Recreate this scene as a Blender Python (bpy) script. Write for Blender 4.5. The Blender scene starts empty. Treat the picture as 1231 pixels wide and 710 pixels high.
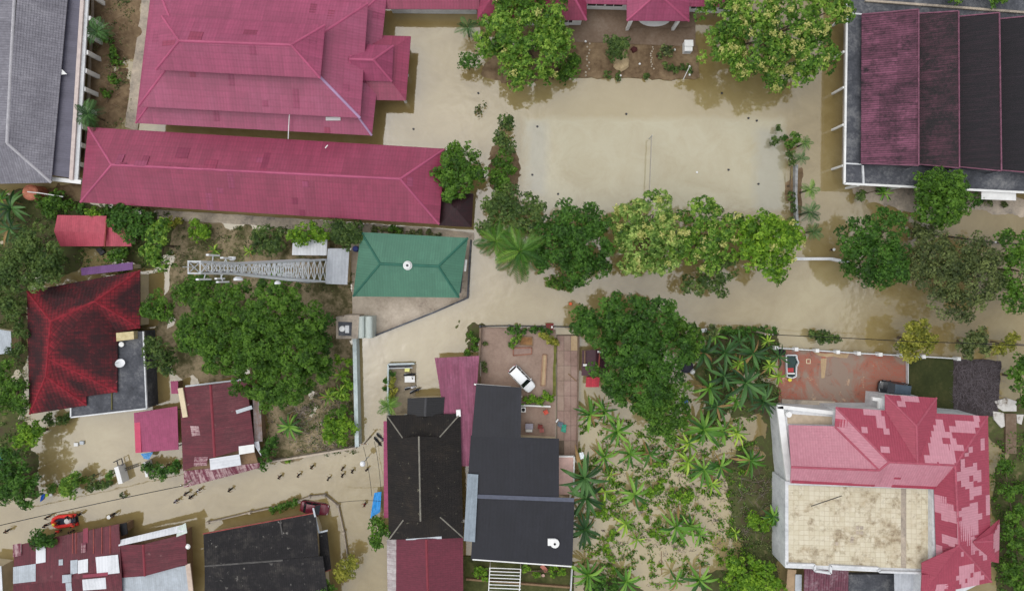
import bpy, math, random
import numpy as np
from mathutils import Vector, Matrix
R = math.radians
SC = bpy.context.scene
COL = SC.collection
# ---------------------------------------------------------------- camera
H = 98.0                      # drone height above the flood, metres
S = 147.0 / 1231.0            # metres on the water per photograph pixel
NX, NY = 615.5, 332.0         # the point straight below the drone
cam = bpy.data.cameras.new('camera'); camo = bpy.data.objects.new('camera', cam); COL.objects.link(camo)
camo.location = (0, 0, H); camo.rotation_euler = (0, 0, 0)
cam.sensor_width = 36.0; cam.lens = 36.0 * H / 147.0
cam.shift_y = -(355.0 - NY) / 1231.0
cam.clip_end = 3000
SC.camera = camo
# ---------------------------------------------------------------- overcast sky, soft sun
SUN_EL, SUN_AZ = R(74), R(-80)         # azimuth clockwise from north (picture top)
world = bpy.data.worlds.new('World'); SC.world = world; world.use_nodes = True
wn = world.node_tree.nodes; wl = world.node_tree.links
bg = wn['Background']
sky = wn.new('ShaderNodeTexSky'); sky.sky_type = 'NISHITA'; sky.sun_disc = False
sky.sun_elevation = SUN_EL; sky.sun_rotation = SUN_AZ
sky.air_density = 1.0; sky.dust_density = 2.0; sky.ozone_density = 1.0
hs = wn.new('ShaderNodeHueSaturation'); hs.inputs['Saturation'].default_value = 0.22
wl.new(sky.outputs[0], hs.inputs['Color'])
# broken overcast: the same soft cloud mottling over the whole sky
wtc = wn.new('ShaderNodeTexCoord'); wno = wn.new('ShaderNodeTexNoise'); wl.new(wtc.outputs['Generated'], wno.inputs['Vector'])
wno.inputs['Scale'].default_value = 3.2; wno.inputs['Detail'].default_value = 7; wno.inputs['Roughness'].default_value = 0.6; wno.inputs['Distortion'].default_value = 0.4
wcr = wn.new('ShaderNodeValToRGB'); wl.new(wno.outputs[0], wcr.inputs[0])
wcr.color_ramp.elements[0].position = 0.36; wcr.color_ramp.elements[0].color = (0.55, 0.57, 0.60, 1)
wcr.color_ramp.elements[1].position = 0.66; wcr.color_ramp.elements[1].color = (1.45, 1.43, 1.40, 1)
wmx = wn.new('ShaderNodeMix'); wmx.data_type = 'RGBA'; wmx.blend_type = 'MULTIPLY'; wmx.inputs[0].default_value = 1.0
wl.new(hs.outputs[0], wmx.inputs[6]); wl.new(wcr.outputs[0], wmx.inputs[7]); wl.new(wmx.outputs[2], bg.inputs['Color'])
bg.inputs['Strength'].default_value = 0.15
sun = bpy.data.lights.new('sun', 'SUN'); suno = bpy.data.objects.new('sun', sun); COL.objects.link(suno)
sun.energy = 0.9; sun.angle = R(85); sun.color = (1.0, 0.97, 0.91)
sd = Vector((math.sin(SUN_AZ) * math.cos(SUN_EL), math.cos(SUN_AZ) * math.cos(SUN_EL), math.sin(SUN_EL)))
suno.rotation_euler = sd.to_track_quat('Z', 'Y').to_euler(); suno.location = sd * 150
SC.view_settings.view_transform = 'Standard'; SC.view_settings.look = 'None'
SC.view_settings.exposure = 0.38; SC.view_settings.gamma = 1.0
SC.view_settings.use_curve_mapping = False
SC.render.engine = 'CYCLES'
SC.render.resolution_x = 1024; SC.render.resolution_y = 590
# ---------------------------------------------------------------- helpers
rnd = random.Random(7)
def W(px, py, z=0.0):
    k = S * (H - z) / H
    return Vector(((px - NX) * k, (NY - py) * k, z))
def WP(pts, z): return [W(x, y, z) for x, y in pts]
def ray_plane(px, py, a, n):
    o = Vector((0, 0, H)); d = W(px, py, 0) - o
    t = (a - o).dot(n) / d.dot(n)
    return o + d * t
def lin(c):
    out = []
    for v in c:
        v = v / 255.0
        out.append(v / 12.92 if v <= 0.04045 else ((v + 0.055) / 1.055) ** 2.4)
    return tuple(out) + (1.0,)
def mul(c, k): return (c[0] * k, c[1] * k, c[2] * k, 1.0)
WLOC = {}
def setp(o, label=None, cat=None, group=None, kind=None):
    if label: o['label'] = label
    if cat: o['category'] = cat
    if group: o['group'] = group
    if kind: o['kind'] = kind
    return o
def thing(name, label, cat, loc, group=None, rz=0.0):
    o = bpy.data.objects.new(name, None); COL.objects.link(o)
    o.location = loc; o.rotation_euler = (0, 0, rz); o.empty_display_size = 0.3
    WLOC[o.name] = Vector(loc)
    return setp(o, label, cat, group)
def link(name, me, parent=None):
    o = bpy.data.objects.new(name, me); COL.objects.link(o)
    if parent:
        o.parent = parent; WLOC[o.name] = WLOC[parent.name]
    else: WLOC[o.name] = Vector((0, 0, 0))
    return o
class MB:
    def __init__(s): s.v = []; s.f = []; s.uv = []; s.m = []; s.smooth = False; s.uv2 = []
    def face(s, pts, uv=None, m=0):
        i = len(s.v); s.v += [Vector(p) for p in pts]; s.f.append(list(range(i, i + len(pts)))); s.m.append(m)
        if uv is None:
            n = Vector((0, 0, 0))
            for k in range(len(pts)):
                p, q = Vector(pts[k]), Vector(pts[(k + 1) % len(pts)]); n += p.cross(q)
            ax = max(range(3), key=lambda k: abs(n[k]))
            uv = [((p[0], p[1]) if ax == 2 else (p[1], p[2]) if ax == 0 else (p[0], p[2])) for p in pts]
        s.uv += uv; return s
    def prism(s, top, zb, m=0):
        n = len(top); top = [Vector(p) for p in top]
        ar = sum(top[k].x * top[(k + 1) % n].y - top[(k + 1) % n].x * top[k].y for k in range(n))
        if ar < 0: top = top[::-1]
        bot = [Vector((p.x, p.y, zb)) for p in top]
        s.face(top, m=m); s.face(bot[::-1], m=m)
        for k in range(n): j = (k + 1) % n; s.face([bot[k], bot[j], top[j], top[k]], m=m)
        return s
    def box(s, x0, x1, y0, y1, z0, z1, m=0):
        return s.prism([(x0, y0, z1), (x1, y0, z1), (x1, y1, z1), (x0, y1, z1)], z0, m)
    def bar(s, p, q, w, h, m=0, up=Vector((0, 0, 1))):
        p = Vector(p); q = Vector(q); d = (q - p)
        if d.length < 1e-6: return s
        d.normalize()
        if abs(d.dot(up)) > 0.97: up = Vector((1, 0, 0))
        x = d.cross(up).normalized(); y = x.cross(d).normalized()
        a = [p + x * sx * w / 2 + y * sy * h / 2 for sx, sy in ((-1, -1), (1, -1), (1, 1), (-1, 1))]
        b = [p_ + (q - p) for p_ in a]
        s.face(a[::-1], m=m); s.face(b, m=m)
        for k in range(4): j = (k + 1) % 4; s.face([a[k], a[j], b[j], b[k]][::1], m=m)
        return s
    def tube(s, pts, rad, n=8, cap=True, m=0):
        pts = [Vector(p) for p in pts]; rings = []
        for k, p in enumerate(pts):
            d = (pts[min(k + 1, len(pts) - 1)] - pts[max(k - 1, 0)]).normalized()
            up = Vector((0, 0, 1)) if abs(d.z) < 0.95 else Vector((1, 0, 0))
            x = d.cross(up).normalized(); y = d.cross(x).normalized()
            r = rad[k] if isinstance(rad, (list, tuple)) else rad
            rings.append([p + (x * math.cos(2 * math.pi * j / n) + y * math.sin(2 * math.pi * j / n)) * r for j in range(n)])
        return s.loft(rings, cap, m)
    def loft(s, rings, cap=True, m=0):
        n = len(rings[0])
        for a, b in zip(rings[:-1], rings[1:]):
            for j in range(n): k = (j + 1) % n; s.face([a[j], b[j], b[k], a[k]], m=m)
        if cap: s.face(rings[0], m=m); s.face(rings[-1][::-1], m=m)
        return s
    def disc(s, c, r, z0, z1, n=16, m=0, taper=1.0):
        c = Vector(c)
        a = [Vector((c.x + r * math.cos(2 * math.pi * k / n), c.y + r * math.sin(2 * math.pi * k / n), z0)) for k in range(n)]
        b = [Vector((c.x + r * taper * math.cos(2 * math.pi * k / n), c.y + r * taper * math.sin(2 * math.pi * k / n), z1)) for k in range(n)]
        s.face(a[::-1], m=m); s.face(b, m=m)
        for k in range(n): j = (k + 1) % n; s.face([a[k], a[j], b[j], b[k]], m=m)
        return s
    def dome(s, c, r, rz, n=12, rows=5, m=0):
        c = Vector(c); rings = []
        for i in range(rows + 1):
            t = math.pi / 2 * i / rows
            rr = max(r * math.cos(t), 0.01)
            rings.append([c + Vector((rr * math.cos(2 * math.pi * k / n), rr * math.sin(2 * math.pi * k / n), rz * math.sin(t))) for k in range(n)])
        for a, b in zip(rings[:-1], rings[1:]):
            for j in range(n): k = (j + 1) % n; s.face([a[j], a[k], b[k], b[j]], m=m)
        s.face(rings[0][::-1], m=m); s.face(rings[-1], m=m)
        return s
    def mesh(s, name, mats, off=Vector((0, 0, 0)), weld=False):
        me = bpy.data.meshes.new(name)
        me.from_pydata([tuple(p - off) for p in s.v], [], s.f)
        ul = me.uv_layers.new(name='UVMap')
        ul.data.foreach_set('uv', [c for u in s.uv for c in u])
        if s.uv2:
            u2 = me.uv_layers.new(name='Edge'); u2.data.foreach_set('uv', s.uv2 + [9.0] * (2 * len(s.uv) - len(s.uv2)))
        if not isinstance(mats, (list, tuple)): mats = [mats]
        for m in mats: me.materials.append(m)
        if len(mats) > 1: me.polygons.foreach_set('material_index', s.m)
        if s.smooth: me.polygons.foreach_set('use_smooth', [True] * len(s.f))
        me.update(); return me
    def build(s, name, mats, parent=None, label=None, cat=None, group=None, kind=None):
        off = WLOC[parent.name] if parent else Vector((0, 0, 0))
        me = s.mesh(name, mats, off)
        return setp(link(name, me, parent), label, cat, group, kind)
def solo(name, label, cat, mb, mat, loc, group=None):
    me = mb.mesh(name, mat, Vector(loc)); o = link(name, me); o.location = loc; WLOC[o.name] = Vector(loc)
    return setp(o, label, cat, group)
def copy_tree(o, parent=None):
    c = o.copy(); COL.objects.link(c)
    if parent: c.parent = parent
    for ch in o.children: copy_tree(ch, c)
    return c
def inset(poly, d):
    n = len(poly); P2 = [Vector((p[0], p[1])) for p in poly]
    ar = sum(P2[k].x * P2[(k + 1) % n].y - P2[(k + 1) % n].x * P2[k].y for k in range(n))
    sg = 1 if ar > 0 else -1; out = []
    for k in range(n):
        a, b, c = P2[k - 1], P2[k], P2[(k + 1) % n]
        d1 = (b - a).normalized(); d2 = (c - b).normalized()
        n1 = Vector((-d1.y, d1.x)) * sg; n2 = Vector((-d2.y, d2.x)) * sg
        den = 1 + n1.dot(n2); den = max(den, 0.3)
        out.append(b + (n1 + n2) * d / den)
    return out
# ---------------------------------------------------------------- materials
def NT(name):
    m = bpy.data.materials.new(name); m.use_nodes = True
    t = m.node_tree; return m, t, t.nodes['Principled BSDF']
class G:
    def __init__(s, t): s.t = t
    def n(s, typ, **kw):
        x = s.t.nodes.new(typ)
        for k, v in kw.items(): setattr(x, k, v)
        return x
    def set(s, sock, v):
        if hasattr(v, 'is_output'): s.t.links.new(v, sock)
        else: sock.default_value = v
    def math(s, op, a, b=None, clamp=False):
        x = s.n('ShaderNodeMath', operation=op, use_clamp=clamp); s.set(x.inputs[0], a)
        if b is not None: s.set(x.inputs[1], b)
        return x.outputs[0]
    def mix(s, f, a, b, mode='MIX'):
        x = s.n('ShaderNodeMix', data_type='RGBA', blend_type=mode); s.set(x.inputs[0], f); s.set(x.inputs[6], a); s.set(x.inputs[7], b)
        return x.outputs[2]
    def noise(s, vec, scale, detail=4.0, rough=0.6, dist=0.0):
        x = s.n('ShaderNodeTexNoise'); s.set(x.inputs['Vector'], vec); x.inputs['Scale'].default_value = scale
        x.inputs['Detail'].default_value = detail; x.inputs['Roughness'].default_value = rough; x.inputs['Distortion'].default_value = dist
        return x.outputs[0]
    def ramp(s, f, stops, interp='LINEAR'):
        x = s.n('ShaderNodeValToRGB'); s.set(x.inputs[0], f); cr = x.color_ramp; cr.interpolation = interp
        while len(cr.elements) < len(stops): cr.elements.new(0.5)
        for e, (p, c) in zip(cr.elements, stops):
            e.position = p; e.color = c if hasattr(c, '__len__') else (c, c, c, 1)
        return x.outputs[0]
    def obj(s): return s.n('ShaderNodeTexCoord').outputs['Object']
    def vec(s, x, y, z=0.0):
        c = s.n('ShaderNodeCombineXYZ'); s.set(c.inputs[0], x); s.set(c.inputs[1], y); s.set(c.inputs[2], z); return c.outputs[0]
    def bump(s, h, dist, strength=1.0, normal=None):
        b = s.n('ShaderNodeBump'); s.set(b.inputs['Height'], h); b.inputs['Distance'].default_value = dist; b.inputs['Strength'].default_value = strength
        if normal is not None: s.t.links.new(normal, b.inputs['Normal'])
        return b.outputs[0]
MATS = {}
LK = 2.0      # leaf reflectance against the first swatches
def plain(name, col, rough=0.6, metal=0.0, var=0.15, scale=1.5, spec=0.3, bump=0.0):
    if name in MATS: return MATS[name]
    m, t, b = NT(name); g = G(t)
    n = g.noise(g.obj(), scale, 5, 0.65)
    c = g.mix(g.ramp(n, [(0.3, 0.0), (0.7, 1.0)]), mul(col, 1 - var), mul(col, 1 + var))
    t.links.new(c, b.inputs['Base Color']); b.inputs['Roughness'].default_value = rough; b.inputs['Metallic'].default_value = metal
    b.inputs['Specular IOR Level'].default_value = spec
    if bump: t.links.new(g.bump(n, bump), b.inputs['Normal'])
    MATS[name] = m; return m
def mottle(name, stops, scale, detail=6, rough=0.9, bump=0.02, fine=3.0, finek=0.35, dist=0.3):
    """patchy ground: a broad noise and a fine one drive a colour ramp"""
    m, t, b = NT(name); g = G(t); o = g.obj()
    a = g.noise(o, scale, detail, 0.65, dist); f = g.noise(o, fine, 5, 0.7)
    v = g.math('ADD', g.math('MULTIPLY', a, 1 - finek), g.math('MULTIPLY', f, finek))
    t.links.new(g.ramp(v, stops), b.inputs['Base Color']); b.inputs['Roughness'].default_value = rough
    b.inputs['Specular IOR Level'].default_value = 0.2
    if bump: t.links.new(g.bump(f, bump), b.inputs['Normal'])
    return m
def roofing(name, base, dirt, amt=0.5, rib=0.25, ribd=0.03, sheet=0.9, sheetlen=3.0, var=0.10, fade=None, fadeamt=0.0,
            rough=0.55, streak=0.4, scale=0.25, grime=0.15, soft=0.12, spec=0.35, tilelen=0.0, edgeclean=0.0, speck=None):
    """roof covering: UV in metres, u along the eave, v up the slope"""
    m, t, b = NT(name); g = G(t); o = g.obj()
    uvn = g.n('ShaderNodeUVMap'); uvn.uv_map = 'UVMap'
    sp = g.n('ShaderNodeSeparateXYZ'); t.links.new(uvn.outputs[0], sp.inputs[0]); u, v = sp.outputs[0], sp.outputs[1]
    wave = g.math('SINE', g.math('MULTIPLY', u, 2 * math.pi / rib))
    cell = g.vec(g.math('FLOOR', g.math('DIVIDE', u, sheet)), g.math('FLOOR', g.math('DIVIDE', v, sheetlen)), 0.37)
    wnz = g.n('ShaderNodeTexWhiteNoise', noise_dimensions='3D'); t.links.new(cell, wnz.inputs['Vector']); sv = wnz.outputs[0]
    c = g.mix(sv, mul(base, 1 - var), mul(base, 1 + var))
    if fade is not None:
        fn = g.noise(o, scale * 0.6, 5, 0.7)
        c = g.mix(g.ramp(fn, [(max(0.0, 0.62 - fadeamt * 0.5), 0.0), (min(1.0, 0.80 - fadeamt * 0.3), min(1.0, fadeamt + 0.3))]), c, fade)
    nb = g.noise(o, scale, 8, 0.72, 0.2)
    ns = g.noise(g.vec(g.math('MULTIPLY', u, 2.4), g.math('MULTIPLY', v, 0.28), 0.0), 1.0, 5, 0.65)
    nf = g.noise(o, 2.6, 4, 0.75)
    d = g.math('ADD', g.math('MULTIPLY', nb, 1 - streak), g.math('MULTIPLY', ns, streak))
    d = g.math('ADD', g.math('MULTIPLY', d, 0.72), g.math('MULTIPLY', nf, 0.28))
    th = 0.72 - amt * 0.44
    if edgeclean:
        eu = g.n('ShaderNodeUVMap'); eu.uv_map = 'Edge'; es = g.n('ShaderNodeSeparateXYZ'); t.links.new(eu.outputs[0], es.inputs[0])
        d = g.math('SUBTRACT', d, g.math('MULTIPLY', g.ramp(g.math('DIVIDE', es.outputs[0], edgeclean), [(0.0, 1.0), (1.0, 0.0)]), 0.30))
    k = g.ramp(d, [(max(0.0, th - soft), 0.0), (min(1.0, th + soft), 1.0)])
    c = g.mix(k, c, dirt)
    if grime:
        gr = g.math('MULTIPLY', g.math('SUBTRACT', 1.0, wave), grime * 0.5)
        c = g.mix(gr, c, mul(dirt, 0.8))
    if tilelen:
        tw = g.math('FRACT', g.math('DIVIDE', v, tilelen))
        c = g.mix(g.math('MULTIPLY', g.math('LESS_THAN', tw, 0.22), grime), c, mul(dirt, 0.8))
    if speck:
        s1 = g.noise(o, speck[2], 3, 0.6); s2 = g.noise(o, 0.3, 3, 0.6)
        c = g.mix(g.math('MULTIPLY', g.ramp(s1, [(speck[1], 0.0), (speck[1] + 0.07, 1.0)]), g.ramp(s2, [(0.4, 0.15), (0.6, 0.9)])), c, speck[0])
    t.links.new(c, b.inputs['Base Color']); b.inputs['Roughness'].default_value = rough
    b.inputs['Specular IOR Level'].default_value = spec
    hgt = g.math('ADD', g.math('MULTIPLY', wave, 0.5), g.math('MULTIPLY', nf, 0.6))
    t.links.new(g.bump(hgt, ribd * 0.45, 0.7), b.inputs['Normal'])
    return m
def leafmat(name, dark, mid, light, transl=0.42, rough=0.5):
    m, t, b = NT(name); g = G(t); dark, mid, light = mul(dark, LK), mul(mid, LK), mul(light, LK)
    at = g.n('ShaderNodeAttribute'); at.attribute_name = 'tint'
    geo = g.n('ShaderNodeNewGeometry')
    v = g.math('ADD', g.math('MULTIPLY', at.outputs['Fac'], 0.62), g.math('MULTIPLY', geo.outputs['Random Per Island'], 0.38))
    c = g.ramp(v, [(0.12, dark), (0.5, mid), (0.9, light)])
    t.links.new(c, b.inputs['Base Color']); b.inputs['Roughness'].default_value = rough; b.inputs['Specular IOR Level'].default_value = 0.35
    tr = g.n('ShaderNodeBsdfTranslucent'); t.links.new(c, tr.inputs['Color'])
    mx = g.n('ShaderNodeMixShader'); mx.inputs[0].default_value = transl
    out = t.nodes['Material Output']
    t.links.new(b.outputs[0], mx.inputs[1]); t.links.new(tr.outputs[0], mx.inputs[2]); t.links.new(mx.outputs[0], out.inputs[0])
    return m
WHITE = plain('white_paint', lin((222, 222, 220)), 0.6, var=0.10, scale=0.8)
WHITE_OLD = mottle('weathered_white', [(0.25, lin((120, 122, 124))), (0.42, lin((190, 192, 194))), (0.7, lin((226, 227, 228)))], 0.5, rough=0.8, bump=0.01)
CREAM = plain('cream_wall', lin((205, 190, 160)), 0.8, var=0.12, scale=0.7)
CONC = mottle('stained_concrete', [(0.30, lin((84, 82, 80))), (0.44, lin((150, 140, 128))), (0.62, lin((188, 174, 156)))], 0.3, bump=0.02)
CONC_DARK = mottle('dark_wet_concrete', [(0.28, lin((40, 42, 46))), (0.5, lin((78, 80, 86))), (0.75, lin((140, 140, 140)))], 0.4, bump=0.02, rough=0.7)
METAL = plain('galvanised_metal', lin((176, 182, 188)), 0.45, 0.0, var=0.12, scale=2.0, spec=0.5)
DKMETAL = plain('dark_metal', lin((48, 48, 52)), 0.5, 0.0, var=0.15)
GLASS = plain('dark_glass', lin((22, 28, 34)), 0.08, 0.0, var=0.05, spec=0.6)
BLACK = plain('black_rubber', lin((24, 24, 26)), 0.7, var=0.1)
BARK = plain('bark', lin((92, 80, 66)), 0.95, var=0.25, scale=3, bump=0.03)
WOOD = plain('weathered_wood', lin((128, 104, 80)), 0.9, var=0.2, scale=3)
RUSTW = plain('rusty_trim', lin((140, 72, 66)), 0.8, var=0.25, scale=2)
def pm(name, rgb, rough=0.6, **k): return plain(name, lin(rgb), rough, **k)
# ---------------------------------------------------------------- roofs and walls
def lerp(a, b, t): return a + (b - a) * t
def seg_dist(p, a, b):
    d = b - a; t = max(0.0, min(1.0, (p - a).dot(d) / d.length_squared)); return (p - a - d * t).length
def slope(parent, a, b, c, d, mat, course=0.0, lift=0.03, thick=0.10, name='roof_slope', label=None, edges=None):
    a, b, c, d = map(Vector, (a, b, c, d))
    n = (b - a).cross(d - a) if (d - a).length > 1e-3 else (b - a).cross(c - a)
    n += (c - b).cross(d - c) * (1 if (c - d).length > 1e-3 else 0)
    if n.z < 0: a, b, c, d = b, a, d, c; n = -n
    n.normalize(); e = (b - a).normalized(); up = n.cross(e)
    uvf = lambda p: ((p - a).dot(e), (p - a).dot(up))
    mb = MB(); L = ((d + c) / 2 - (a + b) / 2).length
    rows = max(1, round(L / course)) if course else 1
    for i in range(rows):
        t0, t1 = i / rows, (i + 1) / rows
        l0, r0, l1, r1 = lerp(a, d, t0), lerp(b, c, t0), lerp(a, d, t1), lerp(b, c, t1)
        k = n * (lift if course else 0)
        q = [l0 + k, r0 + k] + ([r1, l1] if (r1 - l1).length > 1e-3 else [r1])
        if edges:
            nc = 14
            for j in range(nc):
                s0, s1 = j / nc, (j + 1) / nc
                qq = [lerp(l0, r0, s0) + k, lerp(l0, r0, s1) + k] + ([lerp(l1, r1, s1), lerp(l1, r1, s0)] if (r1 - l1).length > 1e-3 else [r1])
                mb.face(qq, [uvf(p) for p in qq])
                for p in qq: mb.uv2 += [min(seg_dist(p, x, y) for x, y in edges), 0.0]
        else: mb.face(q, [uvf(p) for p in q])
        if course and not edges:
            q = [l0 - n * 0.005, r0 - n * 0.005, r0 + k, l0 + k]; mb.face(q, [uvf(p) for p in q])
    dn = Vector((0, 0, -thick))
    tri = (c - d).length < 1e-3
    poly = [a, b, c] if tri else [a, b, c, d]
    q = [p + dn for p in poly][::-1]; mb.face(q, [uvf(p) for p in q])
    for k in range(len(poly)):
        p, r = poly[k], poly[(k + 1) % len(poly)]
        q = [p + dn, r + dn, r, p]; mb.face(q, [uvf(x) for x in q])
    o = mb.build(name, mat, parent, label)
    o_info[o.name] = (a, b, c, d, n, e, up)
    return o
o_info = {}
def ridge(parent, p, q, mat, r=0.14, name='ridge_cap'):
    p, q = Vector(p), Vector(q)
    mb = MB(); d = (q - p).normalized(); x = d.cross(Vector((0, 0, 1))).normalized(); y = x.cross(d)
    prof = [(-1.5, -0.5), (-1.0, 0.25), (-0.35, 0.62), (0.35, 0.62), (1.0, 0.25), (1.5, -0.5)]
    mb.loft([[k + x * u * r + y * (w * r + 0.03) for u, w in prof] for k in (p, q)])
    return mb.build(name, mat, parent)
def hip(parent, C, Rg, ze, zr, mat, cap=None, course=0.4, vert=False, lift=0.03, capr=0.13, world=False):
    """C: four eave corners (photo px) TL TR BR BL, Rg: two ridge ends; returns the slopes"""
    if not world:
        e = [W(x, y, ze) for x, y in C]; r = [W(x, y, zr) for x, y in Rg]
    else: e, r = C, Rg
    if vert: e = [e[1], e[2], e[3], e[0]]
    out = [slope(parent, e[1], e[0], r[0], r[1], mat, course, lift),
           slope(parent, e[3], e[2], r[1], r[0], mat, course, lift),
           slope(parent, e[0], e[3], r[0], r[0], mat, course, lift),
           slope(parent, e[2], e[1], r[1], r[1], mat, course, lift)]
    if cap:
        ridge(parent, r[0], r[1], cap, capr)
        for i, k in ((0, 0), (3, 0), (1, 1), (2, 1)): ridge(parent, e[i], r[k], cap, capr * 0.85)
    return out
def ring(parent, outer, inner, mat, course=0.4, cap=None, sides=(0, 1, 2, 3)):
    out = []
    for k in range(4):
        j = (k + 1) % 4
        if k in sides: out.append(slope(parent, outer[k], outer[j], inner[j], inner[k], mat, course))
        if cap: ridge(parent, outer[k], inner[k], cap, 0.11)
    return out
def walls(parent, poly, z1, mat, over=0.6, z0=-0.5, name='wall'):
    q = inset(poly, over)
    mb = MB().prism([Vector((p.x, p.y, z1)) for p in q], z0)
    return mb.build(name, mat, parent), q
def windows(parent, a, b, n, z0, z1, w, out, frame=WHITE, pane=GLASS, margin=1.0):
    """a row of framed windows along the wall line a-b; out = outward 2D direction"""
    a, b = Vector((a[0], a[1], 0)), Vector((b[0], b[1], 0)); L = (b - a).length; d = (b - a) / L
    o3 = Vector((out[0], out[1], 0)); nn = Vector((-d.y, d.x, 0)); nn = nn if nn.dot(o3) > 0 else -nn
    for k in range(n):
        c = a + d * (margin + (L - 2 * margin) * (k + 0.5) / n)
        mb = MB()
        for s_ in (-1, 1): mb.bar(c + d * s_ * w / 2 + nn * 0.03 + Vector((0, 0, z0)), c + d * s_ * w / 2 + nn * 0.03 + Vector((0, 0, z1)), 0.09, 0.12)
        for z in (z0, z1): mb.bar(c - d * (w / 2 + 0.05) + nn * 0.035 + Vector((0, 0, z)), c + d * (w / 2 + 0.05) + nn * 0.035 + Vector((0, 0, z)), 0.14, 0.09)
        mb.bar(c + nn * 0.03 + Vector((0, 0, z0)), c + nn * 0.03 + Vector((0, 0, z1)), 0.06, 0.1)
        f = mb.build('window', frame, parent)
        MB().bar(c + nn * 0.012 + Vector((0, 0, z0 + 0.02)), c + nn * 0.012 + Vector((0, 0, z1 - 0.02)), w - 0.04, 0.05, up=nn).build('pane', pane, f)
def on_slope(o, poly_px, mat, lift=0.035, name='roof_sheet', thick=0.02, label=None):
    """a loose sheet lying on a slope, outlined in photo pixels on that slope's plane"""
    a, b, c, d, n, e, up = o_info[o.name]
    pts = [ray_plane(x, y, a, n) + n * lift for x, y in poly_px]
    nn = (pts[1] - pts[0]).cross(pts[2] - pts[0])
    if nn.z < 0: pts = pts[::-1]
    mb = MB(); uvf = lambda p: ((p - a).dot(e), (p - a).dot(up))
    mb.face(pts, [uvf(p) for p in pts])
    lo = [p - n * thick for p in pts]
    for k in range(len(pts)):
        j = (k + 1) % len(pts); q = [lo[k], lo[j], pts[j], pts[k]]; mb.face(q, [uvf(p) for p in q])
    mb.face(lo[::-1], [uvf(p) for p in lo[::-1]])
    return mb.build(name, mat, o, label)
def rect_on_slope(o, u0, u1, v0, v1, mat, lift=0.035, name='roof_sheet'):
    a, b, c, d, n, e, up = o_info[o.name]
    L = max((c - b).dot(up), (d - a).dot(up)); t0, t1 = max(0, v0 / L), min(1, v1 / L)
    if t1 - t0 < 0.02: return None
    ul = lambda t: (lerp(a, d, t) - a).dot(e); ur = lambda t: (lerp(b, c, t) - a).dot(e)
    lo, hi = max(ul(t0), ul(t1)), min(ur(t0), ur(t1)); u0, u1 = max(u0, lo + 0.1), min(u1, hi - 0.1)
    if u1 - u0 < 0.3: return None
    pts = [a + e * u0 + up * t0 * L + n * lift, a + e * u1 + up * t0 * L + n * lift, a + e * u1 + up * t1 * L + n * lift, a + e * u0 + up * t1 * L + n * lift]
    mb = MB(); uvf = lambda p: ((p - a).dot(e), (p - a).dot(up)); mb.face(pts, [uvf(p) for p in pts])
    lo_ = [p - n * 0.025 for p in pts]
    for k in range(4): j = (k + 1) % 4; q = [lo_[k], lo_[j], pts[j], pts[k]]; mb.face(q, [uvf(p) for p in q])
    return mb.build(name, mat, o)
def gable(parent, C, Rg, ze, zr, mat, cap=None, course=0.0, vert=True, wallmat=None):
    """two slopes; C TL TR BR BL, ridge runs top-bottom when vert"""
    e = [W(x, y, ze) for x, y in C]; r = [W(x, y, zr) for x, y in Rg]
    if not vert: e = [e[3], e[0], e[1], e[2]]
    out = [slope(parent, e[3], e[0], r[0], r[1], mat, course), slope(parent, e[1], e[2], r[1], r[0], mat, course)]
    if cap: ridge(parent, r[0], r[1], cap, 0.12)
    if wallmat:
        for p, q, t in ((e[0], e[1], r[0]), (e[2], e[3], r[1])):
            m = (p + q) / 2; k = 0.9
            pts = [m + (p - m) * k, m + (q - m) * k, Vector((t.x, t.y, t.z - 0.15))]
            pts[0].z -= 0.12; pts[1].z -= 0.12
            cc = Vector(((e[0].x + e[2].x) / 2, (e[0].y + e[2].y) / 2, 0)); inw = Vector((cc.x - m.x, cc.y - m.y, 0)).normalized() * 0.4
            pts = [x + inw for x in pts]; bk = [x + inw * 0.4 for x in pts]
            mb = MB(); mb.face(pts); mb.face(bk[::-1])
            for i in range(3): j = (i + 1) % 3; mb.face([pts[i], pts[j], bk[j], bk[i]])
            mb.build('gable_wall', wallmat, parent)
    return out
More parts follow.
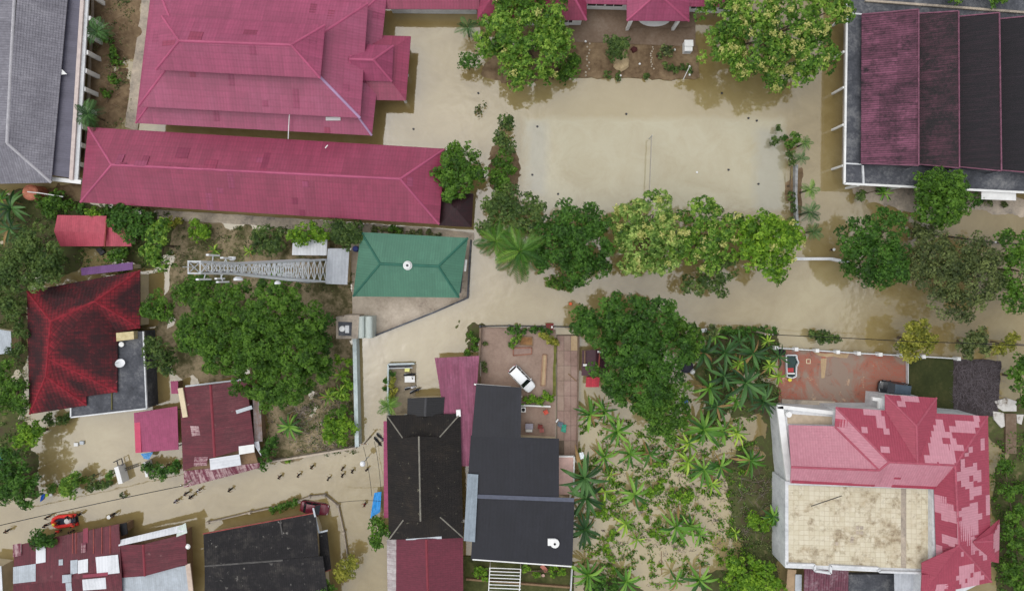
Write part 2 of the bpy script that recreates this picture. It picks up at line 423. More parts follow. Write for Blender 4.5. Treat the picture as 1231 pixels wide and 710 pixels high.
# ================================================================ ground, flood water, dry patches
def water_mat():
    m, t, b = NT('muddy_flood_water'); g = G(t); o = g.obj()
    a = g.noise(o, 0.035, 5, 0.6, 0.5); f = g.noise(o, 0.25, 6, 0.7, 0.6); sc = g.noise(o, 1.3, 4, 0.7, 0.8)
    v = g.math('ADD', g.math('MULTIPLY', a, 0.6), g.math('MULTIPLY', f, 0.4))
    c = g.ramp(v, [(0.34, WATER_A), (0.5, WATER_B), (0.66, WATER_C)])
    c = g.mix(g.ramp(sc, [(0.66, 0.0), (0.84, 0.12)]), c, lin((200, 190, 170)))
    # silt: paler over the flooded court and over the sandy garden
    sp = g.n('ShaderNodeSeparateXYZ'); t.links.new(o, sp.inputs[0])
    wob = g.math('MULTIPLY', g.math('SUBTRACT', f, 0.5), 2.5)
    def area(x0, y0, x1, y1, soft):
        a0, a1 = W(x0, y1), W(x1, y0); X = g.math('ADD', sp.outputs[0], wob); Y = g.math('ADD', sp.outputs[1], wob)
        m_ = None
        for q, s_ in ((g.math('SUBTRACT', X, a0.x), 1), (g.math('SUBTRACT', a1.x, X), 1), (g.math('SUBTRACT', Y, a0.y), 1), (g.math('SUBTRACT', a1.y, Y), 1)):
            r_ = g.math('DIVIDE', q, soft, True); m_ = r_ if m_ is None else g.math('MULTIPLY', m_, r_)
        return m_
    c = g.mix(g.math('MULTIPLY', area(590, 92, 955, 262, 5.0), 0.6), c, lin((152, 138, 98)))
    c = g.mix(g.math('MULTIPLY', g.math('MULTIPLY', area(626, 138, 948, 256, 0.9), g.ramp(f, [(0.32, 0.45), (0.6, 1.0)])), 0.8), c, lin((163, 156, 127)))
    for q_ in ((628, 140, 664, 240), (902, 148, 948, 262)): c = g.mix(g.math('MULTIPLY', area(*q_, 1.5), 0.5), c, lin((138, 138, 128)))  # greyer strips along the court's west and east sides
    c = g.mix(g.math('MULTIPLY', area(690, 490, 900, 720, 3.0), 0.7), c, lin((158, 143, 104)))
    t.links.new(c, b.inputs['Base Color'])
    b.inputs['Roughness'].default_value = 0.06; b.inputs['IOR'].default_value = 1.9
    w = g.noise(o, 1.1, 3, 0.5, 0.3); w2 = g.noise(o, 0.35, 2, 0.5, 0.4)
    h = g.math('ADD', g.math('MULTIPLY', w, 0.35), w2)
    t.links.new(g.bump(h, 0.045, 0.6), b.inputs['Normal'])
    return m
WATER_A, WATER_B, WATER_C = lin((118, 101, 60)), lin((136, 120, 80)), lin((152, 139, 102))
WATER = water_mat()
SOIL = mottle('brown_soil', [(0.26, lin((46, 38, 28))), (0.45, lin((98, 80, 60))), (0.62, lin((136, 116, 90))), (0.8, lin((80, 88, 48)))], 0.22, fine=1.6)
SOILDK = mottle('dark_leaf_litter', [(0.25, lin((38, 36, 26))), (0.42, lin((78, 70, 52))), (0.55, lin((76, 84, 46))), (0.72, lin((136, 120, 92)))], 0.35, fine=1.8)
DRYGRASS = mottle('dry_grass_soil', [(0.28, lin((52, 54, 30))), (0.44, lin((88, 84, 56))), (0.56, lin((150, 134, 108))), (0.68, lin((112, 106, 74))), (0.8, lin((74, 88, 44)))], 0.3, fine=1.7)
LAWN = mottle('dark_lawn', [(0.25, lin((34, 38, 20))), (0.5, lin((52, 58, 30))), (0.75, lin((82, 78, 48)))], 0.25, fine=2.5)
PAVE = mottle('brown_paving', [(0.25, lin((116, 98, 86))), (0.5, lin((146, 125, 112))), (0.75, lin((164, 146, 132)))], 0.3, rough=0.75, bump=0.01)
PAVE_BR = mottle('wet_brown_paving', [(0.25, lin((82, 66, 50))), (0.5, lin((112, 94, 78))), (0.75, lin((138, 124, 110)))], 0.3, rough=0.5, bump=0.01)
NETTING = mottle('dark_twiggy_litter', [(0.3, lin((36, 32, 32))), (0.5, lin((64, 57, 58))), (0.66, lin((96, 90, 94))), (0.8, lin((140, 134, 136)))], 0.5, fine=3.5, finek=0.6)
def redpave():
    m, t, b = NT('red_brick_paving'); g = G(t); o = g.obj()
    br = g.n('ShaderNodeTexBrick'); t.links.new(o, br.inputs['Vector']); br.inputs['Scale'].default_value = 1.0
    br.inputs['Brick Width'].default_value = 0.62; br.inputs['Row Height'].default_value = 0.31; br.inputs['Mortar Size'].default_value = 0.02
    br.inputs['Color1'].default_value = lin((152, 84, 64)); br.inputs['Color2'].default_value = lin((142, 94, 76)); br.inputs['Mortar'].default_value = lin((130, 100, 88))
    n1 = g.noise(o, 0.16, 5, 0.7, 0.6); n2 = g.noise(o, 0.5, 6, 0.75, 0.4)
    c = g.mix(g.ramp(n1, [(0.48, 0.0), (0.56, 0.9)]), br.outputs[0], lin((134, 118, 104)))
    c = g.mix(g.ramp(n2, [(0.6, 0.0), (0.7, 0.75)]), c, lin((206, 172, 138)))
    c = g.mix(g.ramp(n2, [(0.30, 0.8), (0.42, 0.0)]), c, lin((96, 56, 38)))
    t.links.new(c, b.inputs['Base Color']); b.inputs['Roughness'].default_value = 0.6
    return m
REDPAVE = redpave()
def land(name, poly, z, mat, jag=0.0, seed=1, label=None, zb=-0.55):
    r = random.Random(seed); pts = []
    n = len(poly)
    for k in range(n):
        a, b = Vector(poly[k]), Vector(poly[(k + 1) % n])
        m = max(1, int((b - a).length / 7)) if jag else 1
        for i in range(m):
            p = a + (b - a) * i / m
            pts.append((p.x + r.uniform(-jag, jag), p.y + r.uniform(-jag, jag)))
    o = MB().prism([W(x, y, z) for x, y in pts], zb).build(name, mat)
    return setp(o, label, None, None, 'structure')
def bank(name, poly, z, mat, seed=1, step=0.45, slope_=0.16):
    """a natural dry patch: an uneven sheet that dips under the flood along its outline"""
    q = np.array([tuple(W(x, y, 0).xy) for x, y in poly]); x0, y0 = q.min(0) - 1.5; x1, y1 = q.max(0) + 1.5
    nx, ny = int((x1 - x0) / step) + 1, int((y1 - y0) / step) + 1
    X, Y = np.meshgrid(np.linspace(x0, x1, nx), np.linspace(y0, y1, ny), indexing='ij')
    D = np.full(X.shape, 1e9); ins = np.zeros(X.shape, bool); n = len(q)
    for k in range(n):
        a, b_ = q[k], q[(k + 1) % n]; d = b_ - a; t = np.clip(((X - a[0]) * d[0] + (Y - a[1]) * d[1]) / (d @ d), 0, 1)
        D = np.minimum(D, np.hypot(X - a[0] - t * d[0], Y - a[1] - t * d[1]))
        c = (a[1] > Y) != (b_[1] > Y); ins ^= c & (X < (b_[0] - a[0]) * (Y - a[1]) / (b_[1] - a[1] + 1e-12) + a[0])
    r = np.random.default_rng(seed); N = np.zeros(X.shape)
    for f, am in ((0.35, .16), (0.8, .09), (1.7, .05), (3.1, .03)):
        for _ in range(3): th = r.uniform(0, 6.28); N += am / 1.7 * np.sin((X * np.cos(th) + Y * np.sin(th)) * f * 2 + r.uniform(0, 6.28))
    Z = np.clip(np.where(ins, D, -D) * slope_, -0.35, z) + N * 0.6
    v = np.stack([X, Y, Z], -1).reshape(-1, 3); idx = np.arange(nx * ny).reshape(nx, ny)
    f = np.stack([idx[:-1, :-1], idx[1:, :-1], idx[1:, 1:], idx[:-1, 1:]], -1).reshape(-1, 4)
    f = f[(v[f][:, :, 2] > -0.2).any(1)]
    me = bpy.data.meshes.new(name); me.from_pydata(v.tolist(), [], f.tolist()); me.materials.append(mat); me.polygons.foreach_set('use_smooth', [True] * len(f)); me.update()
    return setp(link(name, me), kind='structure')
o = MB().box(-600, 600, -600, 600, -3, -0.5).build('ground', SOIL); setp(o, kind='structure')
mb = MB(); mb.box(-420, 420, -420, 420, -0.2, 0.0)
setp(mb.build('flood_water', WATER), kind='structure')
# dry or barely covered patches
bank('soil_bank', [(106, -20), (178, -20), (168, 60), (150, 152), (104, 165), (100, 225), (97, 246), (60, 226), (100, 170), (108, 60)], 0.12, SOIL, 1)
land('concrete_apron', [(172, -20), (190, -20), (165, 158), (150, 152), (160, 74), (170, 10)], 0.16, CONC, 0.6, 2)
bank('soil_bank', [(-60, 222), (60, 226), (98, 246), (214, 264), (206, 300), (206, 330), (165, 318), (140, 300), (100, 300), (98, 320), (0, 340), (-60, 340)], 0.12, SOILDK, 3)
bank('soil_bank', [(-60, 340), (36, 340), (32, 500), (42, 560), (44, 600), (-2, 600), (-10, 520), (-60, 500)], 0.12, SOILDK, 4)
bank('tower_plot', [(204, 266), (260, 268), (424, 282), (424, 352), (428, 404), (430, 536), (318, 556), (316, 462), (212, 456), (180, 400), (204, 350)], 0.16, DRYGRASS, 5)
land('drain_strip', [(186, 252), (300, 259), (530, 275), (570, 280), (570, 289), (426, 282), (300, 270), (190, 264)], 0.20, CONC, 0.5, 6)
land('concrete_yard', [(422, 275), (567, 286), (564, 356), (450, 403), (424, 404)], 0.14, mottle('pale_stained_yard', [(0.32, lin((84, 82, 80))), (0.43, lin((168, 155, 140))), (0.6, lin((196, 184, 168)))], 0.22, bump=0.02), 0.4, 7)
land('front_path', [(684, 8), (836, 8), (836, 56), (760, 53), (684, 50)], 0.22, PAVE_BR, 0.0, 8)
land('flower_bed', [(686, 49.8), (760, 52.8), (838, 55.8), (842, 94), (800, 96), (770, 93), (690, 94)], 0.17, SOIL, 1.2, 9)
land('driveway', [(578, 393), (668, 396), (668, 480), (578, 470)], 0.20, PAVE, 0.3, 10)
land('terrace_paving', [(622, 478), (668, 480), (668, 530), (622, 530)], 0.24, PAVE, 0.0, 11)
bank('soil_bank', [(555, 396), (578, 394), (578, 428), (553, 424)], 0.12, SOILDK, 12)
land('motorcycle_yard', [(467, 438), (500, 438), (500, 500), (467, 500)], 0.06, mottle('muddy_concrete', [(0.25, lin((92, 84, 70))), (0.5, lin((140, 128, 108))), (0.75, lin((160, 146, 122)))], 0.5, rough=0.6), 1.0, 13)
land('brick_courtyard', [(936, 420), (1034, 425), (1092, 429), (1092, 500), (936, 490)], 0.16, REDPAVE, 0.0, 14)
land('lawn', [(1092, 429), (1146, 431), (1146, 500), (1092, 500)], 0.14, LAWN, 0.5, 15)
land('twiggy_yard', [(1146, 431), (1204, 433), (1200, 500), (1146, 500)], 0.15, NETTING, 1.0, 16)
bank('soil_bank', [(868, 560), (934, 500), (934, 720), (850, 720), (850, 690), (890, 660)], 0.12, SOILDK, 17)
bank('verge', [(1190, 500), (1290, 430), (1290, 740), (1196, 740)], 0.14, SOILDK, 18)
bank('soil_bank', [(868, 390), (934, 398), (934, 490), (846, 500), (836, 440)], 0.12, SOILDK, 19)
land('back_garden', [(556, 668), (690, 676), (690, 740), (556, 740)], 0.25, mottle('garden_soil', [(0.3, lin((40, 40, 24))), (0.5, lin((70, 74, 40))), (0.75, lin((104, 98, 66)))], 0.6, fine=2.5), 0.0, 20)
bank('mud_bank', [(686, 690), (760, 700), (780, 730), (686, 730)], 0.12, SOILDK, 21)
bank('soil_bank', [(945, 262), (962, 190), (964, 262), (960, 300), (950, 300)], 0.12, SOIL, 22)
bank('soil_bank', [(1020, 224), (1290, 236), (1290, 262), (1180, 256), (1024, 244)], 0.12, CONC, 23)
bank('soil_bank', [(592, 60), (620, 60), (690, 50), (690, 96), (640, 104), (576, 92)], 0.12, SOIL, 24)
bank('soil_bank', [(590, 170), (622, 190), (622, 230), (590, 262), (580, 250)], 0.12, SOIL, 25)
# slabs of the paved strip east of the driveway, each a piece of its own
strip = land('paved_strip', [(669, 402), (695, 402), (693, 548), (669, 546)], 0.15, pm('slab_joint', (96, 84, 72), 0.9), 0.0, 26)
SLABS = [PAVE, mottle('pinkish_slab', [(0.25, lin((118, 96, 86))), (0.5, lin((146, 122, 112))), (0.75, lin((164, 144, 132)))], 0.4, rough=0.75, bump=0.01),
         mottle('sandy_slab', [(0.25, lin((140, 118, 92))), (0.5, lin((172, 148, 116))), (0.75, lin((196, 178, 150)))], 0.4, rough=0.8, bump=0.01)]
for r_ in range(8):
    for c_ in range(3):
        x0 = 670 + c_ * 8.2; y0 = 403.5 + r_ * 18
        if c_ == 0 and r_ == 7: continue
        m = SLABS[2] if (r_ == 0 and c_ == 2) else rnd.choice(SLABS[:2])
        MB().prism([W(x, y, 0.2 + rnd.uniform(0, 0.008)) for x, y in ((x0, y0), (x0 + 7.8, y0), (x0 + 7.8, y0 + 17.6), (x0, y0 + 17.6))], 0.1).build('slab', m, strip)
# stepping stones across the flower beds
beds = bpy.data.objects['flower_bed']
STONE = mottle('pale_stone', [(0.3, lin((140, 128, 110))), (0.7, lin((196, 186, 168)))], 1.2)
def stone(parent, px, py, r, h, name='stone', z=0.1):
    c = W(px, py, z); mb = MB(); n = 7; a0 = rnd.random() * 6
    rings = []
    for rr, zz in ((1.0, 0), (0.95, h * 0.6), (0.6, h)):
        rings.append([c + Vector((math.cos(a0 + k * 6.283 / n) * r * rr * (0.85 + 0.3 * ((k * 37) % 5) / 5), math.sin(a0 + k * 6.283 / n) * r * rr * (0.85 + 0.3 * ((k * 53) % 7) / 7), zz)) for k in range(n)])
    return mb.loft(rings).build(name, STONE, parent)
for k in range(11):
    stone(beds, 708 - k * 0.25 + rnd.uniform(-2, 2), 53 + k * 3.8, 0.16, 0.2)
    stone(beds, 784 + rnd.uniform(-2, 2), 57 + k * 2.6, 0.13, 0.2)
# ================================================================ buildings
PINK = roofing('pink_metal_tiles', lin((160, 68, 102)), lin((122, 50, 76)), 0.40, rib=0.42, ribd=0.03, sheet=0.84, sheetlen=2.52, var=0.12, grime=0.18, tilelen=0.84, rough=0.42, spec=0.5, fade=lin((168, 88, 120)), fadeamt=0.30, soft=0.2)
PINK2 = roofing('deep_pink_metal_tiles', lin((152, 58, 88)), lin((114, 42, 64)), 0.42, rib=0.42, ribd=0.03, sheet=0.84, sheetlen=2.52, var=0.13, grime=0.18, tilelen=0.84, rough=0.42, spec=0.5, fade=lin((160, 74, 104)), fadeamt=0.25, soft=0.2)
PINKCAP = plain('pink_ridge', lin((166, 80, 110)), 0.45, var=0.16, scale=0.35)
LAVCAP = plain('lavender_ridge', lin((164, 134, 166)), 0.4, var=0.2, scale=0.3)
GREYR = roofing('grey_roof_tiles', lin((132, 130, 138)), lin((92, 90, 98)), 0.42, rib=0.34, ribd=0.05, sheet=0.34, sheetlen=0.36, var=0.10, grime=0.35, fade=lin((160, 158, 164)), fadeamt=0.25, rough=0.7)
GREYM = roofing('grey_metal_strip', lin((96, 94, 108)), lin((70, 68, 80)), 0.3, rib=0.3, ribd=0.02, rough=0.5)
def midpt(pts): return sum((Vector((p[0], p[1])) for p in pts), Vector((0, 0))) / len(pts)
def hall_base(pts, z=0.0):
    w = [W(x, y, z) for x, y in pts]; m = midpt(w); return (m.x, m.y, -0.5)
# ---- tiered hall, top left
b = thing('tiered_hall', 'large hall with three-tiered pink hipped roof and east porch, top of picture', 'building', hall_base([(184, -28), (464, -14), (447, 163), (163, 148)]))
o4 = WP([(184, -30), (466, -14), (447, 163), (163, 148)], 4.0)
m4 = WP([(189, -16), (442.5, 4), (433, 142), (166, 128)], 6.2)
t4 = WP([(194, 19), (391, 30), (385, 94), (187, 84)], 9.5)
mi = [Vector((p.x, p.y, 5.3)) for p in inset(m4, 1.3)]
ti = [Vector((p.x, p.y, 8.5)) for p in inset(t4, 1.3)]
ring(b, o4, mi, PINK, 0.42); ring(b, m4, ti, PINK, 0.42)
hip(b, t4, [W(215, 49, 11.4), W(350, 54, 11.4)], 0, 0, PINK, PINKCAP, 0.42, world=True)
for k in range(4):
    ridge(b, m4[k], ti[k], LAVCAP if k == 2 else PINKCAP, 0.12); ridge(b, o4[k], mi[k], LAVCAP if k == 2 else PINKCAP, 0.10)
walls(b, o4, 4.0, CREAM, 1.2)
q = inset(m4, 1.5); MB().prism([Vector((p.x, p.y, 6.1)) for p in q], 4.2).build('clerestory_wall', CREAM, b)
q = inset(t4, 1.5); MB().prism([Vector((p.x, p.y, 9.4)) for p in q], 7.0).build('clerestory_wall', CREAM, b)
po = WP([(436, 42), (494, 44), (488, 121), (434, 120)], 3.7)
pi_ = [Vector((p.x, p.y, 4.9)) for p in inset(WP([(428, 52), (473, 55), (471, 98), (424, 98)], 5.2), 0.5)]
ring(b, po, pi_, PINK2, 0.42, sides=(0, 1, 2))
hip(b, WP([(432, 53), (473, 55), (471, 98), (428, 97)], 5.2), [W(420, 71, 7.2), W(449, 72, 7.2)], 0, 0, PINK, PINKCAP, 0.42, world=True)
for x, y in ((488, 50), (484, 115), (486, 82)):
    p = W(x, y, 3.6); MB().box(p.x - .25, p.x + .05, p.y - .15, p.y + .15, -0.5, 3.62).build('porch_column', WHITE, b)
q = inset(o4, 1.2); windows(b, q[1], q[2], 7, 1.0, 2.6, 1.4, (1, 0)); windows(b, q[2], q[3], 12, 1.0, 2.6, 1.4, (0, -1))
mb = MB(); mb.box(*([W(391.5, 140.6, 5).x, W(409, 140.6, 5).x, W(409, 144.6, 5).y, W(391.5, 140.6, 5).y, 4.75, 4.95])); mb.build('roof_panel', WHITE, b)
MB().tube([W(348, 136, 5.9), W(347, 152, 4.9), W(346.5, 167, 4.3)], 0.06, 6).build('downpipe', WHITE, b)
# ---- long hall
C = [(106, 153), (535, 179), (528, 269.5), (96.5, 243)]
b = thing('long_hall', 'long low hall with deep pink hipped roof below the tiered hall', 'building', hall_base(C, 4))
e = WP(C, 3.9); hip(b, C, [(134, 198), (481, 215)], 3.9, 6.6, PINK2, PINKCAP, 0.42)
w_, q = walls(b, e, 3.85, CREAM, 0.9)
windows(b, q[2], q[3], 22, 0.9, 2.4, 1.3, (0, -1)); windows(b, q[1], q[2], 3, 0.9, 2.4, 1.3, (1, 0))
MB().bar(W(391, 178, 4.9), W(394, 174.5, 5.1), 0.12, 0.08).build('roof_bracket', WHITE, b)
# odd replaced panels on the two halls
PANELS = [roofing('pink_panel_%d' % k, lin(c_), lin((112, 46, 68)), 0.35, rib=0.42, ribd=0.03, grime=0.26, tilelen=0.84, var=0.06, soft=0.2, rough=0.45) for k, c_ in enumerate(((160, 78, 108), (138, 58, 84), (156, 66, 92)))]
pr = random.Random(21)
for hb in ('tiered_hall', 'long_hall'):
    for sl_ in [c for c in bpy.data.objects[hb].children if c.name.startswith('roof_slope')]:
        a, b_, c, d, nn, e, up = o_info[sl_.name]; Lu = (b_ - a).length; Lv = max((c - b_).dot(up), (d - a).dot(up))
        for _ in range(int(Lu * Lv / 26)):
            u = int(pr.uniform(0, Lu) / .84) * .84; v = int(pr.uniform(0, Lv) / .84) * .84
            rect_on_slope(sl_, u, u + .84 * pr.choice((1, 1, 2)), v, v + .84 * pr.choice((1, 2, 3)), pr.choice(PANELS), 0.034 + pr.uniform(0, .004))
# ---- annex beside round tree
DKMAR = roofing('dark_maroon_tiles', lin((58, 26, 32)), lin((34, 22, 24)), 0.55, rib=0.3, ribd=0.04, sheet=0.3, sheetlen=0.35, var=0.2)
C = [(530, 230), (569, 233), (567, 273), (528, 271)]
b = thing('annex', 'small dark maroon hipped annex at the east end of the long hall', 'building', hall_base(C, 3))
hip(b, C, [(546, 250), (549, 252)], 2.8, 4.0, DKMAR, None, 0.35); walls(b, WP(C, 2.8), 2.78, CREAM, 0.4)
# ---- grey school block, far left
b = thing('school_block', 'grey tiled building with white colonnade along its east side, top left corner', 'building', hall_base([(-40, -30), (100, -30), (80, 220), (-60, 220)]))
C = [(-80, -40), (84, -40), (61.5, 219.5), (-100, 223)]
e = WP(C, 4.6); r0 = W(22, -100, 6.8); r1 = W(8, 172, 6.8)
slope(b, e[2], e[1] + Vector((1.3, 14, 0)), r0 + Vector((0.6, 0, 0)), r1, GREYR, 0.36); slope(b, e[3], e[2], r1, r1, GREYR, 0.36)
slope(b, e[0], e[3], r1, r0, GREYR, 0.36)
ridge(b, r0, r1, plain('grey_ridge', lin((168, 166, 170)), 0.7), 0.15); ridge(b, e[2], r1, MATS['grey_ridge'], 0.13)
walls(b, e, 4.5, CREAM, 0.8)
lo = WP([(79, -40), (101, -40), (85, 214), (64, 211)], 3.6); hi = [p.copy() for p in lo]
slope(b, lo[2], lo[1], Vector((lo[0].x, lo[0].y, 4.25)), Vector((lo[3].x, lo[3].y, 4.25)), GREYM, 0.0)
def fbar(parent, x0, y0, x1, y1, z, w, h, mat, name): return MB().bar(W(x0, y0, z), W(x1, y1, z), w, h).build(name, mat, parent)
fbar(b, 102, -40, 86, 216, 3.55, 0.5, 0.35, plain('pinkish_gutter', lin((196, 182, 176)), 0.8), 'gutter')
fbar(b, 106, -40, 91, 219, 3.3, 0.75, 0.25, WHITE_OLD, 'walkway_roof')
fbar(b, 62, 215, 98, 219, 3.3, 0.55, 0.3, WHITE, 'end_beam')
for k, y in enumerate((-6, 22, 42, 63, 85, 107, 130, 152, 174, 197, 216)):
    x = 109.5 - (y + 6) * 0.073; p = W(x, y, 3.2)
    MB().box(p.x - .16, p.x + .16, p.y - .3, p.y + .3, -0.5, 3.2).build('column', WHITE, b)
a_ = W(113, -30, 0.3); c_ = W(101, 214, 0.3)
MB().bar(W(114, -30, 0.2), W(102, 214, 0.2), 0.22, 0.6).build('plinth_kerb', CONC, b)
p = W(74, 83, 4.5); mb = MB(); mb.face([p, p + Vector((0.7, -0.7, -0.05)), p + Vector((-.1, -.8, 0.02))]); mb.face([p + Vector((0, 0, -.05)), p + Vector((-.1, -.8, -0.03)), p + Vector((.7, -.7, -0.1))])
mb.build('loose_tile', WHITE, b)
# ---- pink school buildings along the top edge
b = thing('pink_lodge', 'pink-roofed house with white arched entrance porch at the top edge', 'building', hall_base([(575, -60), (870, -60), (870, 10), (575, 10)]))
ez = 3.4
ew = WP([(470, -70), (575, -70), (575, 12), (462, 10)], ez)
slope(b, W(463, 11, ez), W(576, 11.5, ez), W(576, -50, 6.5), W(463, -52, 6.5), PINK2, 0.42)
e = WP([(576, -60), (706, -60), (705, 24.5), (574, 24)], ez); r = [W(640, -20, 6.5), W(672, -24, 6.5)]
slope(b, e[3], e[2], W(676, -30, 7), W(610, -30, 7), PINK2, 0.42); slope(b, e[2], e[1], W(676, -30, 7), W(676, -30, 7), PINK2, 0.42); slope(b, e[0], e[3], W(610, -30, 7), W(610, -30, 7), PINK2, 0.42)
ridge(b, e[2], W(676, -30, 7), PINKCAP, 0.12)
slope(b, W(704, 4.5, ez), W(890, 9.5, ez), W(890, -60, 7), W(690, -60, 7), PINK, 0.42)
pe = WP([(753, -36), (828.5, -34), (828.5, 25.5), (753.5, 25)], ez + 0.5)
hip(b, pe, [W(788, -26, 6.4), W(791, -8, 6.6)], 0, 0, PINK, PINKCAP, 0.42, vert=True, world=True)
MB().prism([Vector((p.x, p.y, ez - 0.1)) for p in inset(WP([(462, -80), (577, -80), (577, 11), (462, 10)], ez), 0.6)], -0.5).build('wall', WHITE_OLD, b)
MB().prism([Vector((p.x, p.y, ez - 0.1)) for p in inset(e, 0.5)], -0.5).build('wall', WHITE, b)
wq = [W(700, -80, ez), W(890, -80, ez), W(890, 9, ez), W(700, 4, ez)]
iq = inset(wq, 0.45); MB().prism([Vector((p.x, p.y, ez - 0.12)) for p in iq], -0.5).build('wall', WHITE, b)
iq2 = inset(e, 0.5); windows(b, iq2[2], iq2[3], 7, 1.2, 2.9, 1.2, (0, -1))
windows(b, (W(706, 0, ez).x, iq[3].y - .02), (W(752, 0, ez).x, lerp(iq[3], iq[2], 0.27).y), 2, 1.5, 2.9, 2.6, (0, -1), margin=0.2)
windows(b, (W(830, 0, ez).x, lerp(iq[3], iq[2], 0.7).y), (W(885, 0, ez).x, iq[2].y), 3, 1.5, 2.9, 1.6, (0, -1), margin=0.2)
for x in (759, 816, 758, 817):
    yy = 25 if x in (759, 816) else -6
    p = W(x, yy - 1, ez + .4); MB().box(p.x - .2, p.x + .2, p.y - .2, p.y + .2, 0, ez + .42).build('porch_column', WHITE, b)
mb = MB(); cx0 = W(786, 26, 0); 
arc = [Vector((cx0.x + 2.3 * math.cos(a) , W(0, 24, 0).y - 1.1 * math.sin(a) * 1.0, 0.42)) for a in [math.pi * k / 12 for k in range(13)]]
mb.prism(arc, 0.0); mb.build('entrance_step', WHITE, b)
MB().prism(WP([(752, 26), (830, 26), (830, 33.5), (752, 33.5)], 0.33), 0).build('porch_floor', PAVE_BR, b)
# ---- dark sawtooth-roofed building, top right
SAW = [roofing('faded_plum_sheets', lin((118, 70, 90)), lin((38, 28, 34)), 0.44, rib=0.3, ribd=0.04, sheet=2.1, sheetlen=2.2, var=0.3, streak=0.45, scale=0.35, soft=0.08, grime=0.5, rough=0.8),
       roofing('dark_plum_sheets', lin((96, 54, 70)), lin((27, 21, 25)), 0.62, rib=0.3, ribd=0.04, sheet=2.1, sheetlen=2.2, var=0.3, streak=0.45, scale=0.3, soft=0.1, grime=0.5, rough=0.7),
       roofing('blackened_sheets', lin((60, 40, 50)), lin((26, 23, 28)), 0.75, rib=0.3, ribd=0.04, sheet=2.1, sheetlen=9, var=0.2, streak=0.75, scale=0.3, soft=0.16, grime=0.5, rough=0.75),
       roofing('black_sheets', lin((44, 34, 42)), lin((22, 20, 25)), 0.75, rib=0.3, ribd=0.04, sheet=2.1, sheetlen=9, var=0.2, streak=0.75, scale=0.3, soft=0.16, grime=0.5, rough=0.75)]
b = thing('sawtooth_building', 'flat-roofed building with four blackened plum sawtooth roofs, top right corner', 'building', hall_base([(1016, -10), (1290, -10), (1290, 230), (1016, 220)]))
fz = 3.4
outer = WP([(1018, -30), (1320, -40), (1320, 236), (1014.5, 221)], fz)
MB().prism([Vector((p.x, p.y, fz)) for p in outer], fz - 0.35).build('roof_edge', WHITE_OLD, b)
MB().prism([Vector((p.x, p.y, fz - 0.3)) for p in inset(outer, 1.3)], -0.5).build('wall', CONC, b)
inn = [Vector((p.x, p.y, fz + 0.006)) for p in inset(outer, 0.22)]
MB().prism(inn, fz - 0.3).build('flat_roof', CONC_DARK, b)
for k, j in ((3, 0), (2, 3)):
    a, c = outer[k], outer[j]; MB().bar(Vector((a.x, a.y, fz + 0.12)), Vector((c.x, c.y, fz + 0.12)), 0.26, 0.26).build('parapet', WHITE, b)
MB().bar(W(1017, 16, fz + .1), W(1036, 17.5, fz + .1), 0.2, 0.2).build('parapet', WHITE_OLD, b)
MB().bar(W(1015, 196.5, fz + .1), W(1036, 197.5, fz + .1), 0.2, 0.2).build('parapet', WHITE_OLD, b)
MB().bar(W(1037, 199, fz + .1), W(1038, 222, fz + .1), 0.25, 0.2).build('parapet', WHITE_OLD, b)
MB().bar(W(1040, 1, fz + .2), W(1320, 22, fz + .2), 0.3, 0.3).build('parapet', CONC, b)
VERGE = plain('plum_verge', lin((116, 76, 92)), 0.8, var=0.3)
saw = [((1036, 17.5), (1104, 11.5), (1104, 199), (1035, 196.5)), ((1104.5, 16.5), (1152, 13.5), (1153, 202), (1104, 197.5)),
       ((1152.5, 20), (1201, 15.5), (1203.5, 205.5), (1152.5, 200.5)), ((1201, 23), (1252, 18), (1254, 209), (1203, 204.5)), ((1252, 26), (1303, 20), (1305, 213), (1254, 208))]
for k, (a, c, d, f) in enumerate(saw):
    zl, zh = 4.25, 6.3
    A, B_, C_, D = W(*a, zl), W(*c, zh), W(*d, zh), W(*f, zl)
    slope(b, A, D, C_, B_, SAW[min(k, 3)], 0.0, thick=0.08)
    MB().bar(B_ + Vector((0, 0, .05)), C_ + Vector((0, 0, .05)), 0.15, 0.14).build('verge_board', VERGE, b)
    MB().bar(D + Vector((0, 0, .02)), C_ + Vector((0, 0, .02)), 0.14, 0.12).build('verge_board', VERGE, b)
    MB().bar(A + Vector((0, 0, .02)), B_ + Vector((0, 0, .02)), 0.16, 0.14).build('verge_board', VERGE, b)
    mb = MB(); mb.face([C_ + Vector((-.1, 0, -.1)), B_ + Vector((-.1, 0, -.1)), Vector((B_.x - .1, B_.y, fz)), Vector((C_.x - .1, C_.y, fz))]); 
    mb.face([D + Vector((0, .1, -.06)), C_ + Vector((-.1, .1, -.06)), Vector((C_.x - .1, C_.y + .1, fz)), Vector((D.x, D.y + .1, fz))])
    mb.build('sawtooth_wall', CONC_DARK, b)
for y in (20, 62, 105, 150, 199):
    p = W(1016 - y * .007, y, fz); MB().box(p.x - .22, p.x + 0.05, p.y - .14, p.y + .14, -0.5, fz - .05).build('buttress', WHITE, b)
for x in (1032, 1081, 1130, 1165):
    p = W(x, 222 + (x - 1032) * .04, fz); MB().box(p.x - .2, p.x + .2, p.y - .2, p.y + .1, -0.5, fz - .05).build('buttress', WHITE, b)
slope(b, W(1180, 239.5, 2.9), W(1221.5, 241, 2.9), W(1221.5, 231, 3.2), W(1180, 229.5, 3.2), WHITE, 0.0, name='awning')
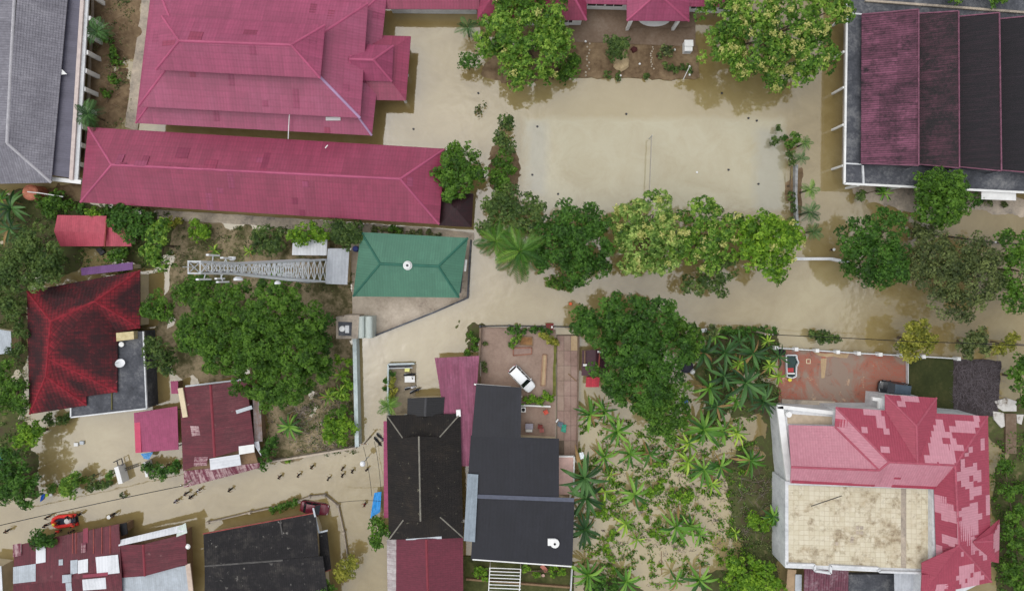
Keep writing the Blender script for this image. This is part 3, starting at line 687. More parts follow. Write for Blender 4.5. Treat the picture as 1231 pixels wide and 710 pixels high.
# ---- green-roofed house
GREEN = roofing('green_metal_tiles', lin((80, 126, 104)), lin((64, 106, 88)), 0.4, rib=0.36, ribd=0.04, sheet=0.72, sheetlen=1.2, var=0.08, grime=0.22, rough=0.5, fade=lin((84, 146, 120)), fadeamt=0.2, soft=0.2)
GREENCAP = plain('green_ridge', lin((48, 100, 84)), 0.5)
C = [(434, 279), (562.5, 286), (551.5, 357.5), (424.5, 356)]
b = thing('green_roofed_house', 'square house with sea-green hipped roof beside the junction', 'house', hall_base(C, 3))
hip(b, C, [(457, 317), (527, 320)], 3.4, 5.2, GREEN, GREENCAP, 0.40); w_, q = walls(b, WP(C, 3.4), 3.35, CREAM, 0.7)
windows(b, q[2], q[3], 4, 1.0, 2.3, 1.3, (0, -1)); windows(b, q[1], q[2], 2, 1.0, 2.3, 1.3, (1, 0))
c = W(490, 319, 5.3); mb = MB(); mb.disc(c, 0.62, 5.2, 5.32, 20); mb.disc(c, 0.55, 5.32, 5.6, 20, taper=0.8); mb.build('roof_vent', WHITE, b)
MB().disc(c, 0.16, 5.6, 5.75, 12).build('vent_cap', DKMETAL, b)
MB().bar(W(556.5, 300, 2.9), W(552, 352, 2.9), 0.55, 0.12).build('side_gutter', CONC_DARK, b)
MB().bar(W(560.5, 312, 2.3), W(559, 326, 2.3), 0.3, 0.8).build('air_conditioner', WHITE, b)
# ---- grey shed and white shed by the mast
LGREY = roofing('pale_grey_sheets', lin((186, 190, 196)), lin((150, 154, 160)), 0.4, rib=0.45, ribd=0.03, sheet=0.9, sheetlen=5, var=0.06, rough=0.5)
WSHEET = roofing('white_sheets', lin((214, 216, 220)), lin((170, 174, 178)), 0.3, rib=0.45, ribd=0.03, sheet=0.9, sheetlen=5, var=0.06, rough=0.5)
def lean(name, label, C, z, mat, wmat=CREAM, cat='shed', course=0.0, group=None, over=0.25):
    """single-pitch shed: C px corners TL TR BR BL, z heights of the four corners"""
    b = thing(name, label, cat, hall_base(C, z[0]), group)
    e = [W(C[k][0], C[k][1], z[k]) for k in range(4)]
    s = slope(b, e[3], e[2], e[1], e[0], mat, course)
    zt = min(z) - 0.1
    q = inset(e, over); mb = MB()
    top = [Vector((q[k].x, q[k].y, z[k] - 0.14)) for k in range(4)]
    mb.prism(top, -0.5); mb.build('wall', wmat, b)
    return b, s
b_, s_ = lean('equipment_shed', 'pale grey metal shed at the foot of the lattice mast', [(394, 298.5), (420, 298.5), (417.5, 342), (391.5, 341)], (2.9, 2.6, 2.6, 2.9), LGREY)
lean('white_shed', 'low white sheet-roofed shed under a lime tree beside the mast', [(352, 288), (393.5, 288), (392.5, 307), (351, 306.5)], (2.6, 2.6, 2.4, 2.4), WSHEET)
# ---- water tower hut on the corner
b = thing('pump_house', 'small concrete pump house with two pale curved roof vaults at wall corner', 'hut', hall_base([(404, 377), (449, 410)], 3))
MB().prism(WP([(404, 380.5), (414, 380.5), (414, 378.5), (432, 378.5), (430, 407), (404, 407)], 3.2), -0.5).build('wall', CONC, b)
MB().prism(WP([(406.5, 386.5), (423, 387), (422, 403.5), (407, 403)], 3.3), 3.1).build('roof_hatch', CONC_DARK, b)
c = W(411.5, 395, 3.5); MB().disc(c, 0.42, 3.28, 3.75, 16, taper=0.9).build('round_lid', WHITE, b)
MB().prism(WP([(415, 391), (419.5, 391), (419.5, 400), (415, 400)], 3.5), 3.28).build('small_box', WHITE_OLD, b)
VAULT = plain('pale_vault', lin((182, 190, 184)), 0.6, var=0.12)
for x0, x1 in ((430.5, 438.5), (439, 448)):
    a, c = W(x0, 380, 2.8), W(x1, 406, 2.8); mb = MB(); r = (c.x - a.x) / 2; rings = []
    for y in (a.y, c.y): rings.append([Vector((a.x + r - r * math.cos(t), y, 2.75 + 0.5 * math.sin(t))) for t in [math.pi * k / 8 for k in range(9)]] + [Vector((c.x, y, -0.5)), Vector((a.x, y, -0.5))])
    mb.loft(rings).build('roof_vault', VAULT, b)
# ---- mossy dark red house
MOSSRED = roofing('mossy_red_tiles', lin((128, 30, 42)), lin((46, 23, 26)), 0.76, rib=0.5, ribd=0.12, sheet=0.5, sheetlen=0.5, var=0.3, streak=0.15, scale=0.45, soft=0.15, grime=0.4, rough=0.85, edgeclean=1.5, tilelen=0.50, speck=(lin((190, 90, 96)), 0.72, 1.2))
REDCAP = plain('red_ridge', lin((128, 36, 46)), 0.85, var=0.4, scale=1.2)
C = [(35, 342), (168.5, 322), (168, 400), (140, 472)]
b = thing('mossy_red_house', 'house with mossy dark red tile roof and L-shaped concrete slab roof', 'house', hall_base([(35, 340), (170, 330), (175, 490), (36, 497)]))
ez = 3.3; P_ = lambda x, y, z: W(x, y, z)
rA, rB, rC, rD = P_(61, 386, 5.6), P_(114, 362, 5.6), P_(57, 430, 5.2), P_(55, 452, 4.9)
eTL, eTR, eBL = P_(32.5, 350, ez), P_(168.5, 325, ez), P_(35.5, 497.5, ez)
EDG = [(eTL, rA), (rA, rB), (rB, P_(168.5, 394, ez)), (rB, eTR), (rA, rC), (rC, rD), (rD, eBL), (rD, P_(104, 487, ez)), (rC, P_(141, 471, ez))]
slope(b, eTR, eTL, rA, rB, MOSSRED, 0.40, edges=EDG)                               # north
slope(b, eTL, eBL, rD, rA, MOSSRED, 0.40, edges=EDG)                               # west
slope(b, P_(168.5, 394, ez), eTR, rB, rB, MOSSRED, 0.40, edges=EDG)                # north-east hip
slope(b, P_(141, 400, ez + .15), P_(168.5, 394, ez), rB, rB, MOSSRED, 0.40, edges=EDG)
slope(b, P_(141, 471, ez), P_(141.5, 398, ez), rB, rC, MOSSRED, 0.40, edges=EDG)   # east
slope(b, rC, rB, rA, rA, MOSSRED, 0.40, edges=EDG)
slope(b, P_(104, 476, ez + .1), P_(141, 471, ez), rC, rD, MOSSRED, 0.40, edges=EDG)
slope(b, eBL, P_(104, 487, ez - .05), rD, rD, MOSSRED, 0.40, edges=EDG)            # south hip
slope(b, P_(104, 487, ez - .05), P_(104, 474, ez + .1), rD, rD, MOSSRED, 0.40, edges=EDG)
for p, q in ((eTL, rA), (rA, rB), (rB, P_(168.5, 394, ez)), (rB, eTR), (rA, rC), (rC, rD), (rD, eBL), (rD, P_(104, 487, ez)), (rC, P_(141, 471, ez))): ridge(b, p, q, REDCAP, 0.10)
MB().prism([Vector((p.x, p.y, ez - .1)) for p in inset(WP([(33, 348), (168, 324), (168, 395), (141, 400), (141, 470), (104, 476), (104, 488), (36, 497)], ez), 0.5)], -0.5).build('wall', CREAM, b)
sl = WP([(141, 400), (173, 398), (177, 490.5), (86, 501), (86, 489), (104, 484), (104, 474), (141, 470)], 3.0)
MB().prism(sl, -0.5).build('slab_roof', CONC_DARK, b)
for k in (1, 2): MB().bar(sl[k] + Vector((0, 0, .08)), sl[k + 1] + Vector((0, 0, .08)), 0.18, 0.3).build('parapet', WHITE_OLD, b)
MB().bar(sl[3] + Vector((0, 0, .08)), sl[4] + Vector((0, 0, .08)), 0.18, 0.3).build('parapet', WHITE_OLD, b)
MB().bar(W(134.5, 472, 3.08), W(134.5, 492, 3.08), 0.12, 0.16).build('roof_joint', plain('moss', lin((96, 90, 50)), 0.9), b)
mb = MB(); mb.prism(WP([(139.5, 400), (160.5, 398), (161, 407.5), (140, 410)], 4.0), 2.9); mb.build('water_tank', mottle('yellowed_tank', [(0.3, lin((150, 130, 84))), (0.6, lin((204, 190, 150)))], 1.0), b)
# ---- red sheet roof cabin and violet strip
REDM = roofing('faded_red_sheets', lin((176, 72, 88)), lin((130, 46, 60)), 0.35, rib=0.3, ribd=0.03, sheet=0.8, sheetlen=4, var=0.08, fade=lin((190, 98, 112)), fadeamt=0.3, rough=0.55)
b = thing('red_cabin', 'narrow cabin with stepped faded red sheet roof beside dark bushes', 'house', hall_base([(66, 258), (158, 296)], 2))
A = slope(b, W(66, 286, 2.5), W(64, 262, 2.9), W(127, 263, 2.9), W(124.5, 296, 2.5), REDM) if False else None
slope(b, W(65, 278, 2.7), W(126, 280, 2.7), W(128, 259.5, 2.5), W(69, 258.5, 2.5), REDM, 0); slope(b, W(72, 296, 2.3), W(124.5, 296, 2.3), W(126, 280, 2.72), W(65, 278, 2.72), REDM, 0)
slope(b, W(126.5, 296, 2.1), W(158, 296, 2.1), W(157, 276, 2.4), W(128, 268, 2.4), REDM, 0)
MB().bar(W(126.3, 296.2, 2.5), W(128.3, 262, 2.75), 0.12, 0.25).build('step_flashing', RUSTW, b)
MB().prism(WP([(70, 262), (124, 263), (122, 293), (72, 293)], 2.25), -0.5).build('wall', CREAM, b); MB().prism(WP([(124, 270), (154, 277), (155, 293), (122.5, 293)], 2.0), -0.5).build('wall', CREAM, b)
VIO = roofing('violet_sheets', lin((108, 72, 120)), lin((86, 56, 96)), 0.3, rib=0.3, ribd=0.03, rough=0.5)
lean('violet_awning', 'narrow violet sheet awning along the mossy house', [(97, 322), (159.5, 315), (159.5, 324), (98, 331)], (2.5, 2.5, 2.9, 2.9), VIO, cat='awning')
# ---- small carport with plum sheets
PLUM = roofing('plum_sheets', lin((150, 66, 100)), lin((120, 48, 76)), 0.35, rib=0.3, ribd=0.03, sheet=0.5, sheetlen=0.6, var=0.08, rough=0.55)
b = thing('carport', 'small square carport with plum pink roof by the flooded yard', 'carport', hall_base([(161, 490), (214, 543)], 2))
slope(b, W(163, 544, 2.4), W(214.5, 540, 2.4), W(213, 488, 2.6), W(161, 496, 2.6), PLUM)
MB().prism([ray + Vector((0, 0, .03)) for ray in WP([(161, 496), (168, 495), (170, 543.5), (163, 544)], 2.52)], 2.45).build('edge_sheet', plain('rose_edge', lin((186, 70, 98)), 0.6), b)
for x, y in ((164, 500), (211, 493), (166, 540), (212, 537)):
    p = W(x, y, 2.3); MB().box(p.x - .06, p.x + .06, p.y - .06, p.y + .06, -0.5, 2.4).build('post', DKMETAL, b)
# ---- maroon house with patched sheets
MAR = roofing('maroon_sheets', lin((106, 40, 52)), lin((70, 28, 36)), 0.5, rib=0.28, ribd=0.035, sheet=0.8, sheetlen=3, var=0.16, streak=0.6, rough=0.6, grime=0.25, fade=lin((136, 86, 88)), fadeamt=0.28, speck=(lin((150, 120, 116)), 0.68, 0.8))
RUSTY = roofing('rust_streaked_sheets', lin((176, 150, 150)), lin((104, 46, 62)), 0.52, rib=0.28, ribd=0.03, sheet=0.5, sheetlen=3, var=0.1, streak=0.85, soft=0.05, rough=0.7)
b = thing('maroon_house', 'maroon sheet-roofed house with patched pale sheets beside the flooded lane', 'house', hall_base([(216, 457), (315, 585)], 3))
e = WP([(219, 464), (296, 457), (313, 540), (221, 585)], 3.0)
L_ = slope(b, W(220, 566, 3.0), W(216, 466, 3.0), W(253, 462, 3.9), W(258, 549, 3.9), MAR); R_ = slope(b, W(296, 456, 3.1), W(306, 536, 3.1), W(258, 549, 3.9), W(253, 462, 3.9), MAR)
ridge(b, W(253, 462, 3.9), W(258, 549, 3.9), plain('maroon_ridge', lin((126, 52, 62)), 0.7), 0.13)
fr = slope(b, W(221, 586, 2.3), W(312, 562, 2.3), W(312, 556, 2.75), W(221, 566, 2.75), RUSTY, name='front_awning')
on_slope(R_, [(252, 551), (288, 545.5), (290, 558.5), (253, 564.5)], WSHEET, 0.05); on_slope(R_, [(287, 536), (305.5, 533.5), (306, 543), (287.5, 546)], WHITE, 0.06)
on_slope(L_, [(229, 511.5), (239, 511.5), (241, 522.5), (231, 524)], RUSTY, 0.05); on_slope(L_, [(234, 549), (250, 548.5), (249, 559), (233, 560)], RUSTY, 0.05)
MB().bar(W(217, 466, 3.3), W(223, 501, 3.3), 0.7, 0.25).build('cream_beam', CREAM, b)
MB().bar(W(223, 464, 3.2), W(296, 455.5, 3.3), 0.2, 0.15).build('flashing', METAL, b)
MB().bar(W(284, 495, 3.4), W(303, 489, 3.3), 0.5, 0.08).build('roof_patch', METAL, b)
MB().prism(WP([(221, 468), (294, 461), (303, 534), (310, 556), (223, 566)], 2.6), -0.5).build('wall', WOOD, b)
slope(b, W(305, 534, 2.6), W(314, 548, 2.2), W(311, 530, 2.5), W(304, 531, 2.6), WSHEET, name='side_sheet')
lean('side_lean_to', 'rusty brown lean-to strip along the maroon house east wall', [(303, 464), (312, 462), (315.5, 530), (306, 531)], (2.5, 2.2, 2.2, 2.5), roofing('rust_brown_sheets', lin((120, 86, 62)), lin((150, 150, 156)), 0.45, streak=0.6), WOOD, 'lean-to')
# ---- shanties along the lower lane
b = thing('patchwork_shanty', 'wide shanty with patchwork maroon and pale sheet roof, lower left', 'house', hall_base([(15, 630), (146, 740)], 3))
q = [(16, 655), (143, 629), (147, 718), (16, 740)]
top = slope(b, W(16, 704, 3.6), W(146, 690, 3.6), W(143, 629.5, 2.7), W(17, 655.5, 2.7), MAR)
bot = slope(b, W(14, 745, 2.8), W(148, 735, 2.8), W(146, 690, 3.62), W(16, 704, 3.62), MAR)
GS = roofing('grey_blue_sheets', lin((176, 184, 192)), lin((140, 146, 150)), 0.4, rib=0.28, ribd=0.03, sheet=0.8, sheetlen=4, var=0.08, rough=0.5)
SHS = [WSHEET, GS, RUSTY]
for k, (poly, m) in enumerate([([(16, 681), (43, 677), (43, 698), (16, 701)], 1), ([(43.5, 657), (55, 656), (55, 675), (43.5, 677)], 0), ([(115, 669), (142, 666), (144, 688), (117, 691)], 0),
                         ([(94, 673), (106, 671), (106, 687), (94, 689)], 0), ([(85, 673), (93.5, 672), (93.5, 688), (85, 690)], 1), ([(71, 672), (76, 671.5), (76, 678.5), (71, 679)], 1), ([(16, 654), (26, 652), (26, 667), (16, 669)], 2),
                         ([(98, 652), (104, 651), (104, 663), (98, 664)], 2)]): on_slope(top, poly, SHS[m], 0.04 + 0.006 * k)
for k, (poly, m) in enumerate([([(99, 696), (127, 693.5), (128, 707), (100, 709)], 0), ([(75, 690.5), (86, 689.5), (86, 699), (75, 700)], 1), ([(79, 700), (86, 699.5), (87, 712), (80, 713)], 1)]): on_slope(bot, poly, SHS[m], 0.04 + 0.006 * k)
PINKSH = roofing('rose_sheets', lin((140, 52, 72)), lin((104, 38, 54)), 0.35, rib=0.28)
on_slope(top, [(100, 635), (106, 633.5), (106, 652), (100, 653)], PINKSH, 0.05)
on_slope(top, [(100, 690), (130, 687), (130, 691), (100, 694)], PINKSH, 0.09)
for x in (87, 91, 112, 122, 132): 
    ln = on_slope(top, [(x, 640 - (x - 87) * .2), (x + 1, 640 - (x - 87) * .2), (x + 1, 665), (x, 665)], RUSTW, 0.04, name='sheet_lap')
MB().prism(WP([(18, 660), (141, 634), (144, 738), (17, 742)], 2.4), -0.5).build('wall', WOOD, b)
b = thing('maroon_shanty', 'maroon gabled shanty with white front and grey rear sheets, beside the patchwork one', 'house', hall_base([(143, 630), (231, 720)], 3))
e = slope(b, W(142.5, 656, 3.2), W(224, 638, 3.2), W(223, 629.5, 2.7), W(142, 649, 2.7), WSHEET)
l_ = slope(b, W(144, 694, 3.05), W(143, 655, 3.05), W(172, 654, 3.8), W(174, 692, 3.8), MAR); r_ = slope(b, W(223, 641, 3.05), W(225, 678, 3.05), W(174, 692, 3.8), W(172, 654, 3.8), MAR)
ridge(b, W(172, 654, 3.8), W(174, 692, 3.8), MATS['maroon_ridge'], 0.12)
slope(b, W(146, 740, 2.6), W(228, 735, 2.6), W(225, 679, 3.0), W(145, 694, 3.0), GS)
rr = MB().bar(W(226, 677, 2.9), W(231, 720, 2.9), 0.65, 0.2).build('side_board', plain('pale_board', lin((190, 172, 158)), 0.8), b)
MB().prism(WP([(144, 656), (221, 640), (224, 738), (147, 738)], 2.4), -0.5).build('wall', WOOD, b)
c = W(225, 657, 3.1); MB().disc(c, 0.38, 2.95, 3.1, 14, taper=0.6).build('satellite_dish', WHITE, b)
slope(b, W(212, 645, 3.25), W(225, 640, 3.25), W(223, 628, 2.85), W(213, 634, 2.85), roofing('pale_green_sheet', lin((196, 206, 198)), lin((160, 170, 164)), 0.3), name='front_sheet')
# ---- black-roofed house with red car
BLK = roofing('blackened_tiles', lin((36, 33, 35)), lin((21, 20, 22)), 0.5, rib=0.3, ribd=0.05, sheet=0.3, sheetlen=0.36, var=0.25, fade=lin((104, 98, 90)), fadeamt=0.24, scale=0.9, streak=0.3, rough=0.8, grime=0.35, speck=(lin((136, 132, 126)), 0.63, 1.4))
b = thing('black_tiled_house', 'black tiled house with white lichen spots beside the red car', 'house', hall_base([(245, 620), (398, 740)], 3))
slope(b, W(244.5, 641, 3.0), W(379.5, 616.5, 3.0), W(383, 668, 4.6), W(246, 680, 4.6), BLK, 0.36)
slope(b, W(398, 740, 3.0), W(246, 745, 3.0), W(246, 680, 4.62), W(388, 668, 4.62), BLK, 0.36)
ridge(b, W(246, 680, 4.62), W(340, 673, 4.62), plain('grey_lichen_ridge', lin((84, 82, 80)), 0.9, var=0.4), 0.08)
ridge(b, W(337, 628, 3.5), W(350, 703, 3.9), MATS['grey_lichen_ridge'], 0.07)
slope(b, W(383, 640, 2.8), W(393, 637, 2.7), W(398, 684, 2.7), W(386, 688, 2.9), BLK, 0.36)
MB().bar(W(376.5, 610, 3.1), W(383.5, 640, 3.1), 0.22, 0.12).build('gutter', METAL, b); MB().bar(W(383.5, 639.5, 2.9), W(394, 637, 2.8), 0.2, 0.12).build('gutter', METAL, b)
MB().bar(W(244, 641, 3.0), W(378, 616, 3.0), 0.12, 0.2).build('fascia', RUSTW, b); MB().bar(W(398, 684, 2.7), W(330, 706, 2.9), 0.12, 0.2).build('fascia', RUSTW, b)
MB().prism(WP([(247, 646), (374, 623), (380, 640), (388, 684), (392, 738), (248, 740)], 2.7), -0.5).build('wall', CREAM, b)
# ---- brown-black dutch-gabled house
BRN = roofing('brown_black_tiles', lin((38, 33, 30)), lin((24, 22, 21)), 0.5, rib=0.3, ribd=0.05, sheet=0.3, sheetlen=0.38, var=0.25, fade=lin((66, 56, 44)), fadeamt=0.3, scale=0.5, rough=0.85, grime=0.4, speck=(lin((120, 116, 96)), 0.66, 1.4))
PALECAP = plain('pale_ridge', lin((126, 122, 112)), 0.9, var=0.3)
b = thing('brown_tiled_house', 'long brown-black tiled house with pale ridge and clipped gable ends', 'house', hall_base([(466, 500), (556, 645)], 3))
ez = 3.6
E = WP([(465, 499), (553.5, 497), (557, 646), (467.5, 648)], ez)
g0, g1, g2, g3 = W(484, 526, 5.0), W(528.5, 525, 5.0), W(529, 621, 5.0), W(485, 624.5, 5.0)
t0, t1 = W(503.5, 524, 6.3), W(505.5, 626, 6.3)
slope(b, E[0], E[3], t1 * 0 + g3, g0, BRN, 0.38); slope(b, g3, g0, t0, t1, BRN, 0.38)
slope(b, E[2], E[1], g1, g2, BRN, 0.38); slope(b, g1, g2, t1, t0, BRN, 0.38)
slope(b, E[1], E[0], g0, g1, BRN, 0.38); slope(b, E[3], E[2], g2, g3, BRN, 0.38)
MB().face([g1, g0, t0]).build('gable_wall', WOOD, b); MB().face([g3, g2, t1]).build('gable_wall', WOOD, b)
ridge(b, t0, t1, PALECAP, 0.075)
for p, q in ((E[0], g0), (E[1], g1), (E[2], g2), (E[3], g3)): ridge(b, p, q, PALECAP, 0.06)
w_, q = walls(b, E, ez - .1, CREAM, 0.5)
windows(b, q[3], q[0], 5, 1.0, 2.4, 1.2, (-1, 0)); windows(b, q[0], q[1], 3, 1.0, 2.4, 1.2, (0, 1))
slope(b, W(461.5, 622, 2.9), W(461, 506, 2.9), W(467, 506, 3.2), W(468, 622, 3.2), PLUM, name='side_awning')
b2 = thing('black_dormer', 'small black double-pitched roof on the brown tiled house north end', 'roof', hall_base([(489, 476), (534, 500)], 3))
gable(b2, [(490, 478.5), (534.5, 477), (533, 500), (489.5, 500)], [(512, 477.5), (511, 500)], 3.3, 4.0, roofing('black_tar_sheets', lin((30, 30, 33)), lin((22, 22, 24)), 0.5, rib=0.3, ribd=0.04), plain('black_cap', lin((70, 70, 72)), 0.8), 0.36, True, WOOD)
MB().prism(WP([(492, 481), (532, 480), (531, 499), (492, 499)], 3.1), -0.5).build('wall', CREAM, b2)
MB().bar(W(551, 492, 3.5), W(551.5, 500, 3.5), 0.6, 0.5).build('white_cap', WHITE, b2)
LILAC = roofing('lilac_pink_sheets', lin((132, 66, 92)), lin((100, 50, 70)), 0.4, rib=0.4, ribd=0.04, sheet=0.8, sheetlen=8, var=0.12, streak=0.8, fade=lin((170, 110, 136)), fadeamt=0.3, rough=0.55)
b = thing('lilac_shed', 'shed with lilac pink ribbed sheet roof between driveway and brown tiled house', 'shed', hall_base([(523, 429), (576, 505)], 3))
slope(b, W(534, 499, 3.3), W(571, 497, 3.3), W(576, 427.5, 3.0), W(522.5, 430, 3.0), LILAC)
slope(b, W(553, 560, 3.0), W(566, 560, 3.0), W(571, 496, 3.29), W(552, 497, 3.29), LILAC)
MB().prism(WP([(525, 433), (573, 431), (569, 496), (537, 497)], 2.8), -0.5).build('wall', CREAM, b); MB().prism(WP([(555, 502), (568, 501), (564, 558), (556, 558)], 2.6), -0.5).build('wall', CREAM, b)
# maroon extension below it
b = thing('maroon_extension', 'maroon tiled gable extension south of the brown tiled house', 'house', hall_base([(476, 646), (557, 740)], 3))
MAR2 = roofing('maroon_tiles', lin((104, 40, 56)), lin((84, 34, 46)), 0.35, rib=0.3, ribd=0.04, sheet=0.3, sheetlen=0.36, var=0.10, rough=0.65, grime=0.25)
gable(b, [(476.5, 648), (556.5, 646), (557, 740), (476, 740)], [(512.5, 647.5), (515, 740)], 3.0, 4.0, MAR2, MATS['maroon_ridge'], 0.36, True, CREAM)
MB().prism(WP([(479, 651), (554, 649), (554, 738), (479, 738)], 2.8), -0.5).build('wall', CREAM, b)
slope(b, W(466.5, 740, 2.4), W(465, 648, 2.4), W(476.5, 648, 2.8), W(477, 740, 2.8), roofing('pale_tiles', lin((190, 186, 184)), lin((110, 84, 88)), 0.45, rib=0.3, sheet=0.5, sheetlen=0.6, var=0.15), 0.5, name='pale_awning')
MB().bar(W(488, 647, 3.6), W(531, 645.5, 3.7), 0.35, 0.08).build('flashing', METAL, b)
# ---- charcoal flat-sheet house
CHAR = roofing('charcoal_sheets', lin((31, 32, 40)), lin((24, 25, 31)), 0.45, rib=0.5, ribd=0.012, sheet=2.0, sheetlen=3.5, var=0.10, streak=0.5, rough=0.55, grime=0.06, fade=lin((46, 48, 56)), fadeamt=0.2)
b = thing('charcoal_house', 'long house with stepped charcoal sheet roof beside the driveway', 'house', hall_base([(566, 462), (690, 678)], 3))
slope(b, W(561, 598, 3.9), W(672, 597, 3.9), W(672, 527, 4.3), W(566, 523, 4.3), CHAR)
slope(b, W(567, 524.5, 4.33), W(626, 526, 4.33), W(627, 465.5, 3.9), W(572.5, 461.5, 3.9), CHAR)
slope(b, W(566, 672, 3.4), W(688, 679, 3.4), W(690.5, 602, 3.8), W(571, 598, 3.8), CHAR)
MB().bar(W(571, 596, 4.0), W(690, 600.5, 3.95), 0.55, 0.1).build('flashing', plain('slate_flashing', lin((82, 86, 100)), 0.6), b)
slope(b, W(557.5, 649.5, 3.9), W(571, 651, 3.9), W(575, 570, 4.3), W(562, 569, 4.3), roofing('blue_grey_sheet', lin((142, 154, 164)), lin((112, 122, 130)), 0.4, rib=0.4), name='side_sheet')
MB().prism(WP([(575, 466), (624, 469), (623, 528), (669, 531), (668, 598), (686, 604), (684, 674), (571, 667), (566, 600), (571, 524)], 3.3), -0.5).build('wall', CREAM, b)
MB().bar(W(570, 461.5, 3.7), W(614, 465, 3.7), 0.18, 0.3).build('fascia', WHITE, b); MB().bar(W(568, 671.5, 3.3), W(687, 680, 3.3), 0.16, 0.3).build('fascia', WHITE, b)
c = W(667, 652.5, 3.8); mb = MB(); mb.disc(c, 0.62, 3.6, 3.95, 18); p = W(658.5, 647, 3.8); p2 = W(668, 655, 3.8); mb.box(p.x, p2.x, p2.y, p.y, 3.6, 3.93); mb.build('roof_vent', WHITE, b)
MB().disc(W(667, 653.7, 4), 0.16, 3.95, 4.0, 12).build('vent_hole', BLACK, b)
b = thing('pink_terrace', 'small pale pink terrace with white kerb on the charcoal house east side', 'terrace', hall_base([(670, 548), (690, 595)]))
MB().prism(WP([(669, 549), (690, 549), (689.5, 594), (669, 594)], 1.2), -0.5).build('terrace_floor', plain('pale_pink_floor', lin((202, 170, 162)), 0.7), b)
MB().bar(W(690, 548, 1.4), W(689.5, 594, 1.4), 0.16, 0.5).build('kerb', WHITE, b); MB().bar(W(669, 548, 1.4), W(690, 548, 1.4), 0.16, 0.5).build('kerb', WHITE, b)
b = thing('pergola', 'white slatted pergola in the back garden behind the charcoal house', 'pergola', hall_base([(588, 680), (625, 710)]))
for x0, y0, x1, y1 in ((589, 681, 587, 716), (626, 683, 624, 718)): MB().bar(W(x0, y0, 2.4), W(x1, y1, 2.4), 0.12, 0.12).build('beam', WHITE, b)
for k in range(9):
    y = 682 + k * 4; MB().bar(W(588, y, 2.5), W(626, y + 1.5, 2.5), 0.10, 0.08).build('slat', WHITE, b)
for x, y in ((589, 682), (626, 684), (587, 715), (624, 717)):
    p = W(x, y, 2.3); MB().box(p.x - .06, p.x + .06, p.y - .06, p.y + .06, 0, 2.35).build('post', WHITE, b)
# ---- small maroon kiosk with red lean-to by the big tree
b = thing('maroon_kiosk', 'little plum-brown shack with white trim under the dense tree', 'shack', hall_base([(699, 420), (732, 452)], 2))
gable(b, [(700, 421), (732, 421), (731, 452), (699, 451)], [(716, 420), (716, 452)], 2.4, 3.1, roofing('plum_brown_tiles', lin((74, 40, 50)), lin((52, 30, 38)), 0.45, rib=0.3, sheet=0.3, sheetlen=0.36, var=0.15), None, 0.36, True, WOOD)
MB().prism(WP([(702, 423), (730, 423), (729, 449), (701, 449)], 2.3), -0.5).build('wall', WOOD, b)
for x, y in ((701, 438.5), (718, 422.5), (729, 434)): MB().bar(W(x, y, 3.0), W(x + 4.5, y, 3.0), 0.28, 0.06).build('white_trim', WHITE, b)
MB().bar(W(703, 421, 2.9), W(703, 437, 2.9), 0.14, 0.06).build('trim_board', WOOD, b); MB().bar(W(721, 424, 3.0), W(719, 450, 3.0), 0.2, 0.06).build('trim_board', RUSTW, b)
lean('red_lean_to', 'bright red sheet lean-to on the shack beneath the dense tree', [(705, 453), (721, 453), (720, 465), (704, 465)], (2.2, 2.2, 1.9, 1.9), roofing('bright_red_sheet', lin((192, 52, 68)), lin((130, 40, 50)), 0.4, rib=0.3), WOOD, 'lean-to')
# ---- pink patchwork house, right
ROSE = roofing('rose_red_tiles', lin((154, 64, 82)), lin((136, 52, 70)), 0.3, rib=0.34, ribd=0.05, sheet=0.34, sheetlen=0.4, var=0.06, rough=0.5, grime=0.22)
PALE = roofing('faded_rose_tiles', lin((184, 126, 138)), lin((168, 104, 118)), 0.3, rib=0.34, ribd=0.05, sheet=0.34, sheetlen=0.4, var=0.06, rough=0.5, grime=0.25)
PALEP = roofing('replacement_rose_tiles', lin((190, 134, 146)), lin((172, 112, 124)), 0.25, rib=0.34, ribd=0.05, sheet=0.34, sheetlen=0.4, var=0.05, rough=0.5, grime=0.2)
ROSEP = roofing('old_rose_tiles', lin((156, 58, 78)), lin((140, 48, 66)), 0.25, rib=0.34, ribd=0.05, rough=0.5)
b = thing('rose_roofed_house', 'large house with patchy rose tile roofs and cream tiled terrace, right side', 'house', hall_base([(940, 490), (1195, 700)], 5))
z1, z2 = 6.2, 8.6
N1, N2, N3 = W(1064, 474, z1), W(1126, 478, z1), W(1102, 512, z2 - .3)
mE = (W(1005, 489, z1), W(1187.5, 500, z1)); rW, rE, rS = W(1069, 555, z2), W(1148.5, 559, z2), W(1153, 655, z2)
jN = W(1103, 556.5, z2)
slopes = []
nL = slope(b, mE[0], W(1064, 493, z1), jN, rW, ROSE, 0.4); nR = slope(b, W(1126, 496.5, z1), mE[1], rE, jN, ROSE, 0.4)
nH = slope(b, N2, N1, N3, N3, PALEP if False else ROSE, 0.4)
nW = slope(b, N1, W(1064, 493, z1 + .05), jN, N3, ROSE, 0.4); nE = slope(b, W(1126, 496.5, z1 + .05), N2, N3, jN, ROSE, 0.4)
wH = slope(b, W(1003.5, 513, z1 - .05), mE[0], rW, W(1057, 565, z2 - .3), PALE, 0.4)
wL = slope(b, W(948, 510.5, z1 - 1.6), W(1004, 512, z1 - .1), W(1057, 565, z2 - .32), W(951, 561, z2 - 1.3), PALE, 0.4)
mS, mT = W(1057, 584.6, z1), W(1057, 565, z2 - .3)
sM = slope(b, W(950, 580, z1), mS, mT, W(951, 561, z2 - 1.3), PALE, 0.4)
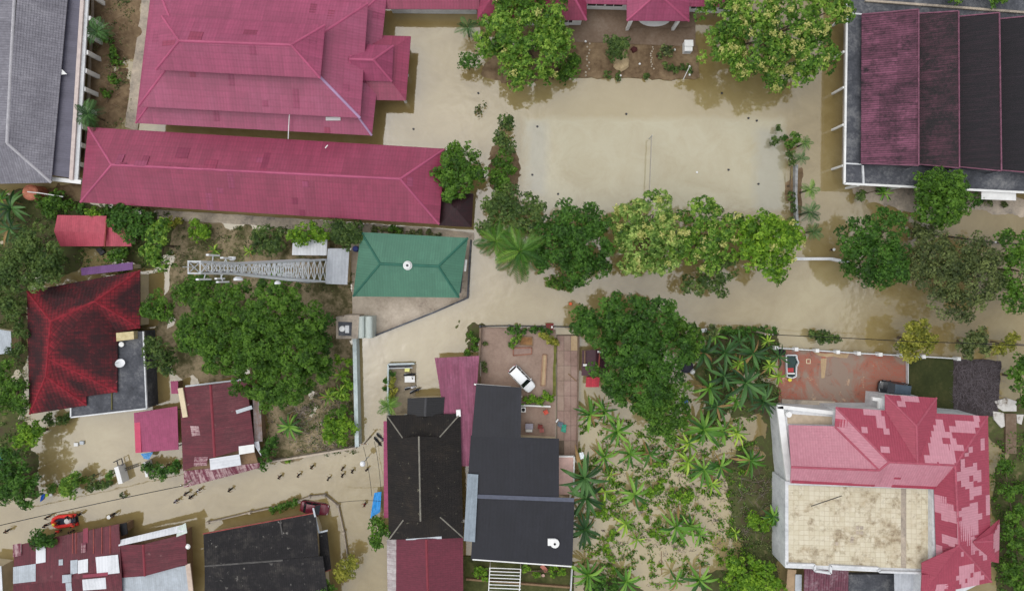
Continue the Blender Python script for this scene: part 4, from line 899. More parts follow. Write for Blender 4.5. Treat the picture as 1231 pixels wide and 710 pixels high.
sM2 = slope(b, mS, W(1125, 587.5, z1), rE, rW, PALE, 0.4); mb = MB(); mb.face([mS + Vector((0, 0, .02)), rW + Vector((0, 0, .02)), mT + Vector((0, 0, .02))]); mb.build('roof_slope', PALE, b)
eL = slope(b, W(1123, 587, z1), W(1126, 676, z1), rS, rE, ROSE, 0.4)
eR = slope(b, W(1191.5, 697, z1), mE[1], rE, rS, ROSE, 0.4)
sH = slope(b, W(1108, 716, z1 - .6), W(1192, 699, z1), rS, rS, ROSE, 0.4); slope(b, W(1108, 676, z1), W(1108, 716, z1 - .6), rS, rS, ROSE, 0.4)
sH2 = slope(b, W(1106, 745, z1 - 1), W(1150, 745, z1 - 1), W(1148, 690, z1 + .4), W(1108, 690, z1 + .2), ROSE, 0.4)
d0, d1, d2, d3 = W(1176, 648, z1 + .9), W(1201.5, 624, z1 - .3), W(1200.5, 676, z1 - .3), W(1185, 676, z1 - .3)
dR = W(1190, 640, z1 + 1.2); dM = W(1170, 651, z1 + 1.6)
dw = slope(b, d1, d2, W(1194, 660, z1 + 1.0), W(1194, 640, z1 + 1.0), ROSE, 0.4); slope(b, d2, W(1180, 672, z1 - .2), dM, W(1194, 660, z1 + 1.0), ROSE, 0.4); slope(b, W(1176, 645, z1 + .2), d1, W(1194, 640, z1 + 1.0), dM, ROSE, 0.4)
mb = MB(); mb.face([W(1194, 660, z1 + 1.0), W(1194, 640, z1 + 1.0), dM]); mb.build('roof_slope', ROSE, b)
ROSECAP = plain('rose_ridge', lin((160, 78, 94)), 0.55, var=0.2)
for p, q in ((N1, N3), (N2, N3), (N3, jN), (mE[0], rW), (mE[1], rE), (rW, rE), (rE, rS), (rS, W(1192, 699, z1)), (rS, W(1126, 676, z1)), (mT, W(1069, 555, z2)), (mT, W(951, 561, z2 - 1.3)), (mT, W(1004, 512.5, z1)), (rE, W(1125, 587, z1)), (dM, W(1194, 650, z1 + 1.05))): ridge(b, p, q, ROSECAP, 0.10)
rp = random.Random(11)
def patches(s, n, mat, grow=3):
    a, b_, c, d, nn, e, up = o_info[s.name]; Lu = (b_ - a).length; Lv = max((c - b_).dot(up), (d - a).dot(up))
    for _ in range(n):
        u, v = rp.uniform(0, Lu), rp.choice(range(max(1, int(Lv / 0.8)))) * 0.8
        for g_ in range(rp.randint(1, grow)):
            w = rp.choice((0.8, 1.2, 1.6, 2.4)); h = rp.choice((0.8, 0.8, 1.6))
            rect_on_slope(s, u, u + w, v, v + h, mat, 0.04 + 0.0015 * g_ + rp.uniform(0, 0.006)); u += rp.choice((0.4, 0.8, -0.4)); v += h
for s, n, m in ((nL, 16, PALEP), (nR, 18, PALEP), (eR, 26, PALEP), (eL, 9, PALEP), (sH, 9, PALEP), (nH, 3, PALEP), (nE, 3, PALEP), (sH2, 5, PALEP), (dw, 3, PALEP)): patches(s, n, m)
rect_on_slope(sM, 0.1, 11.3, 0.0, 0.5, ROSEP, 0.045); rect_on_slope(sM2, 1.6, 7.5, 0.0, 0.5, ROSEP, 0.045); rect_on_slope(sM2, 1.4, 2.3, 1.6, 1.9, ROSEP, 0.045)
rect_on_slope(wH, 0.1, 2.6, 0, 1.5, ROSEP, 0.045)
CREAMW = WHITE_OLD
hw = [W(x, y, 5.9) for x, y in ((1007, 493), (1066, 493), (1067, 478), (1123, 482), (1123, 497), (1184, 502), (1188, 696), (1110, 735), (1110, 690), (1121, 688), (1121, 580), (1007, 575))]
MB().prism([Vector((p.x, p.y, 5.9)) for p in hw], -0.5).build('wall', CREAMW, b)
wl_ = WP([(938, 490), (1006, 493), (1006, 586), (945, 582)], 4.2)
MB().prism(wl_, -0.5).build('wall', CREAMW, b)
MB().prism(WP([(946, 497), (1005, 501), (1005, 510), (947, 509)], 4.26), 4.1).build('terrace_floor', plain('beige_floor', lin((176, 160, 138)), 0.8), b)
MB().bar(W(934, 488, 4.4), W(1004, 496, 4.4), 0.5, 0.4).build('parapet', WHITE, b); MB().bar(W(937, 488, 4.4), W(949, 580, 4.4), 0.9, 0.4).build('parapet', WHITE, b)
MB().disc(W(947.5, 497.5, 4.6), 0.4, 4.2, 4.9, 14).build('round_tank', WHITE, b)
# terrace with its small cream tiles
tz = 4.9
MB().prism(WP([(944, 578), (1126, 585), (1126, 690), (944, 682)], tz - 0.02), -0.5).build('wall', WHITE_OLD, b)
def tilemat():
    m, t, bs = NT('cream_tiles'); g = G(t); o_ = g.obj(); geo = g.n('ShaderNodeNewGeometry')
    n1 = g.noise(o_, 0.3, 6, 0.75, 0.4); n2 = g.noise(o_, 1.0, 5, 0.7)
    c = g.mix(geo.outputs['Random Per Island'], lin((196, 187, 162)), lin((206, 198, 176)))
    c = g.mix(g.ramp(n1, [(0.46, 0.0), (0.7, 0.7)]), c, lin((160, 136, 100)))
    c = g.mix(g.ramp(g.math('ADD', g.math('MULTIPLY', n1, 0.5), g.math('MULTIPLY', n2, 0.5)), [(0.50, 0.0), (0.62, 0.75)]), c, lin((112, 94, 68)))
    t.links.new(c, bs.inputs['Base Color']); bs.inputs['Roughness'].default_value = 0.6; return m
TILE = tilemat(); tl = MB(); A, B_, D = W(948, 582.5, tz), W(1120, 588, tz), W(948, 678, tz)
ux = (B_ - A) / 28; uy = (D - A) / 16
for i in range(28):
    if i in (22,): continue
    for j in range(16):
        p = A + ux * i + uy * j; gp = 0.035; zz = rnd.uniform(0, 0.01)
        tl.prism([p + ux * gp + uy * gp + Vector((0, 0, zz)), p + ux * (1 - gp) + uy * gp + Vector((0, 0, zz)), p + ux * (1 - gp) + uy * (1 - gp) + Vector((0, 0, zz)), p + ux * gp + uy * (1 - gp) + Vector((0, 0, zz))], tz - 0.02)
MB().prism([A, B_, B_ + (D - A), D], tz - 0.03) if False else None
MB().prism([p + Vector((0, 0, -0.015)) for p in (A, B_, B_ + (D - A), D)], tz - 0.1).build('tile_bed', plain('grout', lin((184, 172, 146)), 0.9), b)
tl.build('terrace_tiles', TILE, b, kind='stuff')
p = A + ux * 22; MB().prism([p + Vector((0, 0, .004)), p + ux + Vector((0, 0, .004)), p + ux + uy * 16 + Vector((0, 0, .004)), p + uy * 16 + Vector((0, 0, .004))], tz - .02).build('drain_band', CONC, b)
MB().bar(W(975, 608, tz + .06), W(1012, 595.5, tz + .06), 0.08, 0.06).build('iron_bar', DKMETAL, b)
for x, y in ((1031, 634), (1036, 634), (1031, 640), (1036, 640), (1025, 647), (1006, 653), (1024, 650)): 
    q = W(x, y, tz); MB().box(q.x - .25, q.x + .2, q.y - .2, q.y + .25, tz, tz + .03).build('broken_tile', CONC, b)
PW = [(946, 677), (979, 678), (979, 685), (998, 688), (998, 679), (1056, 682), (1056, 686), (1118, 688), (1125, 684), (1125, 675)]
for (x0, y0), (x1, y1) in zip(PW[:-1], PW[1:]): MB().bar(W(x0, y0, tz + .2), W(x1, y1, tz + .2), 0.28, 0.5).build('parapet', WHITE_OLD, b)
slope(b, W(966, 740, 3.0), W(1019, 740, 3.0), W(1020, 685, 4.0), W(967, 682, 4.0), roofing('mouldy_plum_tiles', lin((90, 40, 56)), lin((170, 150, 156)), 0.25, rib=0.34, sheet=0.34, sheetlen=0.4, var=0.25), 0.4)
MB().prism(WP([(1020, 690), (1076, 690), (1076, 745), (1020, 745)], 0.8), -0.5).build('back_porch_floor', CONC_DARK, b)  # dark slab filling the opening, its shade put into the colour
slope(b, W(1076, 740, 3.3), W(1103, 740, 3.3), W(1104, 688, 3.7), W(1075, 688, 3.7), LGREY)
MB().bar(W(1106, 690, 3.8), W(1107, 735, 3.8), 0.6, 0.15).build('white_gutter', WHITE, b)
MB().bar(W(952, 684, 2.4), W(948, 730, 2.4), 1.2, 0.12).build('side_sheet', plain('pale_brown_sheet', lin((164, 140, 112)), 0.8), b)
MB().bar(W(960, 690, 2.6), W(959, 730, 2.6), 0.9, 0.1).build('side_sheet', METAL, b)
MB().prism(WP([(1049, 477), (1063, 478.5), (1063, 493), (1056, 492), (1056, 482), (1049, 481)], 4.6), 4.2).build('balcony_slab', WHITE, b)
MB().prism(WP([(1069, 474), (1092, 475.5), (1092, 478), (1069, 478)], 4.4), 4.1).build('balcony_slab', WHITE, b)
# ---- things cropped at the picture's left edge
lean('edge_shed', 'pale blue-grey sheet roof cut off by the left picture edge', [(-25, 392), (13, 398), (14, 424), (-25, 428)], (2.6, 2.6, 2.3, 2.3), GS)
lean('corner_shed', 'sliver of pale roof at the lower left corner', [(-30, 676), (1.5, 680), (4, 730), (-30, 730)], (2.6, 2.6, 2.6, 2.6), WSHEET)
lean('black_box_shed', 'small black-roofed lean-to between the two shanties', [(144, 629.5), (152, 628), (153.5, 641), (146, 644)], (2.2, 2.2, 2.0, 2.0), plain('black_sheet', lin((34, 34, 36)), 0.8), WOOD)
lean('plum_scrap_roof', 'tiny plum sheet roof west of the maroon house', [(205, 458), (214, 457.5), (214, 473), (206, 473)], (1.9, 1.9, 1.8, 1.8), PLUM, WOOD)
# ================================================================ trees, shrubs, palms, bananas
L = lambda r, g_, b_: lin((r, g_, b_))
LEAF = {
 'lime':   leafmat('lime_leaves', L(42, 72, 12), L(80, 114, 26), L(124, 152, 46)),
 'broad':  leafmat('broad_leaves', L(34, 62, 16), L(74, 108, 32), L(128, 152, 62)),
 'pale':   leafmat('pale_leaves', L(44, 70, 24), L(92, 120, 50), L(150, 164, 92)),
 'dark':   leafmat('dark_leaves', L(26, 48, 12), L(48, 82, 24), L(78, 112, 40)),
 'mid':    leafmat('mid_leaves', L(30, 54, 12), L(58, 90, 24), L(92, 124, 42)),
 'olive':  leafmat('olive_leaves', L(36, 48, 24), L(68, 80, 44), L(112, 122, 70)),
 'grey':   leafmat('grey_green_leaves', L(32, 50, 20), L(60, 82, 36), L(98, 116, 58)),
 'yellow': leafmat('yellow_leaves', L(58, 66, 20), L(106, 110, 38), L(152, 148, 66)),
}
BLOSSOM = leafmat('cream_blossom', L(112, 122, 58), L(142, 144, 82), L(168, 164, 108))
ntri = 0
def leafmesh(name, P_, Nrm, size, tint, mat, rng, aspect=0.5, axis=None):
    """P_ (n,3) leaf centres, Nrm (n,3) facing; every leaf a bent rhombus of two triangles"""
    global ntri
    n = len(P_); ntri += 2 * n
    a = rng.normal(size=(n, 3)) if axis is None else axis.copy(); a -= Nrm * np.sum(a * Nrm, 1)[:, None]; a /= np.linalg.norm(a, axis=1)[:, None] + 1e-9
    b = np.cross(Nrm, a); s = size * rng.uniform(0.7, 1.3, n)[:, None]
    v = np.empty((n, 4, 3)); dr = Nrm * s * 0.18
    v[:, 0] = P_ - a * s * 0.5 - dr; v[:, 1] = P_ + b * s * aspect * 0.5; v[:, 2] = P_ + a * s * 0.5 - dr; v[:, 3] = P_ - b * s * aspect * 0.5
    me = bpy.data.meshes.new(name); me.vertices.add(4 * n); me.vertices.foreach_set('co', v.reshape(-1).astype(np.float32))
    me.loops.add(4 * n); me.loops.foreach_set('vertex_index', np.arange(4 * n, dtype=np.int32))
    me.polygons.add(n); me.polygons.foreach_set('loop_start', np.arange(0, 4 * n, 4, dtype=np.int32))
    at = me.attributes.new('tint', 'FLOAT', 'POINT'); at.data.foreach_set('value', np.repeat(tint, 4).astype(np.float32))
    me.materials.append(mat); me.update(calc_edges=True); return me
def tree(name, label, cat, blobs, kind, leaf=0.42, lobe=1.0, dens=1.0, z=None, blossom=0.0, seed=None, group=None, flat=0.7, gap=0.0, trunk=True, shell=0.55, base=None):
    """blobs: (px, py, radius px, height of the crown top m)"""
    leaf *= 0.72; lobe *= 0.95; dens *= 0.78
    rng = np.random.default_rng(seed if seed is not None else abs(hash(label)) % 100000 if False else sum(map(ord, label)) * 7 % 99991)
    B = []
    for x, y, rp_, zt in blobs:
        rm = rp_ * S * (H - zt) / H; zc = max(zt - rm * flat * 0.9, 0.25 + rm * flat * 0.25); B.append((np.array(W(x, y, zc)), rm, zt))
    cxy = sum(b_[0][:2] * b_[1] ** 2 for b_ in B) / sum(b_[1] ** 2 for b_ in B)
    if base is not None: cxy = np.array(W(*base, 0))[:2]
    t = thing(name, label, cat, (cxy[0], cxy[1], -0.4), group)
    off = np.array([cxy[0], cxy[1], -0.4]); PP, NN, TT, BP, lobes, AX = [], [], [], [], [], []
    for c, r, zt in B:
        lr = min(lobe * 1.15, r * 0.45)
        n = max(5, int(4 + (r / lr) ** 2 * 2.0))
        rho = np.sqrt(rng.uniform(0, 1, n)); th = rng.uniform(0, 2 * np.pi, n)
        zz = np.sqrt(np.maximum(0, 1 - rho ** 2)) * rng.uniform(0.75, 1.05, n)
        lc = np.stack([rho * np.cos(th), rho * np.sin(th), zz * flat], 1) * (r - lr * 0.55) + c
        lc += rng.normal(size=lc.shape) * lr * 0.35
        keep = rng.uniform(0, 1, n) > gap; lc = lc[keep]; n = len(lc)
        lrs = lr * rng.uniform(0.65, 1.2, n)
        tl_ = np.clip(rng.normal(0.5, 0.22, n), 0, 1)
        for k in range(n):
            lobes.append((lc[k], lrs[k]))
            TU = 8; area = 4 * np.pi * lrs[k] ** 2 * 0.62
            m = max(3, int(dens * area / (leaf * leaf * 0.25) / TU))
            d = rng.normal(size=(m, 3)); d /= np.linalg.norm(d, axis=1)[:, None]
            fl = d[:, 2] < -0.25; d[fl, 2] *= -1
            rad = lrs[k] * (shell + (1.12 - shell) * rng.uniform(0, 1, m) ** 0.6)
            p = lc[k] + d * rad[:, None] * np.array([1, 1, 0.85])
            nr = d * 0.8 + rng.normal(size=(m, 3)) * 0.25 + np.array([0, 0, 0.55]); nr /= np.linalg.norm(nr, axis=1)[:, None]
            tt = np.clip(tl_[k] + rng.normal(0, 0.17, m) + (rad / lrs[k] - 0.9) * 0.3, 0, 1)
            p = np.repeat(p, TU, 0); nr = np.repeat(nr, TU, 0); tt = np.repeat(tt, TU)
            ax = rng.normal(size=(m * TU, 3)); ax -= nr * np.sum(ax * nr, 1)[:, None]; ax /= np.linalg.norm(ax, axis=1)[:, None] + 1e-9
            droop = rng.uniform(-0.1, 0.7, m * TU)[:, None]; dirv = ax - nr * droop; dirv /= np.linalg.norm(dirv, axis=1)[:, None]
            ln = nr + ax * droop; ln /= np.linalg.norm(ln, axis=1)[:, None]
            PP.append(p + dirv * leaf * 0.5); NN.append(ln); AX.append(dirv); TT.append(np.clip(tt + rng.normal(0, 0.05, m * TU), 0, 1))
            if blossom and rng.uniform() < blossom:
                mm = 44; d = rng.normal(size=(mm, 3)); d /= np.linalg.norm(d, axis=1)[:, None]
                tip = lc[k] + np.array([rng.normal(0, .3), rng.normal(0, .3), 0.95]) * lrs[k]
                BP.append(tip + d * rng.uniform(0.05, 0.6, mm)[:, None])
    PP, NN, TT, AX = np.concatenate(PP), np.concatenate(NN), np.concatenate(TT), np.concatenate(AX)
    ok = PP[:, 2] > 0.02; PP, NN, TT, AX = PP[ok], NN[ok], TT[ok], AX[ok]
    link('crown', leafmesh('crown', PP - off, NN, leaf, TT, LEAF[kind], rng, 0.45, AX), t)
    if BP:
        bp = np.concatenate(BP); nn = rng.normal(size=bp.shape) * 0.5 + np.array([0, 0, 1]); nn /= np.linalg.norm(nn, axis=1)[:, None]
        o = link('blossom', leafmesh('blossom', bp - off, nn, 0.26, rng.uniform(0, 1, len(bp)), BLOSSOM, rng, 0.8), t)
    if trunk:
        mb = MB(); zt = max(b_[2] for b_ in B); R_ = max(b_[1] for b_ in B); r0 = 0.06 + 0.05 * R_ if R_ < 1.5 else 0.12 + 0.045 * R_
        top = Vector((cxy[0], cxy[1], zt * 0.5)); bs_ = Vector((cxy[0], cxy[1], -0.5))
        mb.tube([bs_, lerp(bs_, top, 0.15), lerp(bs_, top, 0.6) + Vector((rng.normal(0, .15), rng.normal(0, .15), 0)), top], [r0 * 1.5, r0, r0 * 0.8, r0 * 0.65], 8)
        mb.build('trunk', BARK, t)
        mb = MB()
        for c, r, z_ in B[:8]:
            q = Vector(c); mid = lerp(top, q, 0.5) + Vector((0, 0, 0.2 * r)); mb.tube([top, mid, q], [r0 * 0.6, r0 * 0.4, r0 * 0.22], 6)
            for _ in range(4):
                k = rng.integers(len(lobes)); lc = Vector(lobes[k][0])
                if (lc - q).length < r * 1.4: mb.tube([q, lerp(q, lc, 0.6), lc], [r0 * 0.22, r0 * 0.14, r0 * 0.06], 5)
        if mb.f: mb.build('limbs', BARK, t)
    return t
TG = 'trees standing in the flood'
def T(label, blobs, kind, **k): return tree('tree', label, 'tree', blobs, kind, **k)
def SH(label, blobs, kind, name='shrub', **k):
    k.setdefault('leaf', 0.3); k.setdefault('lobe', 0.55); return tree(name, label, 'shrub', blobs, kind, **k)
# --- around the playing field
T('big bright broad-leaved tree left of the flower bed, north of the field', [(606, 44, 36, 8), (640, 62, 38, 8.5), (650, 26, 32, 8.5), (622, 84, 22, 6.5), (668, 60, 24, 7.5), (590, 60, 16, 6), (612, 14, 24, 7.5), (655, 90, 12, 5.5)], 'broad', leaf=0.5, lobe=0.9, blossom=0.05)
SH('low dark shrub below the big bright tree beside the flower bed', [(684, 82, 15, 3.2), (676, 92, 9, 2.2), (690, 72, 9, 3)], 'mid')
SH('dark round bush beside the big bright tree, pink hall side', [(563, 76, 11.5, 3.5)], 'dark')
T('large tree with cream flower clusters by the sawtooth building', [(872, 26, 34, 8.5), (906, 60, 42, 9.5), (950, 30, 42, 10), (976, 62, 30, 9), (900, 14, 34, 9.5), (992, 16, 28, 9), (926, 92, 22, 7), (866, 62, 26, 7.5), (960, 88, 18, 7)], 'broad', leaf=0.46, lobe=0.85, blossom=0.28)
T('round glossy tree at the east end of the long pink hall', [(552, 206, 28, 6.5), (548, 228, 18, 5.5), (571, 206, 16, 5.5), (549, 184, 17, 5.8), (532, 212, 14, 5.2)], 'mid', leaf=0.4, lobe=0.75)
SH('slender feathery bush in the row west of the field', [(607, 150, 12, 3.5), (603, 166, 13, 4), (611, 176, 10, 3.5)], 'grey', name='bush', gap=0.15)
SH('leggy bush below the feathery one, west of the field', [(603, 192, 12, 3.5), (611, 205, 9, 3), (598, 210, 11, 3.2), (606, 222, 14, 4)], 'mid', name='bush', gap=0.15)
T('loose sprawling tree left of the dark tree, south-west field corner', [(602, 254, 24, 6), (590, 272, 18, 5), (622, 258, 22, 6.5), (640, 246, 17, 6), (612, 236, 16, 5.5), (640, 270, 16, 6.5)], 'grey', leaf=0.36, lobe=0.7, gap=0.22)
T('dense very dark tree between palm and flowering trees', [(690, 272, 32, 8), (706, 300, 32, 8.5), (676, 298, 28, 8), (712, 266, 22, 7.5), (654, 312, 20, 6), (692, 326, 22, 7), (665, 280, 20, 7), (720, 318, 18, 6.5)], 'dark', leaf=0.36, lobe=0.8, flat=0.85)
SH('loose green sprays at the foot of the dark tree', [(672, 340, 9, 2.6), (684, 346, 8, 2), (662, 338, 7, 2)], 'mid', gap=0.2)
T('western tree of the flowering row with many pale clusters', [(756, 268, 26, 7.5), (786, 256, 30, 8), (770, 298, 32, 8), (802, 286, 30, 8.5), (744, 288, 16, 6.5), (760, 318, 18, 6.5), (796, 318, 22, 7)], 'pale', leaf=0.5, lobe=0.7, blossom=0.16, gap=0.06)
T('middle tree of the flowering row with dark hollow centre', [(838, 262, 28, 8), (858, 288, 26, 8), (826, 292, 22, 8), (880, 272, 18, 7.5), (846, 312, 22, 7)], 'broad', leaf=0.46, lobe=0.7, blossom=0.10, gap=0.1)
T('thin dull tree hanging over the road below the flowering row', [(850, 334, 20, 5.5), (868, 322, 18, 5.5), (832, 342, 14, 5), (864, 346, 12, 4.5)], 'grey', leaf=0.32, lobe=0.7, gap=0.35)
T('eastern bright green tree of the flowering row', [(912, 282, 34, 8.5), (936, 292, 28, 8), (902, 306, 26, 7.5), (928, 318, 20, 7), (950, 284, 18, 7), (896, 276, 18, 7.5)], 'lime', leaf=0.46, lobe=0.75, blossom=0.05)
T('perfectly round tree against the sawtooth building', [(1124, 240, 36, 7.5), (1112, 226, 24, 7), (1136, 228, 24, 7), (1112, 254, 22, 6.5), (1136, 252, 24, 6.8)], 'mid', leaf=0.34, lobe=0.65, flat=0.85)
T('dark spreading tree below the round one, at the flooded crossing', [(1036, 280, 26, 7.5), (1062, 278, 28, 8), (1056, 306, 32, 8.5), (1026, 296, 18, 6.5), (1022, 324, 14, 5), (1050, 332, 22, 6.5), (1074, 322, 22, 7.5)], 'dark', leaf=0.34, lobe=0.75)
T('dull olive feathery tree between dark tree and right edge', [(1112, 300, 30, 7), (1140, 312, 34, 8), (1162, 338, 36, 8), (1126, 342, 28, 7), (1176, 306, 28, 7.5), (1150, 368, 22, 6), (1190, 340, 18, 6.5), (1100, 322, 20, 6)], 'olive', leaf=0.28, lobe=0.8, gap=0.12, dens=0.8)
T('green tree at the right edge beside the olive tree', [(1212, 300, 22, 7.5), (1228, 328, 28, 8), (1206, 344, 18, 6.5), (1224, 362, 20, 7), (1240, 296, 24, 8)], 'mid', leaf=0.34, lobe=0.7)
T('yellow-green tree on the fence of the brick courtyard', [(1098, 404, 18, 5.5), (1112, 412, 14, 5), (1086, 414, 13, 4.5), (1092, 426, 10, 4), (1104, 394, 11, 5)], 'yellow', leaf=0.32, lobe=0.55)
T('small mixed green tree above the twiggy yard', [(1160, 412, 13, 4), (1172, 404, 14, 4.5), (1184, 416, 10, 3.6), (1162, 424, 9, 3.5)], 'olive', leaf=0.3, lobe=0.5)
SH('yellowish bush right of the twiggy yard fence', [(1206, 414, 11, 3.6), (1216, 408, 9, 3.4), (1196, 420, 7, 3)], 'yellow')
SH('bush clump in the road verge above the brick courtyard', [(986, 404, 9, 1.8), (996, 406, 7, 1.5), (976, 402, 6, 1.4), (1006, 407, 5, 1.0)], 'grey')
# --- centre
T('huge dense tree at the road centre', [(718, 390, 30, 8.5), (752, 380, 32, 9), (786, 384, 34, 9.5), (760, 416, 38, 10.5), (796, 426, 36, 10), (740, 444, 32, 9), (776, 458, 32, 9), (744, 470, 20, 7), (704, 386, 18, 6.5)], 'dark', leaf=0.36, lobe=0.75, flat=0.85, dens=1.3)
T('brown-tinged tree right of the huge dense tree', [(822, 400, 20, 7), (834, 410, 14, 6), (810, 394, 14, 6.5), (828, 424, 12, 5.5)], 'mid', leaf=0.34, lobe=0.6)
T('lighter tree below the huge dense tree in the garden', [(786, 482, 24, 6.5), (806, 474, 22, 7), (814, 500, 18, 6), (790, 506, 18, 5.5), (800, 522, 12, 4.5), (772, 490, 14, 5.5)], 'mid', leaf=0.36, lobe=0.7)
SH('long low hedge along the road above the banana grove', [(872 + k * 8, 397 + (k % 2), 6, 1.6) for k in range(8)], 'dark', name='hedge', gap=0.1)
SH('reddish scrub at the banana grove north-west corner', [(856, 396, 8, 2.5), (848, 404, 8, 2.6)], 'olive', gap=0.2)
# --- tower plot
T('huge fine-leaved tree in the mast plot', [(256, 392, 40, 9), (290, 376, 40, 10), (336, 366, 40, 10.5), (368, 388, 32, 9.5), (276, 416, 40, 9.5), (318, 408, 38, 11), (356, 424, 38, 10), (304, 442, 34, 8.5), (344, 456, 34, 8.5), (326, 474, 20, 6.5), (380, 444, 22, 7), (236, 402, 24, 7)], 'mid', leaf=0.30, lobe=0.62, flat=0.8, dens=1.45, shell=0.6)
T('shaded tree between the huge mast-plot tree and the wall', [(386, 384, 14, 6), (392, 410, 13, 5.5), (388, 440, 12, 5)], 'dark', leaf=0.32, lobe=0.7)
T('dark dense bush tree at the north end of the red cabin', [(152, 262, 20, 4.5), (172, 268, 18, 4.5), (140, 270, 12, 4), (160, 280, 13, 4)], 'dark', leaf=0.34, lobe=0.6)
T('upright light green tree with drooping leaves west of the mast plot', [(190, 284, 15, 5.5), (186, 302, 16, 5.5), (196, 270, 10, 5), (196, 316, 12, 4.5)], 'broad', leaf=0.5, lobe=0.5)
SH('yellow-leaved shrub at the drain beside the mast plot', [(206, 268, 6, 1.8), (216, 267, 6, 1.6), (200, 272, 5, 1.6)], 'yellow')
SH('bright green bush north-west of the mast top', [(236, 274, 11, 2.8), (250, 278, 11, 2.5), (242, 284, 9, 2.2)], 'lime')
SH('dark weedy bush in mast plot north side', [(326, 284, 15, 3.5), (334, 296, 14, 3.2), (318, 298, 12, 3), (312, 286, 10, 2.8)], 'grey', gap=0.1)
T('bright lime tree over the white shed', [(372, 278, 15, 4.4), (386, 282, 12, 4.2), (358, 284, 11, 4)], 'lime', leaf=0.34, lobe=0.5)
T('dull green tree between lime tree and green roof', [(408, 276, 17, 4.6), (424, 276, 15, 4.4), (416, 288, 14, 4.4), (432, 284, 9, 3.8)], 'grey', leaf=0.32, lobe=0.6)
SH('small shrub on the drain above the green roof', [(473, 276, 6, 1.6), (480, 277, 4, 1.2)], 'mid')
SH('creeper strip along the drain wall above the green roof', [(450 + k * 11, 276 + k * 0.9, 5, 0.9) for k in range(8)], 'olive', name='creeper', trunk=False, gap=0.3)
T('small tree west of the huge mast-plot tree', [(238, 346, 20, 5), (222, 352, 14, 4.5), (252, 350, 14, 5)], 'mid', leaf=0.32, lobe=0.65)
T('leafy shrub tree between mossy house and mast plot', [(190, 366, 16, 4.5), (200, 374, 12, 4), (180, 372, 10, 3.6)], 'mid', leaf=0.32, lobe=0.55)
T('dark straggly tree beside the slab roof', [(192, 424, 18, 5), (198, 440, 13, 4.5), (186, 412, 12, 4.5), (206, 430, 10, 4)], 'grey', leaf=0.3, lobe=0.6, gap=0.12)
SH('glowing lime bush in the mast plot south corner', [(404, 516, 15, 3.2), (418, 512, 13, 3.2), (410, 528, 10, 2.5), (396, 526, 9, 2.4)], 'lime', leaf=0.3)
SH('dark bush between lime bush and wall', [(410, 498, 12, 2.6), (398, 504, 8, 2.2)], 'mid')
SH('dark bush by the lane wall below the maroon house', [(322, 540, 9, 2.5), (318, 556, 8, 2.2), (330, 530, 8, 2.4)], 'dark')
SH('yellow weed tuft outside the lane wall', [(346, 552, 4, 0.8)], 'lime', trunk=False)
SH('mixed weeds along the pale wall inside the mast plot', [(414, 450, 8, 2.0), (418, 462, 7, 1.8), (412, 474, 8, 1.8), (402, 470, 6, 1.6), (420, 436, 6, 1.8), (408, 432, 7, 1.8)], 'lime', gap=0.25)
# --- left edge
T('large grey-green tree left of the mossy red house', [(40, 292, 24, 6.5), (58, 310, 22, 6.5), (30, 318, 26, 7), (52, 332, 20, 6), (16, 334, 20, 6), (70, 318, 14, 5)], 'grey', leaf=0.34, lobe=0.7)
SH('undergrowth below the orange water tank', [(56, 244, 13, 2.2), (72, 240, 13, 2.4), (64, 252, 12, 2.0), (84, 248, 8, 2)], 'mid', gap=0.2)
SH('bright fern-like bush between pink hall and red cabin', [(112, 255, 8, 2.6), (120, 259, 6, 2.4)], 'lime')
SH('dark hedge between long hall and red cabin', [(100, 250, 8, 2.0), (128, 252, 9, 2.2), (138, 254, 7, 2.2)], 'dark', name='hedge')
SH('small bush between red cabin and violet awning', [(140, 306, 10, 2.4), (150, 304, 8, 2.2), (132, 310, 6, 2)], 'mid')
T('dark tree at left edge beside the mossy house', [(6, 360, 18, 5), (20, 372, 14, 4.8), (28, 396, 12, 4.5), (24, 420, 11, 4)], 'grey', leaf=0.32, lobe=0.6, gap=0.1)
T('bushy tree at left edge below the blue shed', [(10, 452, 18, 5), (22, 470, 17, 5), (4, 484, 15, 4.5), (28, 488, 12, 4)], 'mid', leaf=0.32, lobe=0.6)
T('round yellow-green tree in the flooded yard corner', [(34, 518, 14, 4.5), (44, 524, 12, 4.2), (30, 530, 12, 4), (46, 514, 9, 4)], 'lime', leaf=0.34, lobe=0.5)
T('dark tree below the yellow-green one at the yard edge', [(16, 552, 18, 4.8), (30, 572, 18, 5), (16, 588, 18, 4.6), (40, 586, 13, 4), (30, 602, 10, 3.5), (8, 568, 12, 4.5)], 'dark', leaf=0.34, lobe=0.6)
SH('feathery light shrub in the flooded yard hedge row', [(86, 582, 13, 2.6), (94, 574, 9, 2.4), (82, 590, 9, 2)], 'broad', gap=0.1)
for lab, x, y, r in (('clipped ball shrub nearest the dark yard tree', 63, 585, 6.5), ('clipped ball shrub right of the feathery yard shrub', 101, 576, 5.5), ('small brownish ball shrub in the yard row', 112, 573, 4.2), ('clipped ball shrub beside the white gate slab', 133, 571, 6.5)):
    SH(lab, [(x, y, r, 1.5)], 'olive' if 'brown' in lab else 'mid', group='clipped ball shrubs', lobe=0.35, leaf=0.2)
SH('low hedge between ball shrubs and white gate slab', [(110, 584, 6, 1.0), (118, 584, 6, 1.0), (126, 582, 6, 1.1), (132, 579, 5, 1.0)], 'grey', name='hedge')
SH('hedge right of the gate beside the maroon house', [(178, 560, 7, 2.2), (188, 566, 9, 2.4), (198, 566, 9, 2.4), (208, 562, 9, 2.4), (214, 556, 6, 2)], 'dark', name='hedge')
